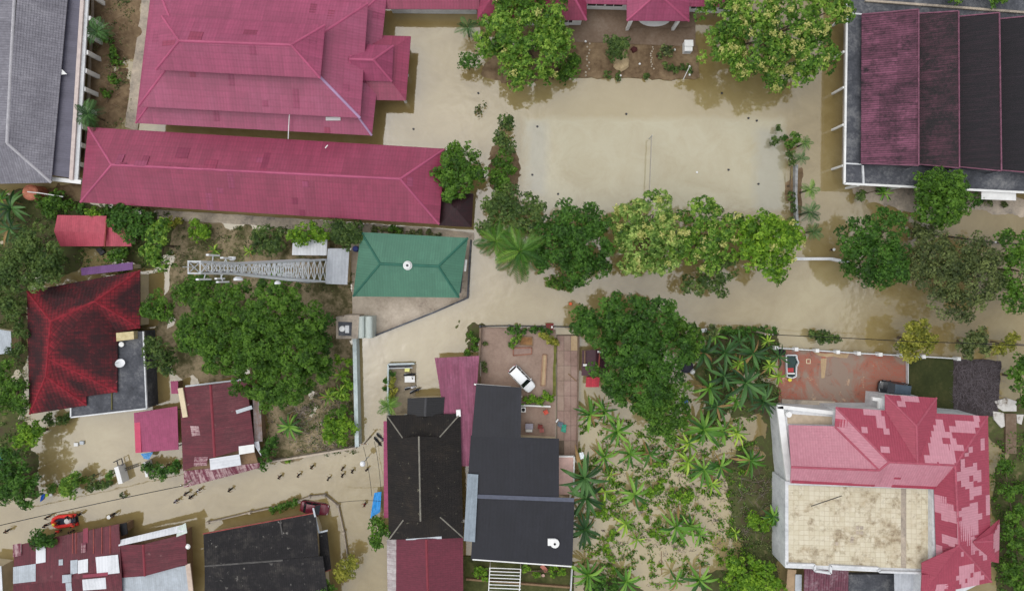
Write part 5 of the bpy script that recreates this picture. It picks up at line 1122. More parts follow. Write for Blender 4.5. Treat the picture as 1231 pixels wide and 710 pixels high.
T('small tree overhanging the patchwork shanty front', [(52, 644, 12, 4), (60, 648, 9, 3.8), (46, 652, 9, 3.8)], 'dark', leaf=0.3, lobe=0.5)
SH('weeds along the wall behind the red car', [(336, 610, 6, 1.0), (345, 606, 7, 1.2), (352, 604, 6, 1.2), (328, 612, 5, 0.8)], 'mid')
T('tall narrow bush beside the blue tarpaulin', [(454, 626, 10, 3.8), (456, 640, 11, 4), (454, 652, 9, 3.6), (462, 634, 8, 3.6)], 'mid', leaf=0.34, lobe=0.5)
T('yellow-flowering bush at the lane bottom', [(418, 682, 12, 3.2), (424, 674, 9, 3), (412, 690, 10, 3)], 'yellow', leaf=0.28, lobe=0.5)
T('green bushes behind the black tiled house', [(388, 702, 12, 3.4), (376, 708, 11, 3.2), (398, 710, 10, 3)], 'mid', leaf=0.3, lobe=0.5)
# --- driveway
SH('clipped dark hedge along the driveway street side', [(612, 397, 5, 1.3), (620, 396, 6, 1.6), (630, 398, 4, 1.1), (641, 396, 5, 1.4), (650, 397, 5, 1.3), (660, 396, 5, 1.3)], 'dark', name='hedge')
SH('yellow-orange shrub in the driveway north corner', [(655, 404, 6, 1.5), (662, 409, 7, 1.6), (667, 411, 5, 1.3), (650, 403, 4, 1.2)], 'yellow')
SH('green and amber shrub in the driveway middle bed', [(619, 408, 6, 1.4), (616, 416, 5, 1.2), (624, 404, 4, 1.2)], 'broad', gap=0.15)
SH('small weeds along the driveway wall', [(583, 413, 3, 0.7), (582, 437, 4, 0.8), (583, 444, 3, 0.7)], 'olive', trunk=False)
SH('leafy flower bed between car and chairs terrace', [(632, 481, 5, 1.1), (641, 480, 6, 1.2), (650, 481, 6, 1.2), (658, 476, 7, 1.5), (661, 480, 4, 1.1)], 'lime')
SH('dirt-edge shrub by the driveway gate', [(571, 408, 5, 1.4), (566, 402, 4, 1.1), (572, 418, 5, 1.3), (562, 424, 5, 1.1)], 'mid')
SH('amber and green shrubs in the motorcycle yard', [(473, 457, 5, 1.4), (471, 462, 4, 1.2), (474, 470, 5, 1), (470, 476, 5, 1)], 'yellow')
SH('dark plants inside the motorcycle yard wall', [(472, 449, 4, 1), (464, 458, 3, 0.9), (463, 466, 3, 0.8)], 'dark', trunk=False)
# --- field edge, right strip
SH('ball shrub standing in the field, uppermost of three', [(936, 155, 5, 1.2)], 'grey', lobe=0.3, leaf=0.2)
SH('ball shrub standing in the field, right of the pair', [(942, 166, 5, 1.2)], 'dark', lobe=0.3, leaf=0.2)
SH('ball shrub standing in the field, lower left of three', [(931, 170, 6, 1.3)], 'grey', lobe=0.3, leaf=0.2)
SH('leafy shrub at the top of the low boundary wall', [(953, 168, 8, 2), (948, 174, 6, 1.6)], 'mid')
SH('weedy growth on the low boundary wall', [(951, 196, 6, 1.4), (950, 236, 6, 1.4), (951, 250, 6, 1.5), (952, 264, 5, 1.3), (949, 184, 6, 1.6)], 'grey', gap=0.2)
SH('small bush against the sawtooth building south wall', [(1035, 234, 7, 1.6), (1058, 228, 6, 1.2)], 'grey')
SH('pair of ball shrubs below the white awning', [(1187, 243, 5, 0.9), (1207, 246, 4, 0.8)], 'olive', trunk=False)
SH('dark bush right of the round tree', [(1171, 240, 9, 2.4)], 'dark')
SH('bush between round tree and olive tree', [(1102, 280, 12, 3), (1114, 276, 10, 3)], 'olive', gap=0.15)
T('greenery along the right edge beside the rose house', [(1208, 560, 10, 2.5), (1212, 590, 12, 3), (1222, 616, 16, 3.4), (1216, 640, 16, 3.4), (1226, 664, 16, 3.5), (1214, 688, 14, 3), (1226, 704, 14, 3), (1230, 588, 10, 2.4)], 'mid', leaf=0.34, lobe=0.6)
T('green tree at right edge beside the twiggy yard', [(1224, 440, 15, 4.5), (1228, 460, 13, 4), (1218, 450, 9, 3.6), (1228, 480, 9, 3)], 'mid', leaf=0.32, lobe=0.55)
T('treetop peeping over the sawtooth building', [(1148, -6, 12, 5.5), (1190, -8, 16, 5.8), (1205, -4, 8, 5)], 'broad', leaf=0.36, lobe=0.5)
# --- garden bottom right
T('thick bushes at the garden bottom beside the rose house', [(884, 680, 16, 3.8), (900, 694, 20, 4.2), (918, 690, 18, 4.4), (924, 708, 16, 4), (880, 706, 16, 3.6), (906, 676, 12, 3.6)], 'lime', leaf=0.4, lobe=0.6)
SH('round bright bush in the dark soil beside the rose house', [(906, 624, 10, 2.4), (914, 630, 9, 2.2), (926, 622, 8, 2)], 'lime')
SH('dark bushes at the garden south-west corner', [(724, 702, 14, 2.8), (714, 708, 10, 2.4), (736, 708, 9, 2)], 'dark')
SH('little round tree growing on the boulder in the flower bed', [(735, 54, 12, 3.2), (746, 58, 11, 3.2), (738, 66, 9, 2.8), (750, 52, 8, 3)], 'grey', leaf=0.28)
SH('small dark red and green flower shrub in the bed', [(803, 62, 7, 1.2), (797, 58, 4, 1.0), (792, 67, 4, 0.8)], 'olive')
SH('fuzzy low planting at the flower bed lower edge', [(800 + k * 6, 80 + (k % 3) * 2, 5, 0.8) for k in range(6)] + [(730, 90, 5, .6), (745, 92, 5, .6), (776, 92, 5, .6)], 'grey', trunk=False, gap=0.3)
SH('garden growth behind the charcoal house', [(575, 684, 8, 1.3), (632, 682, 6, 1.2), (665, 684, 7, 1.4), (583, 690, 7, 1.1), (645, 690, 6, 0.9), (675, 686, 6, 1.2)], 'lime', gap=0.2)
SH('dead grey scrub in the field beside the pink hall', [(578, 128, 7, 1.2), (574, 136, 6, 1.0)], 'olive', gap=0.5, dens=0.5)
SH('waterlogged weed tuft in the lane by the gate', [(149, 595, 4, 0.6)], 'olive', trunk=False, gap=0.3)
SH('shrubs along the soil bank beside the school colonnade', [(136, 64, 7, 1.2), (140, 76, 6, 1.0), (138, 96, 7, 1.2), (128, 112, 7, 1.0), (132, 48, 8, 1.2)], 'mid', gap=0.15)
SH('hedge plants below the slab roof of the mossy house', [(62, 504, 8, 1.6), (76, 503, 8, 1.4), (82, 500, 5, 1.2)], 'grey')
# --- banana plants and palms
def blade(n=8, w=0.17, arch=0.55, droop=0.75, fold=0.35, seed=0):
    r = random.Random(seed); mb = MB(); prev = None
    for i in range(n + 1):
        t = i / n; ww = w * (math.sin(math.pi * min(1, t * 0.94 + 0.04)) ** 0.6) * (0.35 if t < 0.12 else 1.0) * r.uniform(0.9, 1.1)
        p = Vector((t, 0, arch * t - droop * t * t)); row = [p + Vector((0, -ww, ww * fold)), p, p + Vector((0, ww, ww * fold))]
        if prev:
            mb.face([prev[0], prev[1], row[1], row[0]]); mb.face([prev[1], prev[2], row[2], row[1]])
        prev = row
    return mb
def frond(n=20, w=0.26, arch=0.5, droop=0.85, seed=0):
    r = random.Random(seed); mb = MB(); pts = [Vector((t, 0, arch * t - droop * t * t)) for t in [i / 10 for i in range(11)]]
    mb.tube(pts, [0.016 * (1 - 0.08 * i) for i in range(11)], 4)
    for i in range(n):
        t = 0.1 + 0.9 * i / (n - 1); p = Vector((t, 0, arch * t - droop * t * t)); ww = w * math.sin(math.pi * (t * 0.85 + 0.1)) ** 0.7
        for s_ in (-1, 1):
            tip = p + Vector((ww * 0.55, s_ * ww, -ww * r.uniform(0.25, 0.6))); sd_ = Vector((0.02, 0, 0))
            mid = lerp(p, tip, 0.45) + Vector((0, 0, 0.02)); mb.face([p - sd_ * .4, mid - sd_, tip, mid + sd_])
    return mb
BAN = {k: leafmat(k, a, b_, c, 0.25, 0.42) for k, a, b_, c in (('banana_leaf', L(32, 64, 16), L(58, 94, 26), L(92, 124, 46)), ('young_banana_leaf', L(58, 86, 20), L(90, 118, 32), L(124, 146, 52)), ('dark_banana_leaf', L(22, 46, 18), L(36, 66, 26), L(62, 92, 46)), ('palm_leaf', L(34, 66, 16), L(58, 92, 26), L(92, 122, 44)))}
def rnd_island_fix(m):   # single-blade meshes: shade variation from the object, not the island
    nt = m.node_tree; oi = nt.nodes.new('ShaderNodeObjectInfo')
    for l in list(nt.links):
        if l.from_socket.name == 'Random Per Island': nt.links.new(oi.outputs['Random'], l.to_socket)
        if l.from_node.type == 'ATTRIBUTE': nt.links.new(oi.outputs['Random'], l.to_socket)
for m in BAN.values(): rnd_island_fix(m)
BM = {k: [blade(seed=i, w=0.066 + 0.012 * i, arch=0.5 + .12 * i, droop=0.6 + 0.15 * i).mesh('leaf', m) for i in range(3)] for k, m in BAN.items()}
FM = [frond(seed=i, arch=0.4 + .15 * i, droop=0.75 + 0.12 * i).mesh('frond', BAN['palm_leaf']) for i in range(3)]
FMD = [frond(seed=i, arch=0.4 + .15 * i, droop=0.75 + 0.12 * i).mesh('frond', BAN['dark_banana_leaf']) for i in range(3)]
DEADM = plain('dead_banana_leaf', L(138, 112, 72), 0.8, var=0.25)
DEAD = [blade(seed=9 + i, w=0.07, arch=0.15, droop=1.0).mesh('dead_leaf', DEADM) for i in range(2)]
STEM = plain('banana_stem', L(104, 118, 66), 0.7, var=0.2)
br = random.Random(5)
def banana(px, py, zc, rpx, n, label, kind='banana_leaf', name='banana_plant', cat='banana plant', meshes=None, part='leaf', group=None, lean_=0.0, stemr=0.11):
    c = W(px, py, zc); t = thing(name, label, cat, (c.x, c.y, -0.4), group)
    mb = MB(); mb.tube([Vector((c.x, c.y, -0.4)), Vector((c.x + br.uniform(-.05, .05), c.y, zc * 0.5)), Vector((c.x, c.y, zc + 0.05))], [stemr * 1.4, stemr * 1.1, stemr * 0.6], 8)
    mb.build('stem' if part == 'leaf' else 'trunk', STEM if part == 'leaf' else BARK, t)
    n = int(n * 1.6) if part == 'leaf' else n + 5
    Lm = rpx * S * (H - zc) / H * 1.06; a0 = br.uniform(0, 6.28); ms = meshes or BM[kind]
    for k in range(n):
        dead = part == 'leaf' and br.random() < 0.10
        o = bpy.data.objects.new('dead_leaf' if dead else part, br.choice(DEAD if dead else ms)); COL.objects.link(o); o.parent = t
        o.location = (0, 0, zc + 0.4); s_ = Lm * br.uniform(0.72, 1.12); o.scale = (s_, s_, s_ * br.uniform(0.7, 1.1))
        o.rotation_euler = (br.uniform(-.35, .35), -br.uniform(-0.15, 0.45), a0 + k * 6.283 / n + br.uniform(-.28, .28))
    return t
GG = 'banana plants in the flooded garden'
for px, py, zc, r, n, kind, tail in [
 (710, 498, 2.0, 17, 9, 'banana_leaf', 'in the garden top left corner beside the paved strip'),
 (727, 494, 1.8, 14, 8, 'banana_leaf', 'second from the paved strip in the garden top row'),
 (742, 518, 1.8, 17, 9, 'banana_leaf', 'standing alone on sandy water below the garden top row'),
 (727, 549, 1.4, 14, 8, 'banana_leaf', 'left of three in a row across the upper garden'),
 (757, 545, 1.4, 15, 7, 'banana_leaf', 'middle of three in a row, with a reddish leaf base'),
 (781, 546, 1.2, 13, 7, 'banana_leaf', 'right of three in a row across the upper garden'),
 (703, 574, 2.8, 24, 12, 'dark_banana_leaf', 'tall and dark beside the pink terrace'),
 (704, 598, 2.6, 20, 11, 'dark_banana_leaf', 'dark, crowding the tall one beside the pink terrace'),
 (703, 636, 2.2, 17, 12, 'dark_banana_leaf', 'dark star shape at the charcoal roof edge'),
 (733, 571, 0.9, 9, 6, 'young_banana_leaf', 'small seedling right of the tall dark plants'),
 (763, 594, 1.4, 17, 8, 'banana_leaf', 'in the middle of the garden left of a lime shrub'),
 (752, 629, 1.2, 13, 8, 'young_banana_leaf', 'slender yellow-green star in the garden centre'),
 (846, 516, 2.0, 20, 11, 'banana_leaf', 'large star below the lighter tree'),
 (869, 518, 1.5, 14, 8, 'banana_leaf', 'right neighbour of the large star below the lighter tree'),
 (886, 520, 1.4, 12, 8, 'young_banana_leaf', 'pale, at the garden top right'),
 (828, 532, 1.2, 13, 7, 'young_banana_leaf', 'left below the large star'),
 (810, 540, 1.2, 10, 7, 'banana_leaf', 'small one beside dark scrub left of the garden middle'),
 (827, 555, 1.2, 13, 7, 'young_banana_leaf', 'leaning one left of the dark debris'),
 (846, 564, 1.7, 17, 9, 'banana_leaf', 'left of a touching pair in the garden right half'),
 (866, 560, 1.6, 15, 8, 'banana_leaf', 'right of a touching pair in the garden right half'),
 (902, 553, 1.8, 15, 10, 'banana_leaf', 'by the white house wall, garden right edge'),
 (856, 581, 1.1, 12, 7, 'young_banana_leaf', 'yellow-green one below the touching pair'),
 (812, 633, 1.9, 18, 9, 'banana_leaf', 'biggest of the trio in the lower garden'),
 (829, 631, 1.6, 14, 8, 'banana_leaf', 'middle of the trio in the lower garden'),
 (841, 642, 1.3, 13, 7, 'banana_leaf', 'rightmost of the trio in the lower garden'),
 (841, 696, 1.6, 16, 9, 'banana_leaf', 'at the bottom edge left of the thick bushes'),
 (813, 697, 1.4, 12, 7, 'banana_leaf', 'with a torn leaf at the bottom edge'),
 (707, 690, 2.0, 19, 10, 'banana_leaf', 'at the bottom left corner of the garden'),
 (753, 698, 1.6, 15, 9, 'banana_leaf', 'at the bottom edge right of the dark bushes'),
 (766, 648, 0.9, 10, 6, 'young_banana_leaf', 'little one below the slender yellow-green star'),
 (727, 590, 1.0, 11, 7, 'young_banana_leaf', 'light green one right of the dark crowd'),
 (884, 640, 0.8, 7, 6, 'young_banana_leaf', 'seedling on the dark soil'),
]: banana(px, py, zc, r * 1.22, n, 'banana plant ' + tail, kind, group=GG)
G2 = 'banana plants in the grove'
for px, py, zc, r, n, kind, tail in [
 (846, 424, 3.4, 24, 9, 'dark_banana_leaf', 'at the grove upper left'), (871, 424, 3.0, 22, 9, 'dark_banana_leaf', 'upper middle of the grove'),
 (905, 424, 3.2, 24, 10, 'dark_banana_leaf', 'at the grove upper right'), (852, 466, 3.0, 24, 9, 'banana_leaf', 'at the grove left side above bare soil'),
 (870, 452, 3.4, 22, 8, 'dark_banana_leaf', 'in the shadowy centre of the grove'), (897, 460, 4.0, 30, 12, 'dark_banana_leaf', 'largest of the grove with fanned leaves'),
 (862, 488, 2.8, 20, 10, 'dark_banana_leaf', 'at the grove bottom left'), (918, 482, 3.0, 22, 10, 'dark_banana_leaf', 'next to the white terrace corner'),
 (884, 480, 2.6, 17, 8, 'banana_leaf', 'at the grove bottom middle'), (925, 439, 2.4, 13, 12, 'young_banana_leaf', 'lime one right side of the grove'),
 (888, 437, 2.6, 13, 12, 'young_banana_leaf', 'lime one in the grove middle'), (935, 452, 2.2, 12, 10, 'young_banana_leaf', 'lime one by the white planter'),
 (922, 410, 1.6, 11, 9, 'young_banana_leaf', 'yellowish one beside the hedge end'), (860, 404, 2.0, 15, 8, 'banana_leaf', 'at the roadside grove corner'), (889, 410, 2.2, 15, 8, 'dark_banana_leaf', 'behind the hedge middle'), (936, 428, 2.6, 16, 8, 'dark_banana_leaf', 'overhanging the white planter')]:
    banana(px, py, zc, r * 0.88, n, 'banana plant ' + tail, kind, group=G2)
for px, py, zc, r, n, kind, tail in [(14, 250, 2.6, 24, 9, 'dark_banana_leaf', 'at the left edge below the grey school'), (2, 240, 2.8, 17, 8, 'banana_leaf', 'cut off by the left edge below the school'), (12, 275, 2.2, 17, 8, 'dark_banana_leaf', 'above the grey-green tree at left'),
   (395, 476, 1.6, 12, 8, 'young_banana_leaf', 'left one of a pair by the pale wall'), (409, 470, 1.5, 11, 8, 'young_banana_leaf', 'right one of a pair by the pale wall'), (348, 512, 1.6, 16, 14, 'banana_leaf', 'spiky star alone in the dry mast plot'),
   (300, 302, 1.0, 8, 8, 'young_banana_leaf', 'small tuft beside the mast shaft'), (258, 301, 0.9, 9, 8, 'young_banana_leaf', 'small tuft under the mast antennas'), (410, 450, 1.6, 12, 7, 'young_banana_leaf', 'upper one along the pale wall'), (1062, 232, 1.6, 12, 7, 'banana_leaf', 'beside the sawtooth building wall'), (930, 620, 2.4, 15, 8, 'banana_leaf', 'leaning over the white house wall')]:
    banana(px, py, zc, r, n, 'banana plant ' + tail, kind)
for px, py, zc, r, n, dk, tail in [(117, 38, 4.0, 17, 12, 1, 'against the school colonnade, upper'), (106, 137, 4.0, 18, 12, 1, 'against the school colonnade, lower'), (562, 33, 3.6, 14, 8, 1, 'with dark star crown beside the pink lodge'),
   (467, 487, 3.0, 13, 11, 0, 'at the motorcycle yard corner'), (625, 302, 6.2, 32, 15, 0, 'with drooping fronds below the loose tree'), (596, 290, 5.0, 24, 11, 0, 'with thin fronds left of the drooping palm'),
   (974, 228, 3.4, 11, 8, 0, 'upper of three slim ones beside the low boundary wall'), (974, 255, 3.4, 13, 8, 1, 'middle of three slim ones beside the low boundary wall'), (978, 278, 3.0, 11, 7, 1, 'lower of three slim ones beside the low boundary wall'),
   (968, 172, 2.6, 9, 8, 0, 'bright small one at the field corner'), (963, 190, 3.0, 9, 6, 1, 'dark small one below the bright one at the field corner')]:
    banana(px, py, zc, r, n, 'palm ' + tail, name='palm', cat='palm', meshes=FMD if dk else FM, part='frond')
# --- lime cassava-like shrubs and weeds of the garden
for lab, bl in (('lime green shrub in the garden centre', [(788, 588, 9, 1.2), (794, 584, 6, 1.1), (782, 594, 6, 1.0)]), ('lime green shrub pair right of the garden centre', [(812, 594, 8, 1.3), (824, 598, 9, 1.3), (830, 592, 6, 1.2)]), ('yellow-green weeds column left in lower garden', [(733, 646, 6, .9), (730, 658, 6, .9), (735, 672, 6, .9), (737, 684, 5, .8), (736, 640, 5, .9)]),
                ('low weeds left of the lower trio', [(790, 642, 7, .8), (799, 646, 6, .8), (782, 640, 5, .7)]), ('yellow-green weeds beside the middle banana', [(772, 608, 7, .9), (776, 620, 6, .8)]), ('low green weeds behind the dark banana crowd', [(722, 602, 8, 1.0), (728, 616, 7, 1.0), (720, 618, 6, .9), (735, 598, 6, .9)]), ('small leafy weeds at the garden right middle', [(892, 566, 5, .7), (840, 610, 5, .7), (785, 558, 6, .7), (795, 556, 6, .7)])):
    SH(lab, bl, 'lime', name='weed_clump', trunk=False, gap=0.2, leaf=0.28, lobe=0.4)
rngw = np.random.default_rng(9)
def weeds(name, label, n, region, kind, size, zmax=0.35, clump=1.2):
    pts = []; x0, x1, y0, y1 = region
    while len(pts) < n:
        cx, cy = rngw.uniform(x0, x1), rngw.uniform(y0, y1); m = rngw.integers(6, 40); sp = rngw.uniform(0.3, 1) * clump * 8
        for _ in range(m): pts.append((cx + rngw.normal(0, sp * .5), cy + rngw.normal(0, sp * .35), rngw.uniform(0.02, zmax)))
    P_ = np.array([tuple(W(x, y, z)) for x, y, z in pts]); nn = rngw.normal(size=P_.shape) * 0.6 + np.array([0, 0, 1]); nn /= np.linalg.norm(nn, axis=1)[:, None]
    setp(link(name, leafmesh(name, P_, nn, size, rngw.uniform(0, 1, len(P_)), LEAF[kind], rngw)), label, 'weeds', None, 'stuff')
weeds('garden_weeds', 'scattered green weeds poking out of the garden flood', 5500, (696, 905, 500, 705), 'mid', 0.34, clump=1.1)
weeds('garden_sprouts', 'yellow-green sprouts among the garden weeds', 4200, (696, 900, 505, 705), 'lime', 0.34, clump=0.9)
LEAF['deadgrey'] = leafmat('dead_leaves', L(70, 62, 56), L(112, 102, 94), L(150, 140, 130))
weeds('garden_litter', 'grey drowned weeds in the flooded garden', 5200, (700, 925, 530, 705), 'deadgrey', 0.22, 0.05, clump=0.9)
weeds('plot_grass', 'grass tufts in the mast plot', 9000, (212, 425, 272, 350), 'olive', 0.22, 0.3)
weeds('plot_grass', 'green grass in the lower mast plot', 6000, (318, 425, 440, 545), 'grey', 0.22, 0.3)
weeds('plot_grass', 'dry grass tufts in the lower mast plot', 3000, (325, 425, 470, 540), 'deadgrey', 0.26, 0.3)
weeds('bank_weeds', 'weeds on the soil bank left of the tiered hall', 1400, (112, 158, 0, 150), 'olive', 0.24, 0.25)
weeds('yard_undergrowth', 'leafy undergrowth around the mossy house', 4200, (0, 205, 235, 330), 'grey', 0.3, 0.6)
weeds('grove_undergrowth', 'dark undergrowth in the banana grove', 3600, (845, 935, 405, 495), 'grey', 0.3, 0.6)
weeds('soil_undergrowth', 'undergrowth on dark soil beside the rose house', 3200, (880, 932, 560, 700), 'olive', 0.26, 0.4)
weeds('edge_undergrowth', 'undergrowth along the right edge', 3000, (1196, 1240, 520, 710), 'mid', 0.3, 0.6)
weeds('west_undergrowth', 'undergrowth along the left edge', 2400, (0, 34, 340, 600), 'grey', 0.3, 0.6)
print('leaf triangles', ntri)
# ================================================================ mast, walls, vehicles, people, small things
# ---- lattice mast: a straight 42 m tower
mp = W(385.5, 325.5, 0); MH = 39.0
b = thing('lattice_mast', 'tall white steel lattice telecom mast with panel antennas', 'mast', (mp.x, mp.y, 0.0))
MASTM = plain('mast_steel', lin((206, 210, 214)), 0.5, var=0.06, spec=0.4)
def half(z): return 1.65 - (1.65 - 0.52) * min(1.0, z / 30.0)
legp = lambda sx, sy, z: Vector((mp.x + sx * half(z), mp.y + sy * half(z), z))
for sx, sy in ((-1, -1), (1, -1), (1, 1), (-1, 1)):
    MB().tube([legp(sx, sy, 0), legp(sx, sy, 30), legp(sx, sy, MH)], [0.14, 0.10, 0.07], 6).build('leg', MASTM, b)
zs = [0]; 
while zs[-1] < MH - 1.0: zs.append(zs[-1] + max(1.7, half(zs[-1]) * 1.7))
zs[-1] = MH
cs = [(-1, -1), (1, -1), (1, 1), (-1, 1)]
for z0, z1 in zip(zs[:-1], zs[1:]):
    mb = MB()
    for k in range(4):
        p, q = cs[k], cs[(k + 1) % 4]
        mb.tube([legp(*p, z0), legp(*q, z1)], 0.05, 5); mb.tube([legp(*q, z0), legp(*p, z1)], 0.05, 5); mb.tube([legp(*p, z1), legp(*q, z1)], 0.05, 5)
    mb.build('bracing', MASTM, b)
mb = MB(); 
for z in np.arange(0.5, MH, 0.8): mb.bar((mp.x - .2, mp.y + half(z) * .8, z), (mp.x + .2, mp.y + half(z) * .8, z), 0.04, 0.04)
for s_ in (-.2, .2): mb.tube([(mp.x + s_, mp.y + half(0) * .8, 0), (mp.x + s_, mp.y + half(30) * .8, 30), (mp.x + s_, mp.y + half(30) * .8, MH)], 0.03, 5)
mb.build('ladder', MASTM, b)
mb = MB(); mb.tube([(mp.x + .1, mp.y - 1.4, 0), (mp.x + .05, mp.y - .4, 30), (mp.x, mp.y - .4, MH - 2)], 0.07, 6); mb.build('cable_tray', plain('cable_grey', lin((110, 112, 118)), 0.7), b)
ant = plain('antenna_white', lin((226, 228, 230)), 0.5, var=0.04)
for z, dx, dy, L_ in ((36.5, -.3, -1.05, 2.6), (34.0, .35, -1.3, 2.4), (35.5, .1, 1.15, 2.4), (33.5, .5, .95, 2.0), (32.4, -.6, -1.0, 1.8), (31.5, -.5, 1.0, 1.6)):
    c = Vector((mp.x + dx, mp.y + dy, z)); a = MB().box(c.x - .12, c.x + .12, c.y - .08, c.y + .08, z - L_ / 2, z + L_ / 2).build('panel_antenna', ant, b)
    MB().bar(c, (mp.x + dx * .4, mp.y + (0.45 if dy > 0 else -.45), z), 0.07, 0.07).build('antenna_arm', MASTM, a)
for z, dy, r in ((29.5, -.85, 0.45), (31, .8, 0.35), (18, -1.35, 0.35)):
    c = Vector((mp.x, mp.y + dy, z)); mb = MB(); sg = 1 if dy > 0 else -1
    mb.loft([[c + Vector((math.cos(t) * rr, sg * o_, math.sin(t) * rr)) for t in [6.283 * k / 14 for k in range(14)]] for rr, o_ in ((r * .5, -.05), (r, .12), (r, .35))]); mb.build('dish_drum', ant, b)
mb = MB(); mb.tube([(mp.x, mp.y, MH), (mp.x, mp.y, MH + 2.0)], 0.035, 5); mb.build('lightning_rod', MASTM, b)
# ---- walls and fences
def wall_line(name, label, pts, h, th, mat, posts=0, pmat=None, cat='wall', z0=-0.5, pw=0.4, cap=None, ph=0.2):
    c = W(*pts[0], 0); t = thing(name, label, cat, (c.x, c.y, z0))
    for k in range(len(pts) - 1):
        a, c = W(*pts[k], h), W(*pts[k + 1], h); d = Vector((c.x - a.x, c.y - a.y, 0)).normalized(); n = Vector((-d.y, d.x, 0)) * th / 2
        MB().prism([a - n, c - n, c + n, a + n], z0).build('wall_panel', mat, t)
        if cap: MB().prism([p + Vector((0, 0, .07)) for p in (a - n * 1.35, c - n * 1.35, c + n * 1.35, a + n * 1.35)], h + 0.001).build('coping', cap, t)
        if posts:
            m = max(1, int((c - a).length / posts))
            for i in range(m + (1 if k == len(pts) - 2 else 0)):
                p = lerp(a, c, i / m); MB().box(p.x - pw / 2, p.x + pw / 2, p.y - pw / 2, p.y + pw / 2, z0, h + ph).build('post', pmat or mat, t)
    return t
PALEW = mottle('pale_blue_wall', [(0.25, lin((110, 120, 118))), (0.45, lin((176, 188, 188))), (0.75, lin((206, 214, 214)))], 0.7, bump=0.01)
wall_line('boundary_wall', 'pale blue-white painted wall between mast plot and flooded lane', [(426, 407), (429, 537)], 1.9, 0.55, PALEW)
wall_line('lane_wall', 'grey wall closing the mast plot along the lower lane', [(318, 556), (350, 551), (428, 538)], 1.2, 0.25, CONC)
wall_line('yard_wall', 'dark slanting wall from pump house to the green-roofed house corner', [(449, 404), (520, 376), (562, 358), (566, 288)], 0.9, 0.22, CONC_DARK)
wall_line('house_wall', 'low wall with white-capped posts around the black tiled house', [(250, 628), (300, 616), (348, 606), (372, 597), (390, 595), (406, 608), (413, 640), (418, 672)], 0.55, 0.14, CONC, 4.5, CONC, pw=0.34)
wall_line('driveway_wall', 'brown wall along the driveway west side', [(577.5, 394), (575, 462)], 1.1, 0.3, PAVE_BR)
wall_line('street_fence', 'dark low fence along the driveway street side', [(577, 392), (612, 391.5), (692, 393)], 0.7, 0.12, DKMETAL, 4.0, CONC_DARK, 'fence', pw=0.25)
wall_line('strip_wall', 'brown wall along the paved strip east side', [(696, 404), (694, 548)], 0.8, 0.2, PAVE_BR)
wall_line('white_kerb', 'white kerb between flower bed and chairs terrace', [(626, 487), (662, 488.5)], 0.9, 0.2, WHITE)
wall_line('motor_yard_wall', 'pale grey corner wall of the motorcycle yard', [(498, 437), (466.5, 438), (466, 480), (468, 500)], 0.9, 0.2, PALEW)
wall_line('courtyard_fence', 'white post fence along the brick courtyard', [(933, 418), (957, 419.5), (1032, 424.5), (1110, 428.5), (1152, 431)], 0.9, 0.14, WHITE_OLD, 2.95, WHITE, 'fence', pw=0.5, cap=None)
wall_line('bund_wall', 'white low wall crossing the flooded lane east of the trees', [(951, 311), (1000, 311), (1024, 316)], 0.7, 0.4, WHITE_OLD)
wall_line('field_wall', 'low grey-white boundary wall on the field east side', [(958, 198), (957, 235), (959, 272)], 0.9, 0.35, mottle('grey_white_wall', [(0.3, lin((100, 98, 92))), (0.6, lin((180, 182, 184)))], 0.6))
wall_line('roadside_fence', 'thin dark fence with white pole between road and sawtooth building', [(1102, 278), (1128, 282), (1196, 291), (1240, 294)], 0.6, 0.08, DKMETAL, 6.0, WHITE, 'fence', pw=0.2)
wall_line('lawn_fence', 'thin pale fence between brick courtyard and lawn', [(1092, 430), (1092, 461)], 0.7, 0.1, WHITE_OLD, cat='fence')
wall_line('garden_kerb', 'dark wall across the back garden behind the charcoal house', [(560, 696), (688, 706)], 0.7, 0.25, WOOD)
wall_line('garden_side_wall', 'white wall on the back garden east side', [(688, 682), (685, 730)], 1.2, 0.15, WHITE_OLD)
wall_line('kiln_wall', 'low concrete ledge below the courtyard toward the rose house', [(940, 484), (1004, 487)], 0.5, 1.1, CONC)
# white gate slabs of the flooded yard
for lab, x0, y0, x1, y1 in (('wide white gate slab of the flooded yard, west of the gateway', 139.5, 561, 145, 581), ('slim white gate slab beside the carport, east of the gateway', 173, 555.5, 176.5, 573)):
    wall_line('gate_slab', lab, [(x0, y0), (x1, y1)], 1.7, 0.6 if 'wide' in lab else 0.35, WHITE)
# wooden gate / frame floating in the gateway
b = thing('metal_gate', 'dark wire gate lying across the flooded yard gateway', 'gate', tuple(W(157, 562, 0)))
for p, q in (((146, 564), (166, 557)), ((147, 566.5), (167, 559.5))): MB().bar(W(*p, 0.35), W(*q, 0.35), 0.08, 0.08).build('rail', DKMETAL, b)
for k in range(9): MB().bar(W(147 + k * 2.3, 564 - k * .8, 0.34), W(148 + k * 2.3, 566.6 - k * .8, 0.34), 0.05, 0.05).build('bar', DKMETAL, b)
b = thing('frame', 'small dark rectangular frame standing beside the wide white gate slab', 'frame', tuple(W(144, 554, 0)))
for p, q in (((140.5, 553), (146, 550.5)), ((146, 550.5), (148, 558)), ((148, 558), (142, 559.5)), ((142, 559.5), (140.5, 553))): MB().bar(W(*p, 0.9), W(*q, 0.9), 0.1, 0.1).build('rail', DKMETAL, b)
for x, y in ((140.8, 553.2), (147.6, 557.6)):
    p = W(x, y, 0); MB().box(p.x - .05, p.x + .05, p.y - .05, p.y + .05, -0.5, .9).build('leg', DKMETAL, b)
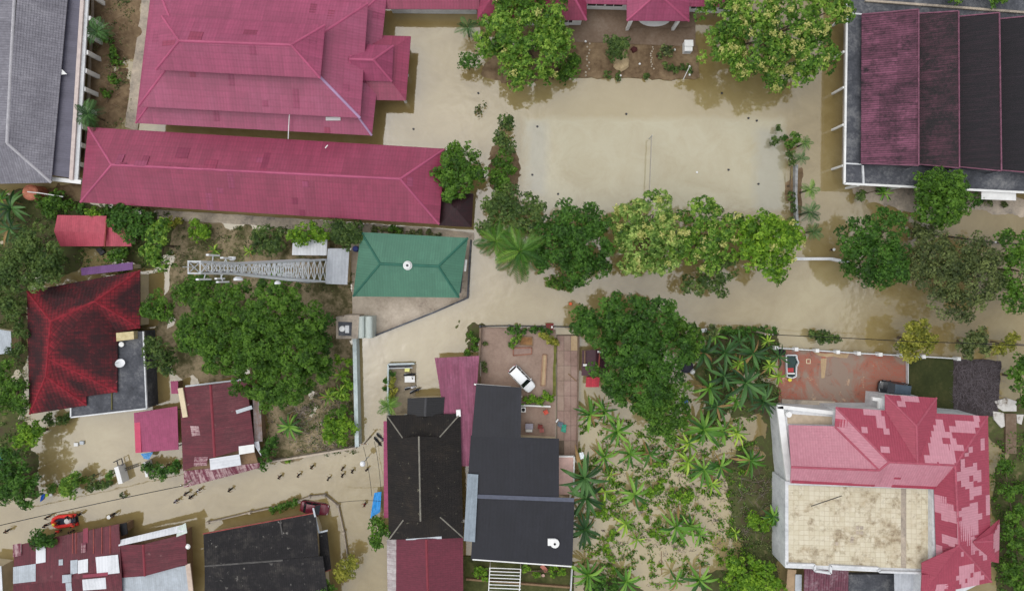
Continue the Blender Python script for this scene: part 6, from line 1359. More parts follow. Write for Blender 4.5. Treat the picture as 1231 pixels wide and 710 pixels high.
def tarp(name, label, poly, z, rgb, cat='tarpaulin', sag=0.12, seed=1):
    r = random.Random(seed); c = midpt([W(x, y, z) for x, y in poly]); P4 = [W(x, y, z) for x, y in poly]; mb = MB(); n = 6
    g_ = [[lerp(lerp(P4[0], P4[1], i / n), lerp(P4[3], P4[2], i / n), j / n) + Vector((0, 0, r.uniform(-.5, .5) * sag - sag * math.sin(math.pi * i / n) * math.sin(math.pi * j / n))) for j in range(n + 1)] for i in range(n + 1)]
    for i in range(n):
        for j in range(n):
            q = [g_[i][j], g_[i + 1][j], g_[i + 1][j + 1], g_[i][j + 1]]; mb.face(q); mb.face([p + Vector((0, 0, -.02)) for p in q[::-1]])
    return solo(name, label, cat, mb, pm(name + str(rgb), rgb, 0.4), (c.x, c.y, z))
tarp('blue_tarpaulin', 'bright blue tarpaulin stretched beside the brown tiled house', [(450, 592), (458.5, 590.5), (457, 615), (445, 623)], 1.3, (48, 140, 210), seed=3)
tarp('blue_sheet', 'blue sheet under the plum carport edge', [(169, 545), (184, 543), (179, 552), (173, 551)], 1.2, (84, 146, 200), seed=4)
tarp('blue_float', 'blue plastic sheet floating by the yard hedge', [(50, 594), (54, 593.5), (52, 600), (48, 603)], 0.15, (44, 104, 200), seed=5)
tarp('lime_bag', 'lime green bag next to the floating blue sheet', [(54.5, 593), (58, 593), (57, 597), (54, 597)], 0.3, (170, 206, 60), 'bag', seed=6)
tarp('white_bag', 'white bag next to the lime green bag', [(59, 593), (63, 593.5), (62, 596.5), (59, 596.5)], 0.3, (220, 220, 220), 'bag', seed=7)
tarp('cyan_sheet', 'cyan sheet at the left edge beside dark tree', [(-8, 545), (3, 544), (2, 556), (-8, 560)], 1.2, (50, 150, 200), seed=8)
tarp('green_cloth', 'teal cloth lying on the paved strip', [(676, 510), (681, 510), (680, 520), (674, 518)], 0.45, (48, 140, 116), 'cloth', 0.05, seed=9)
tarp('slate_cloth', 'slate blue cloth beside the teal cloth', [(671, 506), (678, 508), (674, 514), (670, 511)], 0.42, (88, 104, 116), 'cloth', 0.05, seed=10)
# ---- mast plot odds
b = thing('blue_drum', 'dark blue drum between grey shed and green roof', 'drum', tuple(W(427, 299, 0.1))); c = W(427, 299, 1); mb = MB(); mb.disc(c, 0.42, 0, 0.95, 14); mb.build('drum_body', pm('navy', (40, 52, 120), 0.5), b); MB().disc(c, 0.3, .95, 1.0, 12).build('lid', pm('navy_lid', (60, 76, 150), 0.5), b)
# orange water tank, top left
c = W(35, 231, 2.5); b = thing('orange_water_tank', 'faded orange round water tank below the grey school roof', 'water tank', (c.x, c.y, -0.4))
ORG = mottle('faded_orange_tank', [(0.3, lin((120, 66, 52))), (0.6, lin((196, 128, 104)))], 0.8, bump=0.01)
mb = MB(); mb.disc(c, 1.1, -0.4, 2.3, 20); mb.build('tank_body', ORG, b); mb = MB(); mb.dome(Vector((c.x, c.y, 2.301)), 1.05, 0.35, 18, 4); mb.build('tank_top', ORG, b)
MB().tube([W(33, 230.5, 2.9), W(48, 232, 2.85), W(76, 236.5, 2.2)], 0.07, 6).build('pipe', WHITE, b)
# ---- satellite dish and small objects on slab roof
def dish(label, px, py, z, r, tilt=(0.3, 0.5)):
    c = W(px, py, z); b = thing('satellite_dish', label, 'satellite dish', (c.x, c.y, z)); n = 18; up = Vector((tilt[0], tilt[1], 1)).normalized(); x = up.cross(Vector((0, 1, 0))).normalized(); y = up.cross(x)
    top = c + Vector((0, 0, 0.7)); rings = [[top + (x * math.cos(6.283 * k / n) + y * math.sin(6.283 * k / n)) * r * q + up * 0.25 * r * q * q for k in range(n)] for q in (0.05, 0.4, 0.75, 1.0, 0.99, 0.7, .05)]
    for k in range(4, 7): rings[k] = [p - up * 0.03 for p in rings[k]]
    MB().loft(rings).build('reflector', ant, b); MB().tube([c + Vector((0, 0, -.05)), top], 0.04, 6).build('mount', DKMETAL, b)
    MB().tube([top + x * r * .9 + up * .2, top + up * r * .8], 0.02, 5).build('feed_arm', DKMETAL, b)
dish('white satellite dish on the slab roof of the mossy house', 148, 436, 3.05, 0.62)
dish('white dish on the charcoal house courtyard side', 1128, 281, 0.0, 0.2) if False else None
b = solo('white_basin', 'small white basin on the slab roof near the yellowed tank', 'basin', MB().disc(W(147, 413.5, 3.1), 0.3, 3.05, 3.35, 12, taper=1.2), WHITE, tuple(W(147, 413.5, 3.05)))
# ---- net on the flooded volleyball court
b = thing('volleyball_net', 'volleyball net with white band across the flooded field', 'net', tuple(W(783, 205, 0)))
p, q = W(784, 163, 2.3), W(781, 240, 2.3)
MB().bar(p, q, 0.025, 0.08).build('top_band', pm('net_tape', (190, 184, 168), .8), b)
NETM = pm('net_cord', (150, 146, 136), 0.9); mb = MB()
for k in range(1, 8): mb.bar(p + Vector((0, 0, -.12 * k)), q + Vector((0, 0, -.12 * k)), 0.012, 0.012)
for k in range(60): r_ = lerp(p, q, k / 59); mb.bar(r_, r_ + Vector((0, 0, -.9)), 0.01, 0.01)
mb.build('mesh', NETM, b, kind='stuff')
for r_ in (p, q): MB().tube([Vector((r_.x, r_.y, -.5)), Vector((r_.x, r_.y, 2.4))], 0.06, 8).build('post', METAL, b)
# ---- flower bed items
BOULD = mottle('sandy_boulder', [(0.3, lin((140, 120, 92))), (0.6, lin((188, 168, 132)))], 0.8, bump=0.05)
def boulder(label, px, py, r, h, mat=BOULD, name='boulder', cat='boulder', sx=1.0, sy=1.0):
    c = W(px, py, 0.15); rr = random.Random(int(px * 7)); rings = []; n = 12; rad = [rr.uniform(.8, 1.15) for _ in range(n)]
    for q, z in ((1, -.1), (1.0, h * .4), (.8, h * .8), (.4, h)): rings.append([c + Vector((math.cos(6.283 * k / n) * r * q * rad[k] * sx, math.sin(6.283 * k / n) * r * q * rad[k] * sy, z)) for k in range(n)])
    mb = MB(); mb.smooth = False; mb.loft(rings); return solo(name, label, cat, mb, mat, tuple(c))
boulder('large sandy boulder half under the little round tree in the bed', 746, 74, 1.5, 0.9, sx=0.85, sy=1.15)
DKPLANT = pm('dark_red_leaf', (74, 34, 34), 0.8)
boulder('dark reddish mound in the middle of the bed', 762, 60, .45, .4, DKPLANT, 'planter_mound', 'mound'); boulder('dark reddish mound right of the stepping stones', 792, 67.5, .45, .4, DKPLANT, 'planter_mound', 'mound')
for lab, x, y in (('white garden lamp ball at the bed left edge by the path', 704, 50), ('white garden lamp ball beside the boulder', 769, 77), ('white garden lamp ball at the bed lower edge', 746, 91), ('white garden lamp ball near the white post', 829, 90), ('white garden lamp ball above the flower shrub', 811, 60), ('white garden lamp ball left of the flower shrub', 796, 60)):
    c = W(x, y, .5); b = thing('garden_lamp', lab, 'lamp', (c.x, c.y, 0.15)); MB().tube([(c.x, c.y, .1), (c.x, c.y, .5)], .05, 6).build('post', DKMETAL, b)
    mb = MB(); mb.smooth = True; mb.dome((c.x, c.y, .5), .17, .2, 10, 4); mb.build('globe', WHITE, b)
c = W(825, 59, 0.2); b = thing('white_booth', 'white box cabinet standing at the flower bed by the flowering tree', 'cabinet', (c.x, c.y, 0.2))
MB().box(c.x - .55, c.x + .55, c.y - .7, c.y + .75, .15, 1.5).build('body', WHITE, b); MB().prism([(c.x - .62, c.y - .1, 1.75), (c.x + .62, c.y - .1, 1.75), (c.x + .62, c.y + .82, 1.6), (c.x - .62, c.y + .82, 1.6)], 1.5).build('lid', WHITE, b)
MB().box(c.x - .4, c.x + .4, c.y - .72, c.y - .69, .6, 1.2).build('front_panel', METAL, b)
b = thing('white_pole', 'short white pole leaning at the flower bed lower right corner', 'pole', tuple(W(822, 95, 0))); MB().tube([W(821.5, 95.5, 0), W(829, 80, 2.0)], 0.06, 6).build('shaft', WHITE, b); mb = MB(); mb.dome(W(829, 80, 2.0), .16, .2, 10, 4); mb.build('finial', WHITE, b)
# ---- driveway furniture
def planter(label, poly, h, fill=SOIL, rim=WOOD):
    c = midpt([W(x, y, .2) for x, y in poly]); b = thing('planter', label, 'planter', (c.x, c.y, .2))
    e = [W(x, y, .2) for x, y in poly]
    for k in range(len(e)): MB().bar(e[k] + Vector((0, 0, h / 2)), e[(k + 1) % len(e)] + Vector((0, 0, h / 2)), .16, h).build('edging', rim, b)
    MB().prism([Vector((p.x, p.y, .2 + h * .6)) for p in inset(e, .07)], .1).build('fill', fill, b); return b
planter('long narrow brick planter along the driveway east side', [(652.5, 426), (657, 426), (655, 463), (650, 463)], .25, SLABS[2], mottle('brick_edge', [(0.3, lin((130, 100, 80))), (0.7, lin((170, 140, 116)))], 1))
planter('reddish square bed in the driveway front', [(624, 404), (640, 405), (640, 415), (625, 414)], .15, mottle('amber_bed', [(0.3, lin((96, 70, 46))), (0.6, lin((150, 112, 74)))], 1.0))
planter('small brick bed with rim in the driveway', [(617, 418), (639, 417.5), (639, 425), (617, 427)], .2, SLABS[1], mottle('brick_rim', [(0.3, lin((120, 80, 66))), (0.7, lin((160, 116, 98)))], 1))
land('grass_line', [(666, 412), (669, 412), (668, 476), (664, 476)], 0.215, mottle('mossy_grass', [(0.3, lin((74, 78, 34))), (0.6, lin((112, 112, 58)))], 0.8), 0.4, 40)
c = W(661, 393, 1.2); b = thing('letter_kiosk', 'small maroon kiosk box at the driveway fence', 'kiosk', (c.x, c.y, 0)); MB().box(c.x - .5, c.x + .5, c.y - .4, c.y + .4, -.4, 1.2).build('body', pm('maroon_box', (104, 44, 42), .7), b); MB().box(c.x + .2, c.x + .4, c.y - .15, c.y + .15, 1.2, 1.24).build('plate', WHITE, b); MB().box(c.x - .55, c.x + .55, c.y + .4, c.y + .47, -.4, 1.3).build('back_board', pm('maroon_back', (130, 50, 44), .7), b)
def chair(label, px, py, rz, rgb):
    c = W(px, py, .24); b = thing('garden_chair', label, 'chair', (c.x, c.y, .24), 'garden chairs', rz); m = pm('chair' + str(rgb), rgb, .6); o = Vector((c.x, c.y, .24))
    def part(n, x0, x1, y0, y1, z0, z1): MB().box(o.x + x0, o.x + x1, o.y + y0, o.y + y1, o.z + z0, o.z + z1).build(n, m, b)
    part('seat', -.3, .3, -.3, .3, .4, .46); part('backrest', -.3, .3, .28, .34, .461, .95)
    for x in (-.28, .24):
        for y in (-.28, .24): part('leg', x, x + .05, y, y + .05, 0, .4)
        part('armrest', x - .02, x + .07, -.28, .27, .62, .66)
chair('orange-red garden chair in the terrace corner by the white kerb', 656, 494.5, .5, (200, 84, 66)); chair('dark red garden chair at the terrace lower edge', 649, 512, -.2, (132, 60, 56))
chair('faded pink garden chair beside the dark red one', 651, 516, .1, (170, 104, 98))
c = W(636, 511, .24); b = thing('garden_table', 'grey table with white cloth on the chairs terrace', 'table', (c.x, c.y, .24)); MB().box(c.x - .55, c.x + .55, c.y - .4, c.y + .4, .9, .96).build('tabletop', pm('grey_top', (150, 146, 158), .6), b)
MB().box(c.x - .5, c.x + .45, c.y - .85, c.y - .45, .6, .66).build('bench_board', WHITE, b)
for x in (-.5, .42):
    for y in (-.35, .27): MB().box(c.x + x, c.x + x + .08, c.y + y, c.y + y + .08, .24, .9).build('leg', WOOD, b)
c = W(629, 491, .3); b = thing('washing_machine', 'white appliance in the terrace top left corner', 'appliance', (c.x, c.y, .24)); MB().box(c.x - .35, c.x + .35, c.y - .35, c.y + .35, .24, 1.1).build('body', WHITE, b); MB().disc(c, .25, 1.1, 1.13, 12).build('lid', BLACK, b)
b = thing('bench', 'pink-brown tilted bench in the back garden', 'bench', tuple(W(654, 682, .25))); mb = MB(); mb.bar(W(651, 679, .7), W(657, 686, .7), .6, .08); mb.build('seat', pm('salmon_wood', (176, 112, 98), .7), b)
for x, y in ((651.5, 679.5), (656.5, 685.5)): p = W(x, y, .3); MB().box(p.x - .2, p.x + .2, p.y - .06, p.y + .06, .2, .66).build('leg', WOOD, b)
for lab, x in (('left one of two round pink stools in the back garden', 649), ('right one of two round pink stools in the back garden', 653)):
    c = W(x, 690, .3); b = thing('stool', lab, 'stool', (c.x, c.y, .25)); MB().disc(c, .22, .55, .65, 12).build('seat', pm('pink_stone', (178, 146, 136), .8), b); MB().disc(c, .12, .2, .55, 10).build('pedestal', CONC, b)
# white ornate pond rim in the brick courtyard
b = thing('fish_pond', 'white-rimmed ornamental pond with dark water in the brick courtyard corner', 'pond', tuple(W(951, 440, .16)))
rim = [(944.5, 426.5), (957, 426.5), (957.5, 431), (959.5, 435), (957, 440), (956.5, 452), (952, 454), (945.5, 452.5), (945.5, 448)]
for k in range(len(rim)): MB().bar(W(*rim[k], .55), W(*rim[(k + 1) % len(rim)], .55), .14, .5).build('rim', WHITE_OLD, b)
MB().prism([Vector((p.x, p.y, .45)) for p in inset(WP(rim, .5), .08)], .15).build('pond_water', pm('green_pond', (34, 58, 56), .1), b)
MB().prism(WP([(946, 442), (954, 442), (954, 447), (946, 447)], .5), .3).build('red_step', pm('red_step', (170, 60, 62), .7), b); MB().bar(W(945, 448.5, .56), W(955, 448.5, .56), .18, .4).build('step_edge', WHITE, b)
solo('black_tank', 'black box tank inside the courtyard fence corner', 'tank', MB().prism(WP([(934.5, 420), (944, 420.5), (943.5, 427), (936, 427)], .9), -.4), BLACK, tuple(W(939, 424, 0)))
solo('yellow_bucket', 'yellow bucket below the white-rimmed pond', 'bucket', MB().disc(W(949, 456, .3), .22, .16, .5, 12, taper=1.25), pm('yellow_plastic', (214, 204, 60), .5), tuple(W(949, 456, .16)))
land('pale_screed', [(987, 431), (994, 430), (993, 440), (991, 454), (987, 454)], 0.172, SLABS[2], 0.5, 41)
land('pale_screed', [(977, 424), (1022, 425.5), (1018, 430), (985, 428)], 0.171, SLABS[2], 1.0, 42)
b = thing('paving_ring', 'small square cream kerb ring in the brick courtyard', 'kerb', tuple(W(971.5, 434, .16)))
for p, q in (((969.5, 431.5), (974, 431.5)), ((974, 431.5), (974, 436.5)), ((974, 436.5), (969.5, 436.5)), ((969.5, 436.5), (969.5, 431.5))): MB().bar(W(*p, .2), W(*q, .2), .1, .1).build('edging', CREAM, b)
# broken white slabs at right of twiggy yard
CRACKED = mottle('cracked_white', [(0.40, lin((120, 108, 92))), (0.47, lin((190, 186, 180))), (0.7, lin((214, 212, 208)))], 0.5, fine=2.0)
for k, (lab, poly) in enumerate([('cracked white slab right of the twiggy yard, upper', [(1196, 482), (1210, 478), (1222, 482), (1222, 494), (1206, 494), (1200, 490)]), ('peeling white slab right of the rose house corner', [(1194, 494), (1207, 496), (1208, 512), (1204, 514), (1195, 504)]), ('pale strip slab at the right edge by the rose house', [(1222, 498), (1231, 498), (1228, 510), (1223, 508)])]):
    solo('white_slab', lab, 'slab', MB().prism(WP(poly, .3), -.3), CRACKED, tuple(W(*poly[0], -.3)))
solo('mud_slab', 'bare brown concrete floor at right edge', 'slab', MB().prism(WP([(1209, 497), (1222, 497), (1222, 545), (1209, 545)], .45), -.3), PAVE_BR, tuple(W(1215, 520, -.3)))
# ---- vehicles
def car(label, px, py, ang, Lc, Wc, rgb, z=0.2, van=False, name='car', roofrgb=None):
    c = W(px, py, 1.2); c.z = z; b = thing(name, label, 'car', tuple(c)); m = pm('paint' + str(rgb) + str(px), rgb, .25, var=0.03, spec=.6); ca, sa = math.cos(ang), math.sin(ang)
    Q = lambda x, y, z_: Vector((c.x + x * ca - y * sa, c.y + x * sa + y * ca, c.z + z_))
    h = Wc / 2; hl = Lc / 2
    def sect(x, hw, zb, zt): return [Q(x, -hw * .9, zb), Q(x, -hw, zb + .12), Q(x, -hw, zt - .16), Q(x, -hw * .86, zt), Q(x, -hw * .4, zt + .03), Q(x, hw * .4, zt + .03), Q(x, hw * .86, zt), Q(x, hw, zt - .16), Q(x, hw, zb + .12), Q(x, hw * .9, zb)]
    mb = MB(); mb.smooth = False
    prof = [(-hl, h * .72, .35, .80), (-hl + .18, h * .92, .25, .92), (-hl + .7, h, .22, .98), (0, h, .22, .96), (hl * .42, h, .22, .94), (hl - .5, h * .95, .22, .84), (hl - .15, h * .82, .25, .72), (hl, h * .62, .35, .60)]
    mb.loft([sect(*p) for p in prof][::1]); body = mb.build('body', m, b)
    xr, xf, tr, tf = (-hl + .12, hl * .5, -hl + .35, hl * .18) if van else (-hl + .5, hl * .42, -hl + 1.0, hl * .08)
    zt = 1.62 if van else 1.42; hb, ht = h * .93, h * .74
    mb = MB(); lo = [Q(xr, -hb, .93), Q(xf, -hb, .93), Q(xf, hb, .93), Q(xr, hb, .93)]; hi = [Q(tr, -ht, zt), Q(tf, -ht, zt), Q(tf, ht, zt), Q(tr, ht, zt)]
    mb.loft([lo, hi]); mb.build('cabin', m, b)
    def panel(n, a, b_, c_, d, inset_, mt):
        q = [a, b_, c_, d]; cen = sum(q, Vector()) / 4; nn = (b_ - a).cross(d - a).normalized(); nn = nn if nn.dot(cen - Q(0, 0, 1)) > 0 else -nn
        q = [cen + (p - cen) * inset_ + nn * .012 for p in q]; lo_ = [p - nn * .03 for p in q]; mb = MB(); 
        mb.face(q if (q[1] - q[0]).cross(q[2] - q[0]).dot(nn) > 0 else q[::-1])
        for k in range(4): mb.face([lo_[k], lo_[(k + 1) % 4], q[(k + 1) % 4], q[k]])
        mb.build(n, mt, b)
    panel('windscreen', lo[1], lo[2], hi[2], hi[1], .93, GLASS); panel('rear_window', lo[3], lo[0], hi[0], hi[3], .9, GLASS)
    for s0, s1 in ((0, 1), (2, 3)):
        for t0, t1 in ((.02, .33), (.36, .64), (.67, .98)) if van else ((.03, .48), (.52, .97)): panel('side_window', lerp(lo[s0], lo[s1], t0), lerp(lo[s0], lo[s1], t1), lerp(hi[s0], hi[s1], t1), lerp(hi[s0], hi[s1], t0), .94, GLASS)
    mb = MB(); mb.smooth = False; rm = m if roofrgb is None else pm('roof' + str(roofrgb), roofrgb, .3)
    mb.loft([[Q(tr + (tf - tr) * i + s_ * 0, y, zt + dz) for y, dz in ((-ht * 1.02, .0), (-ht * .8, .05 * k), (0, .075 * k), (ht * .8, .05 * k), (ht * 1.02, .0))] for i, k, s_ in ((-.01, .3, 0), (.15, 1, 0), (.85, 1, 0), (1.01, .3, 0))], cap=True); mb.build('roof', rm, b)
    for x in (-hl * .62, hl * .60):
        for s_ in (-1, 1):
            cc = Q(x, s_ * (h - .10), .31); ax = Vector((-sa, ca, 0)); u = Vector((ca, sa, 0)); v = Vector((0, 0, 1))
            tr_ = MB().loft([[cc + ax * o_ + (u * math.cos(6.283 * k / 14) + v * math.sin(6.283 * k / 14)) * r_ for k in range(14)] for o_, r_ in ((-.11, .27), (-.09, .31), (.09, .31), (.11, .27))]).build('wheel', BLACK, b)
            MB().loft([[cc + ax * s_ * o_ + (u * math.cos(6.283 * k / 10) + v * math.sin(6.283 * k / 10)) * .18 for k in range(10)] for o_ in (.1, .125)]).build('rim', METAL, tr_)
    for s_ in (-1, 1):
        MB().bar(Q(hl - .22, s_ * h * .45, .66), Q(hl - .24, s_ * h * .78, .66), .2, .14).build('headlight', ant, b); MB().bar(Q(-hl + .05, s_ * h * .5, .78), Q(-hl + .09, s_ * h * .8, .78), .14, .16).build('tail_light', pm('tail_red', (140, 24, 24), .3), b)
        MB().bar(Q(xf - .25, s_ * h * .97, 1.0), Q(xf - .2, s_ * (h + .17), 1.02), .1, .14).build('mirror', m, b)
    return b
car('white people carrier parked askew on the driveway', 627.5, 455.5, -math.atan2(23, 22) , 4.3, 1.75, (232, 234, 236), .21, True)
car('black car parked beside the rose house in the brick courtyard', 1076.5, 466.5, math.pi - .13, 4.4, 1.75, (20, 26, 32), .17, True, roofrgb=(70, 84, 96))
car('red car half under the black tiled eave, standing in water', 376, 613, -.16, 4.1, 1.7, (104, 32, 48), -.45)
def motorcycle(label, px, py, ang, rgb, z=.05):
    c = W(px, py, .5); c.z = z; b = thing('motorcycle', label, 'motorcycle', tuple(c), 'motorcycles in the walled yard'); m = pm('bike' + str(rgb), rgb, .35); ca, sa = math.cos(ang), math.sin(ang)
    Q = lambda x, y, z_: Vector((c.x + x * ca - y * sa, c.y + x * sa + y * ca, c.z + z_)); ax = Vector((-sa, ca, 0)); u = Vector((ca, sa, 0)); v = Vector((0, 0, 1))
    for x in (-.6, .62):
        cc = Q(x, 0, .28); w = MB().loft([[cc + ax * o_ + (u * math.cos(6.283 * k / 14) + v * math.sin(6.283 * k / 14)) * r_ for k in range(14)] for o_, r_ in ((-.05, .24), (-.03, .28), (.03, .28), (.05, .24))]).build('wheel', BLACK, b)
        MB().tube([cc - ax * .07, cc + ax * .07], .08, 8).build('hub', METAL, w)
    def hull(n, secs, mt): MB().loft([[Q(x, -w_, z0), Q(x, -w_, (z0 + z1) / 2), Q(x, -w_ * .6, z1), Q(x, w_ * .6, z1), Q(x, w_, (z0 + z1) / 2), Q(x, w_, z0)] for x, w_, z0, z1 in secs]).build(n, mt, b)
    hull('body', [(-.8, .06, .55, .72), (-.4, .14, .4, .74), (.1, .13, .28, .55), (.45, .17, .35, .9), (.62, .12, .6, .98)], m); hull('seat', [(-.75, .1, .72, .80), (-.3, .14, .74, .82), (.12, .09, .7, .78)], BLACK)
    hull('front_fender', [(.42, .06, .5, .58), (.62, .08, .58, .63), (.85, .05, .42, .5)], m)
    MB().tube([Q(.45, -.33, 1.02), Q(.52, 0, .98), Q(.45, .33, 1.02)], .025, 6).build('handlebar', DKMETAL, b); MB().tube([Q(.52, 0, .95), Q(.62, 0, .28)], .04, 6).build('fork', METAL, b); MB().tube([Q(-.1, .14, .3), Q(-.75, .16, .4)], .05, 6).build('exhaust', METAL, b)
    for s_ in (-1, 1): MB().bar(Q(.42, s_ * .3, 1.1), Q(.42, s_ * .42, 1.12), .04, .09).build('mirror', BLACK, b)
motorcycle('white motorcycle parked nearest the white table in the yard', 493, 466, .25, (222, 222, 226)); motorcycle('dark blue motorcycle beside the white one', 499, 469.5, .45, (40, 48, 66))
motorcycle('black motorcycle upper in the walled yard', 492, 450, .1, (38, 38, 44)); motorcycle('black motorcycle standing at the lane by the plum awning', 453.5, 531, -.9, (30, 30, 34), -.35); motorcycle('grey motorcycle just above the bicycle-like black one by the awning', 457, 526, -.8, (96, 96, 104), -.35)
c = W(492.5, 455.5, .8); b = thing('white_table', 'white table top in the motorcycle yard', 'table', (c.x, c.y, .05)); MB().box(c.x - .72, c.x + .72, c.y - .45, c.y + .45, .75, .8).build('tabletop', WHITE, b); MB().disc((c.x + .4, c.y + .1, 0), .1, .801, .92, 10).build('cup', DKMETAL, b)
for x in (-.6, .55):
    for y in (-.38, .32): MB().box(c.x + x, c.x + x + .06, c.y + y, c.y + y + .06, -.1, .75).build('leg', METAL, b)
solo('yellow_basket', 'pale yellow basket above the white table', 'basket', MB().prism(WP([(486.5, 442), (492.5, 442), (492, 446.5), (486.5, 446.5)], .8), .05), pm('pale_yellow', (214, 214, 130), .6), tuple(W(489.5, 444, .05)))
b = thing('handcart', 'long dark handcart along the motorcycle yard wall', 'cart', tuple(W(482, 439.5, .1)))
MB().prism(WP([(468.5, 437.5), (494, 437), (494, 440.5), (468.5, 441.5)], .8), .5).build('bed', DKMETAL, b)
for y in (436.6, 442): MB().bar(W(467, y + .6, .9), W(496, y - .4, .9), .1, .12).build('side_rail', METAL, b)
for x in (473, 489):
    for y in (437, 441): 
        cc = W(x, y, .35); MB().loft([[cc + Vector((math.cos(6.283 * k / 10) * .3, o_, math.sin(6.283 * k / 10) * .3)) for k in range(10)] for o_ in (-.05, .05)]).build('wheel', BLACK, b)
# ---- scrap beside grove: white and dark debris
b = thing('covered_motorbike', 'dark covered scooter with white fender between tree and banana grove', 'scooter', tuple(W(827, 440, .1)))
mb = MB(); mb.smooth = True; mb.dome(W(825, 440, .1), 1.0, .9, 14, 5); mb.build('cover', pm('dark_violet_cover', (52, 50, 64), .7), b); mb = MB(); mb.smooth = True; mb.dome(W(832, 446, .2), .42, .7, 12, 5); mb.build('white_fender', WHITE, b); MB().bar(W(819, 436, .9), W(829, 433, .9), .4, .2).build('grey_panel', METAL, b)
tarp('blue_white_cloth', 'blue and white cloth at the edge of the lighter tree', [(823, 480), (827, 479), (827, 490), (822, 493)], 1.0, (70, 110, 190), 'cloth', seed=20); tarp('white_cloth', 'white scrap of cloth on top of that blue cloth', [(823.5, 475), (826, 474.5), (826.5, 478.5), (824, 479)], 1.1, (225, 225, 228), 'cloth', seed=21)
tarp('white_sign', 'white folded board at the grove roadside corner', [(843, 395), (850, 394), (850, 399), (844, 399.5)], 1.3, (225, 227, 230), 'board', .03, seed=22)
tarp('white_sack', 'white sack on the tall dark banana plant', [(696, 544), (701, 543), (703, 550), (698, 552)], 2.9, (214, 220, 222), 'sack', seed=23)
solo('wood_stick', 'thin dark stick lying in the lower garden water', 'stick', MB().tube([W(795, 662, .03), W(795.5, 690, .05)], .05, 5), WOOD, tuple(W(795, 676, 0)))
solo('plank', 'dark plank lying on the paved strip', 'plank', MB().bar(W(683, 449, .27), W(693, 458, .27), .14, .06), WOOD, tuple(W(688, 453, .21)))
solo('white_post_strip', 'white length of pipe on the paved strip', 'pipe', MB().tube([W(668.5, 507, .3), W(671, 503.5, .3)], .12, 6), WHITE, tuple(W(669, 505, .2)))
for lab, x, y, m in (('white float bobbing in the flooded yard', 91, 534, WHITE), ('grey crate floating in the flooded yard', 98, 532, METAL)): solo('floating_crate', lab, 'crate', MB().prism(WP([(x - 2.5, y - 2), (x + 2.5, y - 2), (x + 2.3, y + 2), (x - 2.3, y + 2)], .25), -.1), m, tuple(W(x, y, 0)))
solo('dark_box', 'dark square board beside the red cabin', 'board', MB().prism(WP([(115, 300), (121, 297), (126, 303), (121, 307)], .5), .0), DKMETAL, tuple(W(120, 302, 0)))
solo('orange_ball', 'orange buoy floating at the huge dense tree roadside', 'buoy', MB().disc(W(686, 365, .2), .28, -.1, .3, 10, taper=.7), pm('orange_float', (214, 92, 52), .5), tuple(W(686, 365, 0)))
FL = [(753, 137, 'by the field upper middle'), (838, 207, 'white, lower right of the volleyball net'), (876, 204, 'near the field lower right'), (912, 221, 'at the field east edge'), (900, 142, 'upper one of a pair at the field east side'), (910, 145, 'lower one of a pair at the field east side'), (671, 233, 'near the dark tree top'), (640, 210, 'at the field west side'), (497, 155, 'in the hall forecourt'), (646, 152, 'at the field upper left corner'), (575, 112, 'beside the big bright tree'), (868, 112, 'stick-like, below the flowering tree')]
for x, y, tail in FL:
    solo('floating_debris', 'small drifting piece of debris ' + tail, 'debris', MB().prism([W(x + dx * 1.3, y + dy * 1.3, .12) for dx, dy in ((-1, -.6), (.3, -1), (1.1, .1), (.2, 1), (-.8, .7))], -.1), WHITE if 'white' in tail else DKMETAL, tuple(W(x, y, 0)), 'debris floating on the field')
# ---- cables and poles
def cable(label, pts, z, r=.035): 
    P_ = [W(x, y, z) for x, y in pts]; out = []
    for a, c in zip(P_[:-1], P_[1:]):
        for k in range(8): t = k / 8; out.append(lerp(a, c, t) + Vector((0, 0, -.6 * 4 * t * (1 - t))))
    out.append(P_[-1]); solo('power_cable', label, 'cable', MB().tube(out, r, 4), BLACK, tuple(P_[0]))
cable('dark power cable crossing the lower lane to the maroon house', [(-30, 638), (222, 583)], 4.5, .05)
cable('dark power cable along the main road at right', [(925, 402), (1090, 410), (1250, 416)], 6.0, .05)
cable('thin cable from lane lamp down to the blue tarpaulin', [(437, 537), (447, 596)], 4.5, .03); cable('thin cable beside the plum awning', [(450, 530), (458, 590)], 4.5, .03)
cable('thin cable across the lane by the black tiled house', [(404, 604), (458, 602)], 3.5, .03)
def pole(label, px, py, h, lamp=False):
    c = W(px, py, h); b = thing('utility_pole', label, 'pole', (c.x, c.y, -.5)); MB().tube([(c.x, c.y, -.5), (c.x, c.y, h)], [.14, .09], 8).build('shaft', CONC, b)
    MB().bar((c.x - .6, c.y, h - .3), (c.x + .6, c.y, h - .3), .1, .1).build('crossarm', WOOD, b)
    for x in (-.5, .5): MB().disc((c.x + x, c.y, 0), .05, h - .25, h - .1, 8).build('insulator', WHITE, b)
pole('utility pole at the maroon house front corner', 221, 583, 4.6); pole('utility pole at the right end of the main road', 1245, 416, 6.2); pole('utility pole at the hedge left end of main road cable', 925, 402, 6.1); pole('utility pole at the lane corner by the plum awning', 437, 534, 4.7)
c = W(436.5, 557, 2.2)
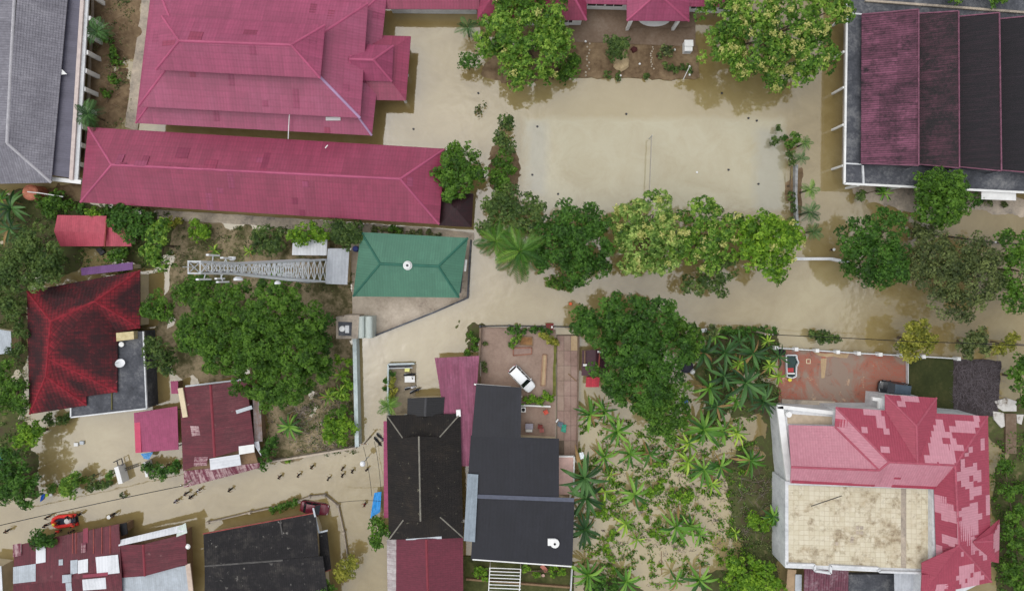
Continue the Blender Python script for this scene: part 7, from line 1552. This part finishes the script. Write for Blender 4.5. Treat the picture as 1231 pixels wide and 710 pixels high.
# ---- people
SKIN = [pm('skin_a', (150, 104, 78), .6), pm('skin_b', (120, 82, 60), .6)]; HAIR = pm('black_hair', (22, 20, 20), .5)
def body_mesh(pose, mats):
    J = {'pel': (0, 0, .92), 'sp': (0, .0, 1.12), 'ch': (0, .01, 1.32), 'nk': (0, 0, 1.46), 'hd': (0, .02, 1.56), 'hd2': (0, .02, 1.68),
         'shL': (-.19, 0, 1.40), 'elL': (-.26, .02, 1.14), 'wrL': (-.27, .12, .92), 'haL': (-.26, .17, .84), 'shR': (.19, 0, 1.40), 'elR': (.26, .02, 1.14), 'wrR': (.27, .12, .92), 'haR': (.26, .17, .84),
         'hiL': (-.1, 0, .88), 'knL': (-.11, .03, .48), 'anL': (-.11, -.02, .08), 'toL': (-.12, .14, .03), 'hiR': (.1, 0, .88), 'knR': (.11, .03, .48), 'anR': (.11, -.02, .08), 'toR': (.12, .14, .03)}
    J.update(pose)
    Rr = {'pel': .15, 'sp': .13, 'ch': .15, 'nk': .06, 'hd': .09, 'hd2': .085, 'shL': .075, 'shR': .075, 'elL': .048, 'elR': .048, 'wrL': .035, 'wrR': .035, 'haL': .042, 'haR': .042, 'hiL': .1, 'hiR': .1, 'knL': .065, 'knR': .065, 'anL': .045, 'anR': .045, 'toL': .035, 'toR': .035}
    E = [('pel', 'sp'), ('sp', 'ch'), ('ch', 'nk'), ('nk', 'hd'), ('hd', 'hd2'), ('ch', 'shL'), ('shL', 'elL'), ('elL', 'wrL'), ('wrL', 'haL'), ('ch', 'shR'), ('shR', 'elR'), ('elR', 'wrR'), ('wrR', 'haR'), ('pel', 'hiL'), ('hiL', 'knL'), ('knL', 'anL'), ('anL', 'toL'), ('pel', 'hiR'), ('hiR', 'knR'), ('knR', 'anR'), ('anR', 'toR')]
    ks = list(J); me = bpy.data.meshes.new('body'); me.from_pydata([J[k] for k in ks], [(ks.index(a), ks.index(c)) for a, c in E], [])
    o = bpy.data.objects.new('tmp', me); COL.objects.link(o); o.modifiers.new('s', 'SKIN'); sv = me.skin_vertices[0].data
    for i, k in enumerate(ks): sv[i].radius = (Rr[k], Rr[k] * (.75 if k in ('sp', 'ch', 'pel') else 1)); sv[i].use_root = (k == 'pel')
    ss = o.modifiers.new('u', 'SUBSURF'); ss.levels = 1
    bpy.context.view_layer.update(); dg = bpy.context.evaluated_depsgraph_get(); out = bpy.data.meshes.new_from_object(o.evaluated_get(dg)); bpy.data.objects.remove(o)
    out.name = 'body'; out.materials.clear()
    jp = {k: Vector(v) for k, v in J.items()}; reg = {'hd': 0, 'hd2': 0, 'nk': 0, 'elL': 0, 'wrL': 0, 'haL': 0, 'elR': 0, 'wrR': 0, 'haR': 0, 'sp': 1, 'ch': 1, 'shL': 1, 'shR': 1, 'pel': 2, 'hiL': 2, 'hiR': 2, 'knL': 2, 'knR': 2}
    idx = []
    for p in out.polygons:
        k = min(jp, key=lambda q: (jp[q] - p.center).length); idx.append(reg.get(k, 0))
    for _ in range(3): out.materials.append(None)
    out.polygons.foreach_set('material_index', idx); out.polygons.foreach_set('use_smooth', [True] * len(idx)); return out, jp
POSES = {'stand': {}, 'walk': {'knL': (-.11, .2, .5), 'anL': (-.11, .22, .08), 'toL': (-.12, .38, .03), 'knR': (.11, -.05, .48), 'anR': (.11, -.3, .12), 'toR': (.12, -.16, .03), 'elL': (-.25, -.1, 1.15), 'wrL': (-.25, -.08, .93), 'haL': (-.24, -.06, .85), 'elR': (.25, .1, 1.15), 'wrR': (.24, .28, 1.0), 'haR': (.23, .35, .96)},
         'hold': {'elL': (-.27, .16, 1.16), 'wrL': (-.2, .4, 1.12), 'haL': (-.18, .48, 1.12), 'elR': (.27, .16, 1.16), 'wrR': (.2, .4, 1.12), 'haR': (.18, .48, 1.12)},
         'sit': {'pel': (0, -.25, .62), 'sp': (0, -.22, .82), 'ch': (0, -.18, 1.02), 'nk': (0, -.16, 1.16), 'hd': (0, -.14, 1.26), 'hd2': (0, -.14, 1.38), 'shL': (-.19, -.18, 1.1), 'shR': (.19, -.18, 1.1), 'elL': (-.27, -.05, .88), 'wrL': (-.2, .15, .8), 'haL': (-.18, .22, .8), 'elR': (.27, -.05, .88), 'wrR': (.2, .15, .8), 'haR': (.18, .22, .8), 'hiL': (-.1, -.2, .58), 'hiR': (.1, -.2, .58), 'knL': (-.12, .2, .62), 'anL': (-.12, .25, .24), 'toL': (-.12, .4, .2), 'knR': (.12, .2, .62), 'anR': (.12, .25, .24), 'toR': (.12, .4, .2)}}
BODY = {k: body_mesh(v, None) for k, v in POSES.items()}
def person(label, px, py, pose, rz, shirt, shorts=(40, 42, 50), z=-.45, hat=None, vest=None, umb=None, group='people wading through the flood'):
    c = W(px, py, 1.0); b = thing('person', label, 'person', (c.x, c.y, z), group, rz)
    me0, jp = BODY[pose]; me = me0.copy(); me.materials[0] = rnd.choice(SKIN); me.materials[1] = pm('cloth' + str(shirt), shirt, .85); me.materials[2] = pm('cloth' + str(shorts), shorts, .85)
    o = bpy.data.objects.new('body', me); COL.objects.link(o); o.parent = b
    h = jp['hd2']; mb = MB(); mb.smooth = True; mb.dome((h.x, h.y - .012, h.z - .05), .112, .15, 12, 5); mt = HAIR if hat is None else pm('hat' + str(hat), hat, .7)
    if hat: mb.disc((h.x, h.y, 0), .2, h.z - .05, h.z - .03, 14)
    hm = bpy.data.objects.new('hat' if hat else 'hair', mb.mesh('hair', mt)); COL.objects.link(hm); hm.parent = b
    if vest:
        n = 12; mb = MB(); ch, sp = jp['ch'], jp['sp']; mb.loft([[Vector((q.x + math.cos(6.283 * k / n) * .23 * f, q.y + math.sin(6.283 * k / n) * .17 * f, q.z + dz)) for k in range(n)] for q, dz, f in ((sp, -.1, .9), (sp, .08, 1.0), (ch, 0, 1.08), (ch, .09, .8), (ch, .1, .45))])
        v = bpy.data.objects.new('life_vest', mb.mesh('life_vest', pm('vest' + str(vest), vest, .6))); COL.objects.link(v); v.parent = b
    return b
DK = (34, 34, 38)
for lab, x, y, pose, rz, sh, hat in [
 ('person in dark clothes wading alone, leftmost of the lane group', 335, 574, 'walk', 1.6, (60, 48, 44), None), ('person in black wading below the lane wall', 358, 572, 'walk', 1.4, DK, None), ('person in dark green top nearest the lane wall', 374, 562, 'walk', 1.8, (52, 56, 48), None),
 ('person in grey top wading lowest of the lane group', 394, 576, 'walk', 1.2, (92, 88, 84), None), ('person in brown top walking ahead of a companion in the lane', 411, 564, 'stand', 1.5, (96, 76, 66), None), ('person in black walking just behind the brown top', 411, 572, 'walk', 1.5, DK, None),
 ('person in black top right of the lane pair', 423, 567, 'walk', 1.7, (40, 40, 44), None), ('person under the lane lamp in dark clothes', 440.5, 565, 'stand', .4, DK, None), ('person in dark red top with pale bundle by the blue tarpaulin', 438, 607, 'hold', 2.0, (120, 36, 44), None),
 ('person in grey-white top wading toward the shanties', 210, 603, 'hold', -1.4, (170, 168, 176), None), ('person in black wading in front of the maroon house', 228, 598, 'walk', -1.2, DK, None), ('person in dark top left of the white-shirted one', 222, 594, 'walk', -1.6, (52, 52, 60), None), ('person in white shirt at the maroon house awning', 237, 590, 'hold', -1.6, (214, 216, 220), None),
 ('person in dark top wading right of the maroon house awning', 275, 589.5, 'walk', -1.5, (50, 48, 44), None), ('person in black beside the white bucket above the shanties', 134, 619, 'hold', 2.8, DK, None), ('person in black at the far left of the lower lane', 6, 639, 'walk', 1.6, DK, None),
 ('person with white hat standing in flood beside the low white wall', 1002, 300, 'stand', .5, DK, (226, 226, 224))]:
    person(lab, x, y, pose, rz, sh, hat=hat)
solo('white_bucket', 'white bucket carried beside the person above the shanties', 'bucket', MB().disc(W(131, 621, .5), .24, .1, .6, 12, taper=1.2), WHITE, tuple(W(131, 621, .1)))
c = W(436, 557, 3.6); b = thing('street_lamp', 'round white lamp globe on a slim post in the lane', 'lamp', (c.x, c.y, -.5)); MB().tube([(c.x, c.y, -.5), (c.x, c.y, 3.3)], [.08, .05], 8).build('post', METAL, b)
mb = MB(); mb.smooth = True; mb.loft([[Vector((c.x + math.cos(6.283 * k / 14) * .4 * math.cos(t), c.y + math.sin(6.283 * k / 14) * .4 * math.cos(t), 3.6 + .4 * math.sin(t))) for k in range(14)] for t in [-1.45 + 2.9 * i / 8 for i in range(9)]]); mb.build('globe', ant, b)
# ---- red inflatable raft with rescuers
rc = W(78, 626, .3); ra = .12; b = thing('inflatable_raft', 'red inflatable rescue raft with white load on the lower lane', 'raft', (rc.x, rc.y, -.1)); ca, sa = math.cos(ra), math.sin(ra)
Q = lambda x, y, z: Vector((rc.x + x * ca - y * sa, rc.y + x * sa + y * ca, z))
loop = [(1.75, .62), (-1.0, .72), (-1.6, .45), (-1.8, 0), (-1.6, -.45), (-1.0, -.72), (1.75, -.62)]
pts = []
for k in range(len(loop) - 1):
    for i in range(4): t = i / 4; pts.append(Q(loop[k][0] * (1 - t) + loop[k + 1][0] * t, loop[k][1] * (1 - t) + loop[k + 1][1] * t, .22))
pts.append(Q(*loop[-1], .22)); mb = MB(); mb.smooth = True; mb.tube(pts, .25, 10); mb.build('tube', pm('raft_red', (214, 50, 44), .45), b)
MB().prism([Q(x, y, .12) for x, y in loop], -.05).build('floor', pm('raft_floor', (40, 46, 62), .6), b); MB().prism([Q(1.55, .5, .45), Q(1.68, .5, .45), Q(1.68, -.5, .45), Q(1.55, -.5, .45)], .1).build('transom', BLACK, b)
mb = MB(); mb.smooth = True; mb.dome(Q(.3, -.05, .12), .5, .35, 12, 4); solo('white_sack_load', 'white sack lying in the red raft', 'sack', mb, WHITE, tuple(Q(.2, 0, .12)))
RG = 'rescuers around the raft'
for lab, dx, dy, pose, rz, z, vest, hat in [('rescuer in orange vest and yellow hat sitting at the raft left end', -1.05, -.1, 'sit', -1.4, -.25, (236, 100, 50), (226, 196, 70)), ('rescuer in red vest sitting on raft upper right tube', 1.25, .55, 'sit', 3.0, -.1, (240, 90, 60), None), ('rescuer in red vest sitting on raft lower right tube', 1.35, -.55, 'sit', .2, -.1, (240, 90, 60), None),
   ('rescuer in dark shirt sitting mid raft', .6, .45, 'sit', 2.8, -.2, None, None), ('rescuer in black wading off the raft left end', -2.6, -.2, 'hold', -1.5, -.45, None, None), ('rescuer in dark grey wading at the raft upper left', -2.2, .95, 'hold', -2.0, -.45, None, None), ('rescuer in black pushing at the raft lower right', .9, -1.5, 'hold', 0, -.45, None, None), ('rescuer in red vest wading at the raft lower left', -.9, -1.25, 'hold', -.3, -.45, (206, 46, 42), None), ('rescuer in black wading off the raft right end', 2.3, .75, 'hold', 1.6, -.45, None, None)]:
    p = Q(dx, dy, 1.0); k = S * (H - 1.0) / H; person(lab, p.x / k + NX, NY - p.y / k, pose, rz, (200, 60, 50) if vest else DK, z=z, vest=vest, hat=hat, group=RG)
# ---- drowned branches and dry twigs
b = None
def twigs(label, region, n, L_, rgb, name='dead_branches', seed=3, z=.25):
    r = random.Random(seed); mb = MB(); x0, x1, y0, y1 = region
    for _ in range(n):
        p = W(r.uniform(x0, x1), r.uniform(y0, y1), z); a = r.uniform(0, 6.28); l_ = L_ * r.uniform(.4, 1.2); q = p + Vector((math.cos(a) * l_, math.sin(a) * l_, r.uniform(-.1, .25)))
        m = lerp(p, q, .5) + Vector((r.uniform(-.1, .1), r.uniform(-.1, .1), .1)); mb.tube([p, m, q], [.025, .02, .01], 4, False)
    o = mb.build(name, pm('twig' + str(rgb), rgb, .9)); setp(o, label, 'branches', None, 'stuff')
twigs('tangled grey twigs over the dark yard', (1149, 1200, 436, 488), 420, 1.4, (104, 96, 100), seed=3); twigs('dry pale fronds beside the rose house wall', (885, 925, 570, 640), 90, 1.6, (128, 118, 108), seed=4, z=.2); twigs('pale rubble stalks in lower mast plot', (350, 420, 490, 540), 120, .9, (170, 160, 146), seed=5, z=.2)
twigs('dark debris twigs in garden', (790, 900, 540, 600), 160, .8, (86, 78, 72), seed=6, z=.05); twigs('dead stalks in the left yard', (120, 150, 10, 140), 60, .9, (150, 130, 110), seed=7, z=.2)
